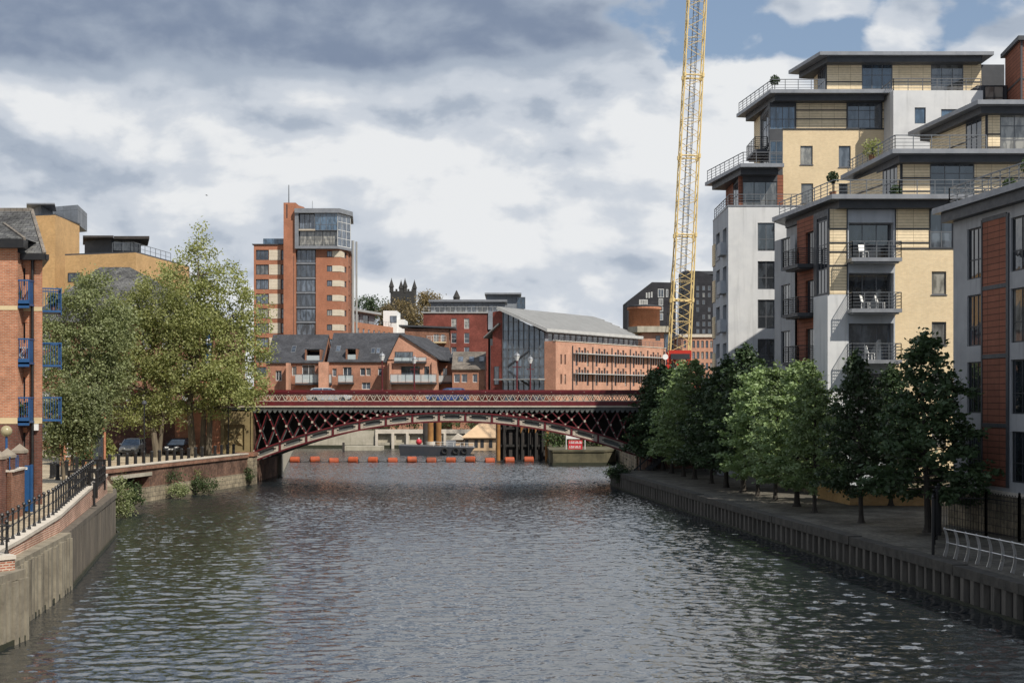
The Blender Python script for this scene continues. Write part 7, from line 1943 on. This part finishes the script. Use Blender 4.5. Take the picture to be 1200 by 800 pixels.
# ------------------------------------------------------------------ trees
def leaf_mesh(name, P, size, mat, seed, up=.35, aspect=.62):
    """one small four-sided leaf face per point"""
    rg = np.random.default_rng(seed); n = len(P)
    u = rg.normal(size=(n, 3)); u /= np.linalg.norm(u, axis=1)[:, None]
    w = rg.normal(size=(n, 3)); w[:, 2] += up; v = np.cross(w, u); v /= (np.linalg.norm(v, axis=1)[:, None] + 1e-9)
    s = size * rg.uniform(.65, 1.35, (n, 1))
    u = u * s * .5; v = v * s * .5 * aspect
    V = np.empty((n, 4, 3)); V[:, 0] = P - u; V[:, 1] = P + v - u * .1; V[:, 2] = P + u; V[:, 3] = P - v - u * .1
    me = bpy.data.meshes.new(name)
    me.vertices.add(n * 4); me.vertices.foreach_set('co', V.ravel())
    me.loops.add(n * 4); me.loops.foreach_set('vertex_index', np.arange(n * 4, dtype=np.int32))
    me.polygons.add(n); me.polygons.foreach_set('loop_start', np.arange(0, n * 4, 4, dtype=np.int32)); me.polygons.foreach_set('loop_total', np.full(n, 4, dtype=np.int32))
    me.update(); me.materials.append(MATS[mat]); return me
def add_mesh(name, me, parent):
    o = bpy.data.objects.new(name, me); COL.objects.link(o); o.parent = parent; WOFF[o.name] = woff(parent); return o

def cone_tree(seed, H, rad, mat, n_leaf=9500, clear=1.65, leaf=.215):
    """street tree: straight stem, whorls of rising limbs, conical crown of leaf clumps; built about the origin"""
    rg = random.Random(seed); nr = np.random.default_rng(seed)
    tr = MB(); tr.tube((0, 0, -.1), (0, 0, clear), .13, .11, n=8, cap=False); tr.tube((0, 0, clear), (rg.uniform(-.1, .1), rg.uniform(-.1, .1), H * .95), .11, .02, n=7, cap=False)
    tr.lathe((0, 0, 0), [(.24, -.05), (.16, .12), (.13, .35)], 8)
    cl = []; wt = []
    lop = [rg.uniform(0, 6.28), rg.uniform(.05, .22)]
    nb = 74
    for i in range(nb):
        f_ = (i + rg.random()) / nb
        z = clear - .1 + (H - clear) * f_ * .97
        env = rad * (1 - f_) ** .62 * min(1, (f_ + .06) / .16) ** .5
        th = i * 2.4 + rg.uniform(-.4, .4); env *= rg.uniform(.72, 1.12) * (1 + lop[1] * math.cos(th - lop[0]))
        rise = .25 + .45 * f_
        base = Vector((0, 0, z)); tip = Vector((math.cos(th) * env, math.sin(th) * env, z + env * rise * .5 - (.35 if f_ < .2 else 0)))
        tr.tube(base, tip * .96 + base * .04, .045 * (1 - f_) + .012, .008, n=5, cap=False)
        m = max(2, int(env / .33))
        for k in range(m):
            q = base.lerp(tip, .38 + .66 * (k + rg.random() * .8) / m)
            cl.append((q.x + rg.gauss(0, .12), q.y + rg.gauss(0, .12), q.z + rg.gauss(0, .1))); wt.append(rg.uniform(.6, 1.3))
    cl.append((0, 0, H)); wt.append(.8); cl.append((0, 0, H * .96)); wt.append(.9)
    cl = np.array(cl); wt = np.array(wt); wt /= wt.sum()
    idx = nr.choice(len(cl), n_leaf, p=wt)
    P = cl[idx] + nr.normal(size=(n_leaf, 3)) * np.array((.16, .16, .11))
    return leaf_mesh('crown', P, leaf, mat, seed), tr
protos = {}
def street_tree(kind, px, py, ytop, rad, label, mat='leaf_lime_lit', D=None):
    D = D or (CAMZ - GR) * F / (py - 467); x = X(px, D); H = Z(ytop, D) - GR
    t_ = thing('quay_tree', label, 'tree', (x, D, GR), 'young trees in rows on the right quay')
    key = (kind, mat)
    if key not in protos:
        me, tr = cone_tree(100 + kind, 9.0, 2.5, mat); off = woff(t_)
        tb = MB(); tb.v = [(v[0] + off.x, v[1] + off.y, v[2] + off.z) for v in tr.v]; tb.f = tr.f; tb.m = tr.m
        protos[key] = (me, tb.build('trunk', 'bark_dark', t_).data)
        bpy.data.objects.remove([o for o in t_.children][0])
    me, tm = protos[key]
    s = (rad / 2.1 * random.uniform(.9, 1.12), rad / 2.1 * random.uniform(.9, 1.12), H / 9.0)
    c = add_mesh('crown', me, t_); k = add_mesh('trunk', tm, t_)
    rz = random.uniform(0, 6.28)
    for o in (c, k): o.scale = s; o.rotation_euler = (random.uniform(-.03, .03), random.uniform(-.03, .03), rz)
    return t_
TT = [(0, 1088, 623, 390, 2.75, 'big dark conical tree beside the iron gate, nearest on the quay', 'leaf_deep_and_shaded'),  # sunlit trees take the bright leaf colour, shaded ones the dark
      (1, 1009.5, 612, 412, 2.15, 'dark tree on the open paving left of the biggest tree', 'leaf_deep_and_shaded'),
      (4, 1044, 592, 428, 2.6, 'dark tree by the low yellow garden wall, between two nearer trees', 'leaf_deep_and_shaded'),
      (5, 954.5, 600, 424, 2.2, 'bright green tree overlapped by the dark tree on the open paving', 'leaf_lime_lit'),
      (6, 934, 593, 425, 2.6, 'brightly lit green tree in front of the dark balconies', 'leaf_lime_lit'),
      (1, 908.5, 586, 427, 2.5, 'brightly lit green tree left of the one in front of the balconies', 'leaf_lime_lit'),
      (7, 888, 581, 432, 2.3, 'half lit tree just behind the two bright green ones', 'leaf_lime_lit'),
      (3, 871, 576, 404, 2.7, 'tallest dark pointed tree before the white wall', 'leaf_deep_and_shaded'),
      (8, 851, 571, 418, 2.6, 'dark tree standing left of the tallest pointed tree', 'leaf_deep_and_shaded'),
      (1, 834, 566, 440, 2.3, 'short dark tree in the gap right of the crane foot', 'leaf_deep_and_shaded'),
      (2, 814, 561, 422, 2.6, 'pale green tree below the red crane foot', 'leaf_lime_lit'),
      (3, 801, 558, 424, 2.6, 'mid green tree just left of the pale one below the crane foot', 'leaf_lime_lit'),
      (1, 787, 554, 428, 2.8, 'dull green tree third from the bridge end', 'leaf_deep_and_shaded'),
      (2, 777, 551, 428, 2.9, 'dull green tree second from the bridge end', 'leaf_deep_and_shaded'),
      (3, 768, 548.5, 434, 3.0, 'dark green tree hiding the right end of the bridge, farthest in the rows', 'leaf_deep_and_shaded')]
for k, px, py, yt, r, lab, mt in TT: street_tree(k, px, py, yt, r, lab, mt)

def big_tree(name, label, base, H, blobs, stems, n_leaf, mat, seed, leaf=.26, bark='bark', clump=.42, cat='tree', group=None, nclump=260, hang=0.0):
    """free-form tree: crown given as ellipsoid lobes (dx,dy,z,rx,ry,rz); limbs run from the stems to leaf clumps"""
    t_ = thing(name, label, cat, base, group)
    rg = random.Random(seed); nr = np.random.default_rng(seed)
    B = Vector(base); tr = MB()
    vol = [b[3] * b[4] * b[5] for b in blobs]; tot = sum(vol)
    cl = []; wt = []
    for b, v in zip(blobs, vol):
        for k in range(max(5, int(nclump * v / tot))):
            d = Vector((rg.gauss(0, 1), rg.gauss(0, 1), rg.gauss(0, 1))).normalized() * rg.random() ** .42 * rg.uniform(.85, 1.16)
            cl.append((b[0] + d.x * b[3], b[1] + d.y * b[4], b[2] + d.z * b[5])); wt.append(rg.uniform(.35, 1.4))
    tops = []
    for (dx, dy, r, pts) in stems:
        pr = Vector((dx, dy, -.1)) + B; rr_ = r
        for i, p in enumerate(pts):
            q = Vector(p) + B; r1 = r * (1 - (i + 1) / (len(pts) + .25)); tr.tube(pr, q, rr_, r1, n=8, cap=False)
            for s1 in range(4):
                tops.append((pr.lerp(q, (s1 + .5) / 4), rr_ + (r1 - rr_) * (s1 + .5) / 4))
            pr = q; rr_ = r1
    for c in cl[::2]:
        q = Vector(c) + B
        cand = [(q - p).length + max(0, p.z - q.z) * 2.5 for p, r in tops]; i = min(range(len(cand)), key=lambda j: cand[j]); p, r = tops[i]
        m_ = p.lerp(q, .5) + Vector((rg.gauss(0, .2), rg.gauss(0, .2), rg.uniform(.0, .5)))
        r0_ = min(r * .45, .09); tr.tube(p, m_, r0_, r0_ * .6, n=5, cap=False); tr.tube(m_, q, r0_ * .6, .008, n=4, cap=False)
    tr.build('trunk', bark, t_)
    cl = np.array(cl); wt = np.array(wt); wt /= wt.sum()
    P = cl[nr.choice(len(cl), n_leaf, p=wt)] + nr.normal(size=(n_leaf, 3)) * np.array((clump, clump, clump * .8))
    if hang: P[:, 2] -= np.abs(nr.normal(size=n_leaf)) * hang
    me = leaf_mesh('crown', P, leaf, mat, seed); add_mesh('crown', me, t_)
    return t_
# poplars by the old quay
D = 125.0; k_ = D / F
def lobe(px, py, rx, rz, dy=0.0, ry=None, base=None, D=125.0):
    q = D / F
    return (X(px, D) - base[0], dy, Z(py, D) - base[2], rx * q, (ry if ry else rx * q * .9) if True else 0, rz * q)
bs = (X(226, D), D, GL)
big_tree('poplar_tree', 'tallest yellow green poplar with several pale trunks beside the bridge end', bs, 20,
    [lobe(*a, base=bs) for a in ((232, 308, 24, 34), (262, 335, 34, 34), (222, 345, 34, 36), (250, 385, 48, 34), (285, 400, 36, 34), (210, 400, 38, 34), (270, 440, 46, 24, -1.5), (225, 440, 36, 24), (302, 452, 24, 18, -2.0), (296, 368, 26, 28), (232, 282, 14, 22), (205, 320, 22, 24), (310, 420, 18, 22), (256, 455, 40, 24, -1.0), (200, 462, 26, 26), (282, 468, 34, 12, -2.5), (306, 462, 18, 12, -2.5), (215, 482, 16, 16), (250, 478, 20, 10))],
    [(0, 0, .34, [(-.3, 0, 4.5), (.3, .2, 9), (.5, .2, 14), (.4, 0, 18.6)]), (1.3, .3, .3, [(1.5, .2, 4.5), (2.2, -.2, 8.5), (3.6, -.3, 12.5)]), (.7, .6, .28, [(.9, .5, 5), (-.6, .8, 9), (-1.2, .9, 13)])],
    34000, 'leaf_poplar', 5, .23, clump=.37, nclump=520)
bs = (X(184, 122), 122, GL)
big_tree('poplar_tree', 'broad olive green poplar between the golden block and the tallest poplar', bs, 15,
    [lobe(*a, base=bs, D=122.0) for a in ((178, 350, 34, 30), (150, 375, 36, 34), (190, 395, 40, 36), (150, 425, 40, 34), (188, 450, 30, 28), (204, 368, 26, 28), (160, 472, 30, 22), (130, 400, 26, 34), (140, 450, 30, 30), (190, 480, 20, 18), (140, 488, 24, 18), (172, 496, 18, 16), (200, 436, 26, 30))],
    [(0, 0, .3, [(-.5, 0, 3.5), (-1.2, 0, 7), (-1.4, .2, 12)]), (.1, .2, .22, [(.5, .2, 4), (.8, .2, 9)])],
    28000, 'leaf_poplar', 6, .22, clump=.36, nclump=430)
bs = (X(104, 112), 112, GL)
big_tree('willow_tree', 'wide grey green willow filling the gap right of the brick flats', bs, 12,
    [lobe(*a, base=bs, D=112.0) for a in ((105, 358, 32, 26), (78, 385, 28, 34), (120, 400, 36, 36), (84, 435, 30, 34), (118, 450, 32, 28), (135, 375, 24, 26), (66, 350, 14, 16), (95, 478, 32, 22), (62, 420, 20, 40), (110, 330, 26, 16), (132, 430, 26, 34))],
    [(0, 0, .28, [(.2, 0, 3), (-.4, .2, 6.5), (.2, .2, 11)]), (.2, .1, .2, [(-.8, .2, 4), (-1.6, .3, 8)])],
    30000, 'leaf_grey', 7, .21, clump=.35, nclump=430)
bs = (X(80, 84), 84, GL)
big_tree('young_tree', 'small silvery tree on the path beside the brick flats', bs, 6,
    [lobe(*a, base=bs, D=84.0) for a in ((72, 505, 22, 22), (98, 488, 28, 20), (112, 470, 18, 18), (66, 478, 18, 22), (88, 515, 26, 14), (104, 500, 20, 18), (84, 462, 22, 18), (62, 520, 14, 16))],
    [(-.25, 0, .13, [(-.35, 0, 1.8), (-.5, .1, 4)]), (.1, .1, .12, [(.2, .1, 1.8), (1.0, .1, 3.8)])],
    14000, 'leaf_grey', 8, .17, clump=.28, nclump=260)
# shrubs on the water's edge and on the far bank
def shrub(name, label, base, rx, rz, n, mat, seed, leaf=.15, group=None):
    b = [(0, 0, rz * .9, rx, rx * .7, rz), (rx * .5, 0, rz * .6, rx * .6, rx * .5, rz * .6), (-rx * .55, 0, rz * .55, rx * .55, rx * .5, rz * .55)]
    return big_tree(name, label, base, rz * 2, b, [(0, 0, .04, [(0, 0, rz * .7), (.1, 0, rz * 1.3)])], n, mat, seed, leaf, 'bark_dark', min(.3, rx * .25), 'shrub', group, 50)
shrub('river_shrub', 'grey green shrub at the water line in the corner between the two left quays', (X(136, 92), 92, .1), 1.0, 1.25, 2600, 'leaf_grey', 21, .15)
shrub('river_shrub', 'darker leafy shrub right of the corner shrub under the stone lintel', (X(152, 96), 97, .4), .7, .9, 1300, 'leaf_bush', 22, .15)
shrub('river_shrub', 'low shrub rooted in the middle of the old brick quay foot', (X(204, 108), 109.5, .2), .75, .55, 1100, 'leaf_grey', 23, .14)
shrub('river_shrub', 'shrub rooted in the old brick quay foot nearest the bridge pier', (X(233, 113), 114.5, .2), 1.0, .7, 1500, 'leaf_bush', 24, .14)
shrub('river_shrub', 'trailing plant on the stone pier at the left bridge end', (X(287, 126), 126.4, .2), .6, .9, 900, 'leaf_bush', 25, .14)
shrub('wall_creeper', 'sparse creeper hanging over the middle of the old brick quay', (X(193, 110), 110.3, 1.1), 1.3, .6, 700, 'leaf_bush', 26, .14)
shrub('wall_creeper', 'pale creeper left of the middle one on the old brick quay', (X(218, 115), 115.6, 1.3), 1.0, .45, 500, 'leaf_poplar', 27, .14)
shrub('garden_shrub', 'bright yellow green shrub beside the silver parked car', (X(123, 116), 116, GL), .7, 1.0, 1300, 'leaf_poplar', 28, .2)
shrub('garden_shrub', 'dark shrub against the small brick entrance building', (X(97, 104), 104, GL), .8, 1.3, 1300, 'leaf_bush', 29, .17)
for i, (px, D, z, rx, rz, mt, lab) in enumerate(((450, 227, 2.6, 4.5, 2.0, 'leaf_bush', 'bushes on the far bank under the left of the arch'), (480, 228, 2.6, 4, 2.6, 'leaf_grey', 'pale bushes on the far bank left of the rusty piles'), (535, 227, 2.6, 5, 2.3, 'leaf_bush', 'bushes on the far bank right of the rusty piles'),
        (655, 176, 1.75, 1.5, 1.5, 'leaf_bush', 'bush at the left end of the stone river pier'), (695, 178, 1.75, 2.0, 1.5, 'leaf_bush', 'bush behind the red board on the stone river pier'), (706, 179, 1.75, 1.3, 1.1, 'leaf_poplar', 'low yellowish bush at the right end of the stone river pier'), (725, 121.5, .9, .9, .7, 'leaf_deep_and_shaded', 'dark weeds hanging at the far end of the right quay'))):
    shrub('bank_shrub', lab, (X(px, D), D, z), rx, rz, 1600, mt, 40 + i, .28 if D > 150 else .16)
# distant crowns on the skyline
for i, (px, py, D, rx, rz, mt, lab) in enumerate(((434, 356, 440, 20, 8, 'leaf_deep_and_shaded', 'dark tree crown on the skyline beside the brick tower'), (478, 368, 400, 22, 20, 'leaf_brown', 'pale brown tree in front of the church tower'), (503, 352, 410, 16, 9, 'leaf_brown', 'thin brown tree top right of the church tower'), (455, 372, 395, 10, 14, 'leaf_brown', 'small brown tree left of the church tower foot'))):
    bs = (X(px, D), D, GF); q = D / F
    big_tree('distant_tree', lab, bs, 30, [(0, 0, Z(py, D) - GF, rx * q, rx * q * .7, rz * q), (rx * .5 * q, 0, Z(py, D) - GF - 3, rx * .7 * q, rx * .5 * q, rz * q), (-rx * .5 * q, 0, Z(py, D) - GF - 3, rx * .7 * q, rx * .5 * q, rz * .9 * q)], [(0, 0, .4, [(0, 0, 14), (.3, 0, Z(py, D) - GF)])], 3200, mt, 60 + i, .55, 'bark', .8, nclump=90)
# terrace plants
def topiary(loc, r, h, label, mat='leaf_deep_and_shaded'):
    t_ = thing('potted_tree', label, 'plant', loc)
    mb = MB(); mb.lathe(loc, [(.18, 0), (.24, .4), (.26, .42)], 10); mb.build('pot', 'pot', t_)
    mb = MB(); mb.tube((loc[0], loc[1], loc[2] + .4), (loc[0], loc[1], loc[2] + h), .035, n=6); mb.build('stem', 'bark_dark', t_)
    nr = np.random.default_rng(int(abs(loc[0] * 100))); n = 420; d = nr.normal(size=(n, 3)); d /= np.linalg.norm(d, axis=1)[:, None]
    P = d * (nr.random((n, 1)) ** .4) * r + np.array((0, 0, h)); add_mesh('foliage', leaf_mesh('foliage', P, .16, mat, 3), t_)
topiary((X(976, 93.5), 93.5, 20.87), .42, 1.35, 'round topiary tree in a pot on the first terrace of the cream block')
topiary((X(884, 0 + 120.5), 120.5, RC1 + .52), .3, .7, 'small potted bush on the lower roof terrace of the tallest block') if False else None
topiary((X(908, 122), 122, RC2 + .52), .45, 1.5, 'round potted tree on the upper roof terrace of the tallest block')
topiary((X(1022, 100), 100, ROOF2 + .52), .75, .9, 'bushy palm like plant on the second terrace of the cream block', 'leaf_poplar')
topiary((X(1050, 94), 94, 20.87), .4, .55, 'low potted bush on the first terrace railing corner', 'leaf_deep_and_shaded')
q = fA.pt(6.9, ZA1 + .8, -.7); topiary(q, .55, .95, 'leafy potted shrub on the roof terrace of the grey block', 'leaf_bush')
q = fA.pt(4.2, ZA1 + .8, -.9); topiary(q, .3, .5, 'small potted shrub on the far end of the grey block roof terrace', 'leaf_bush')
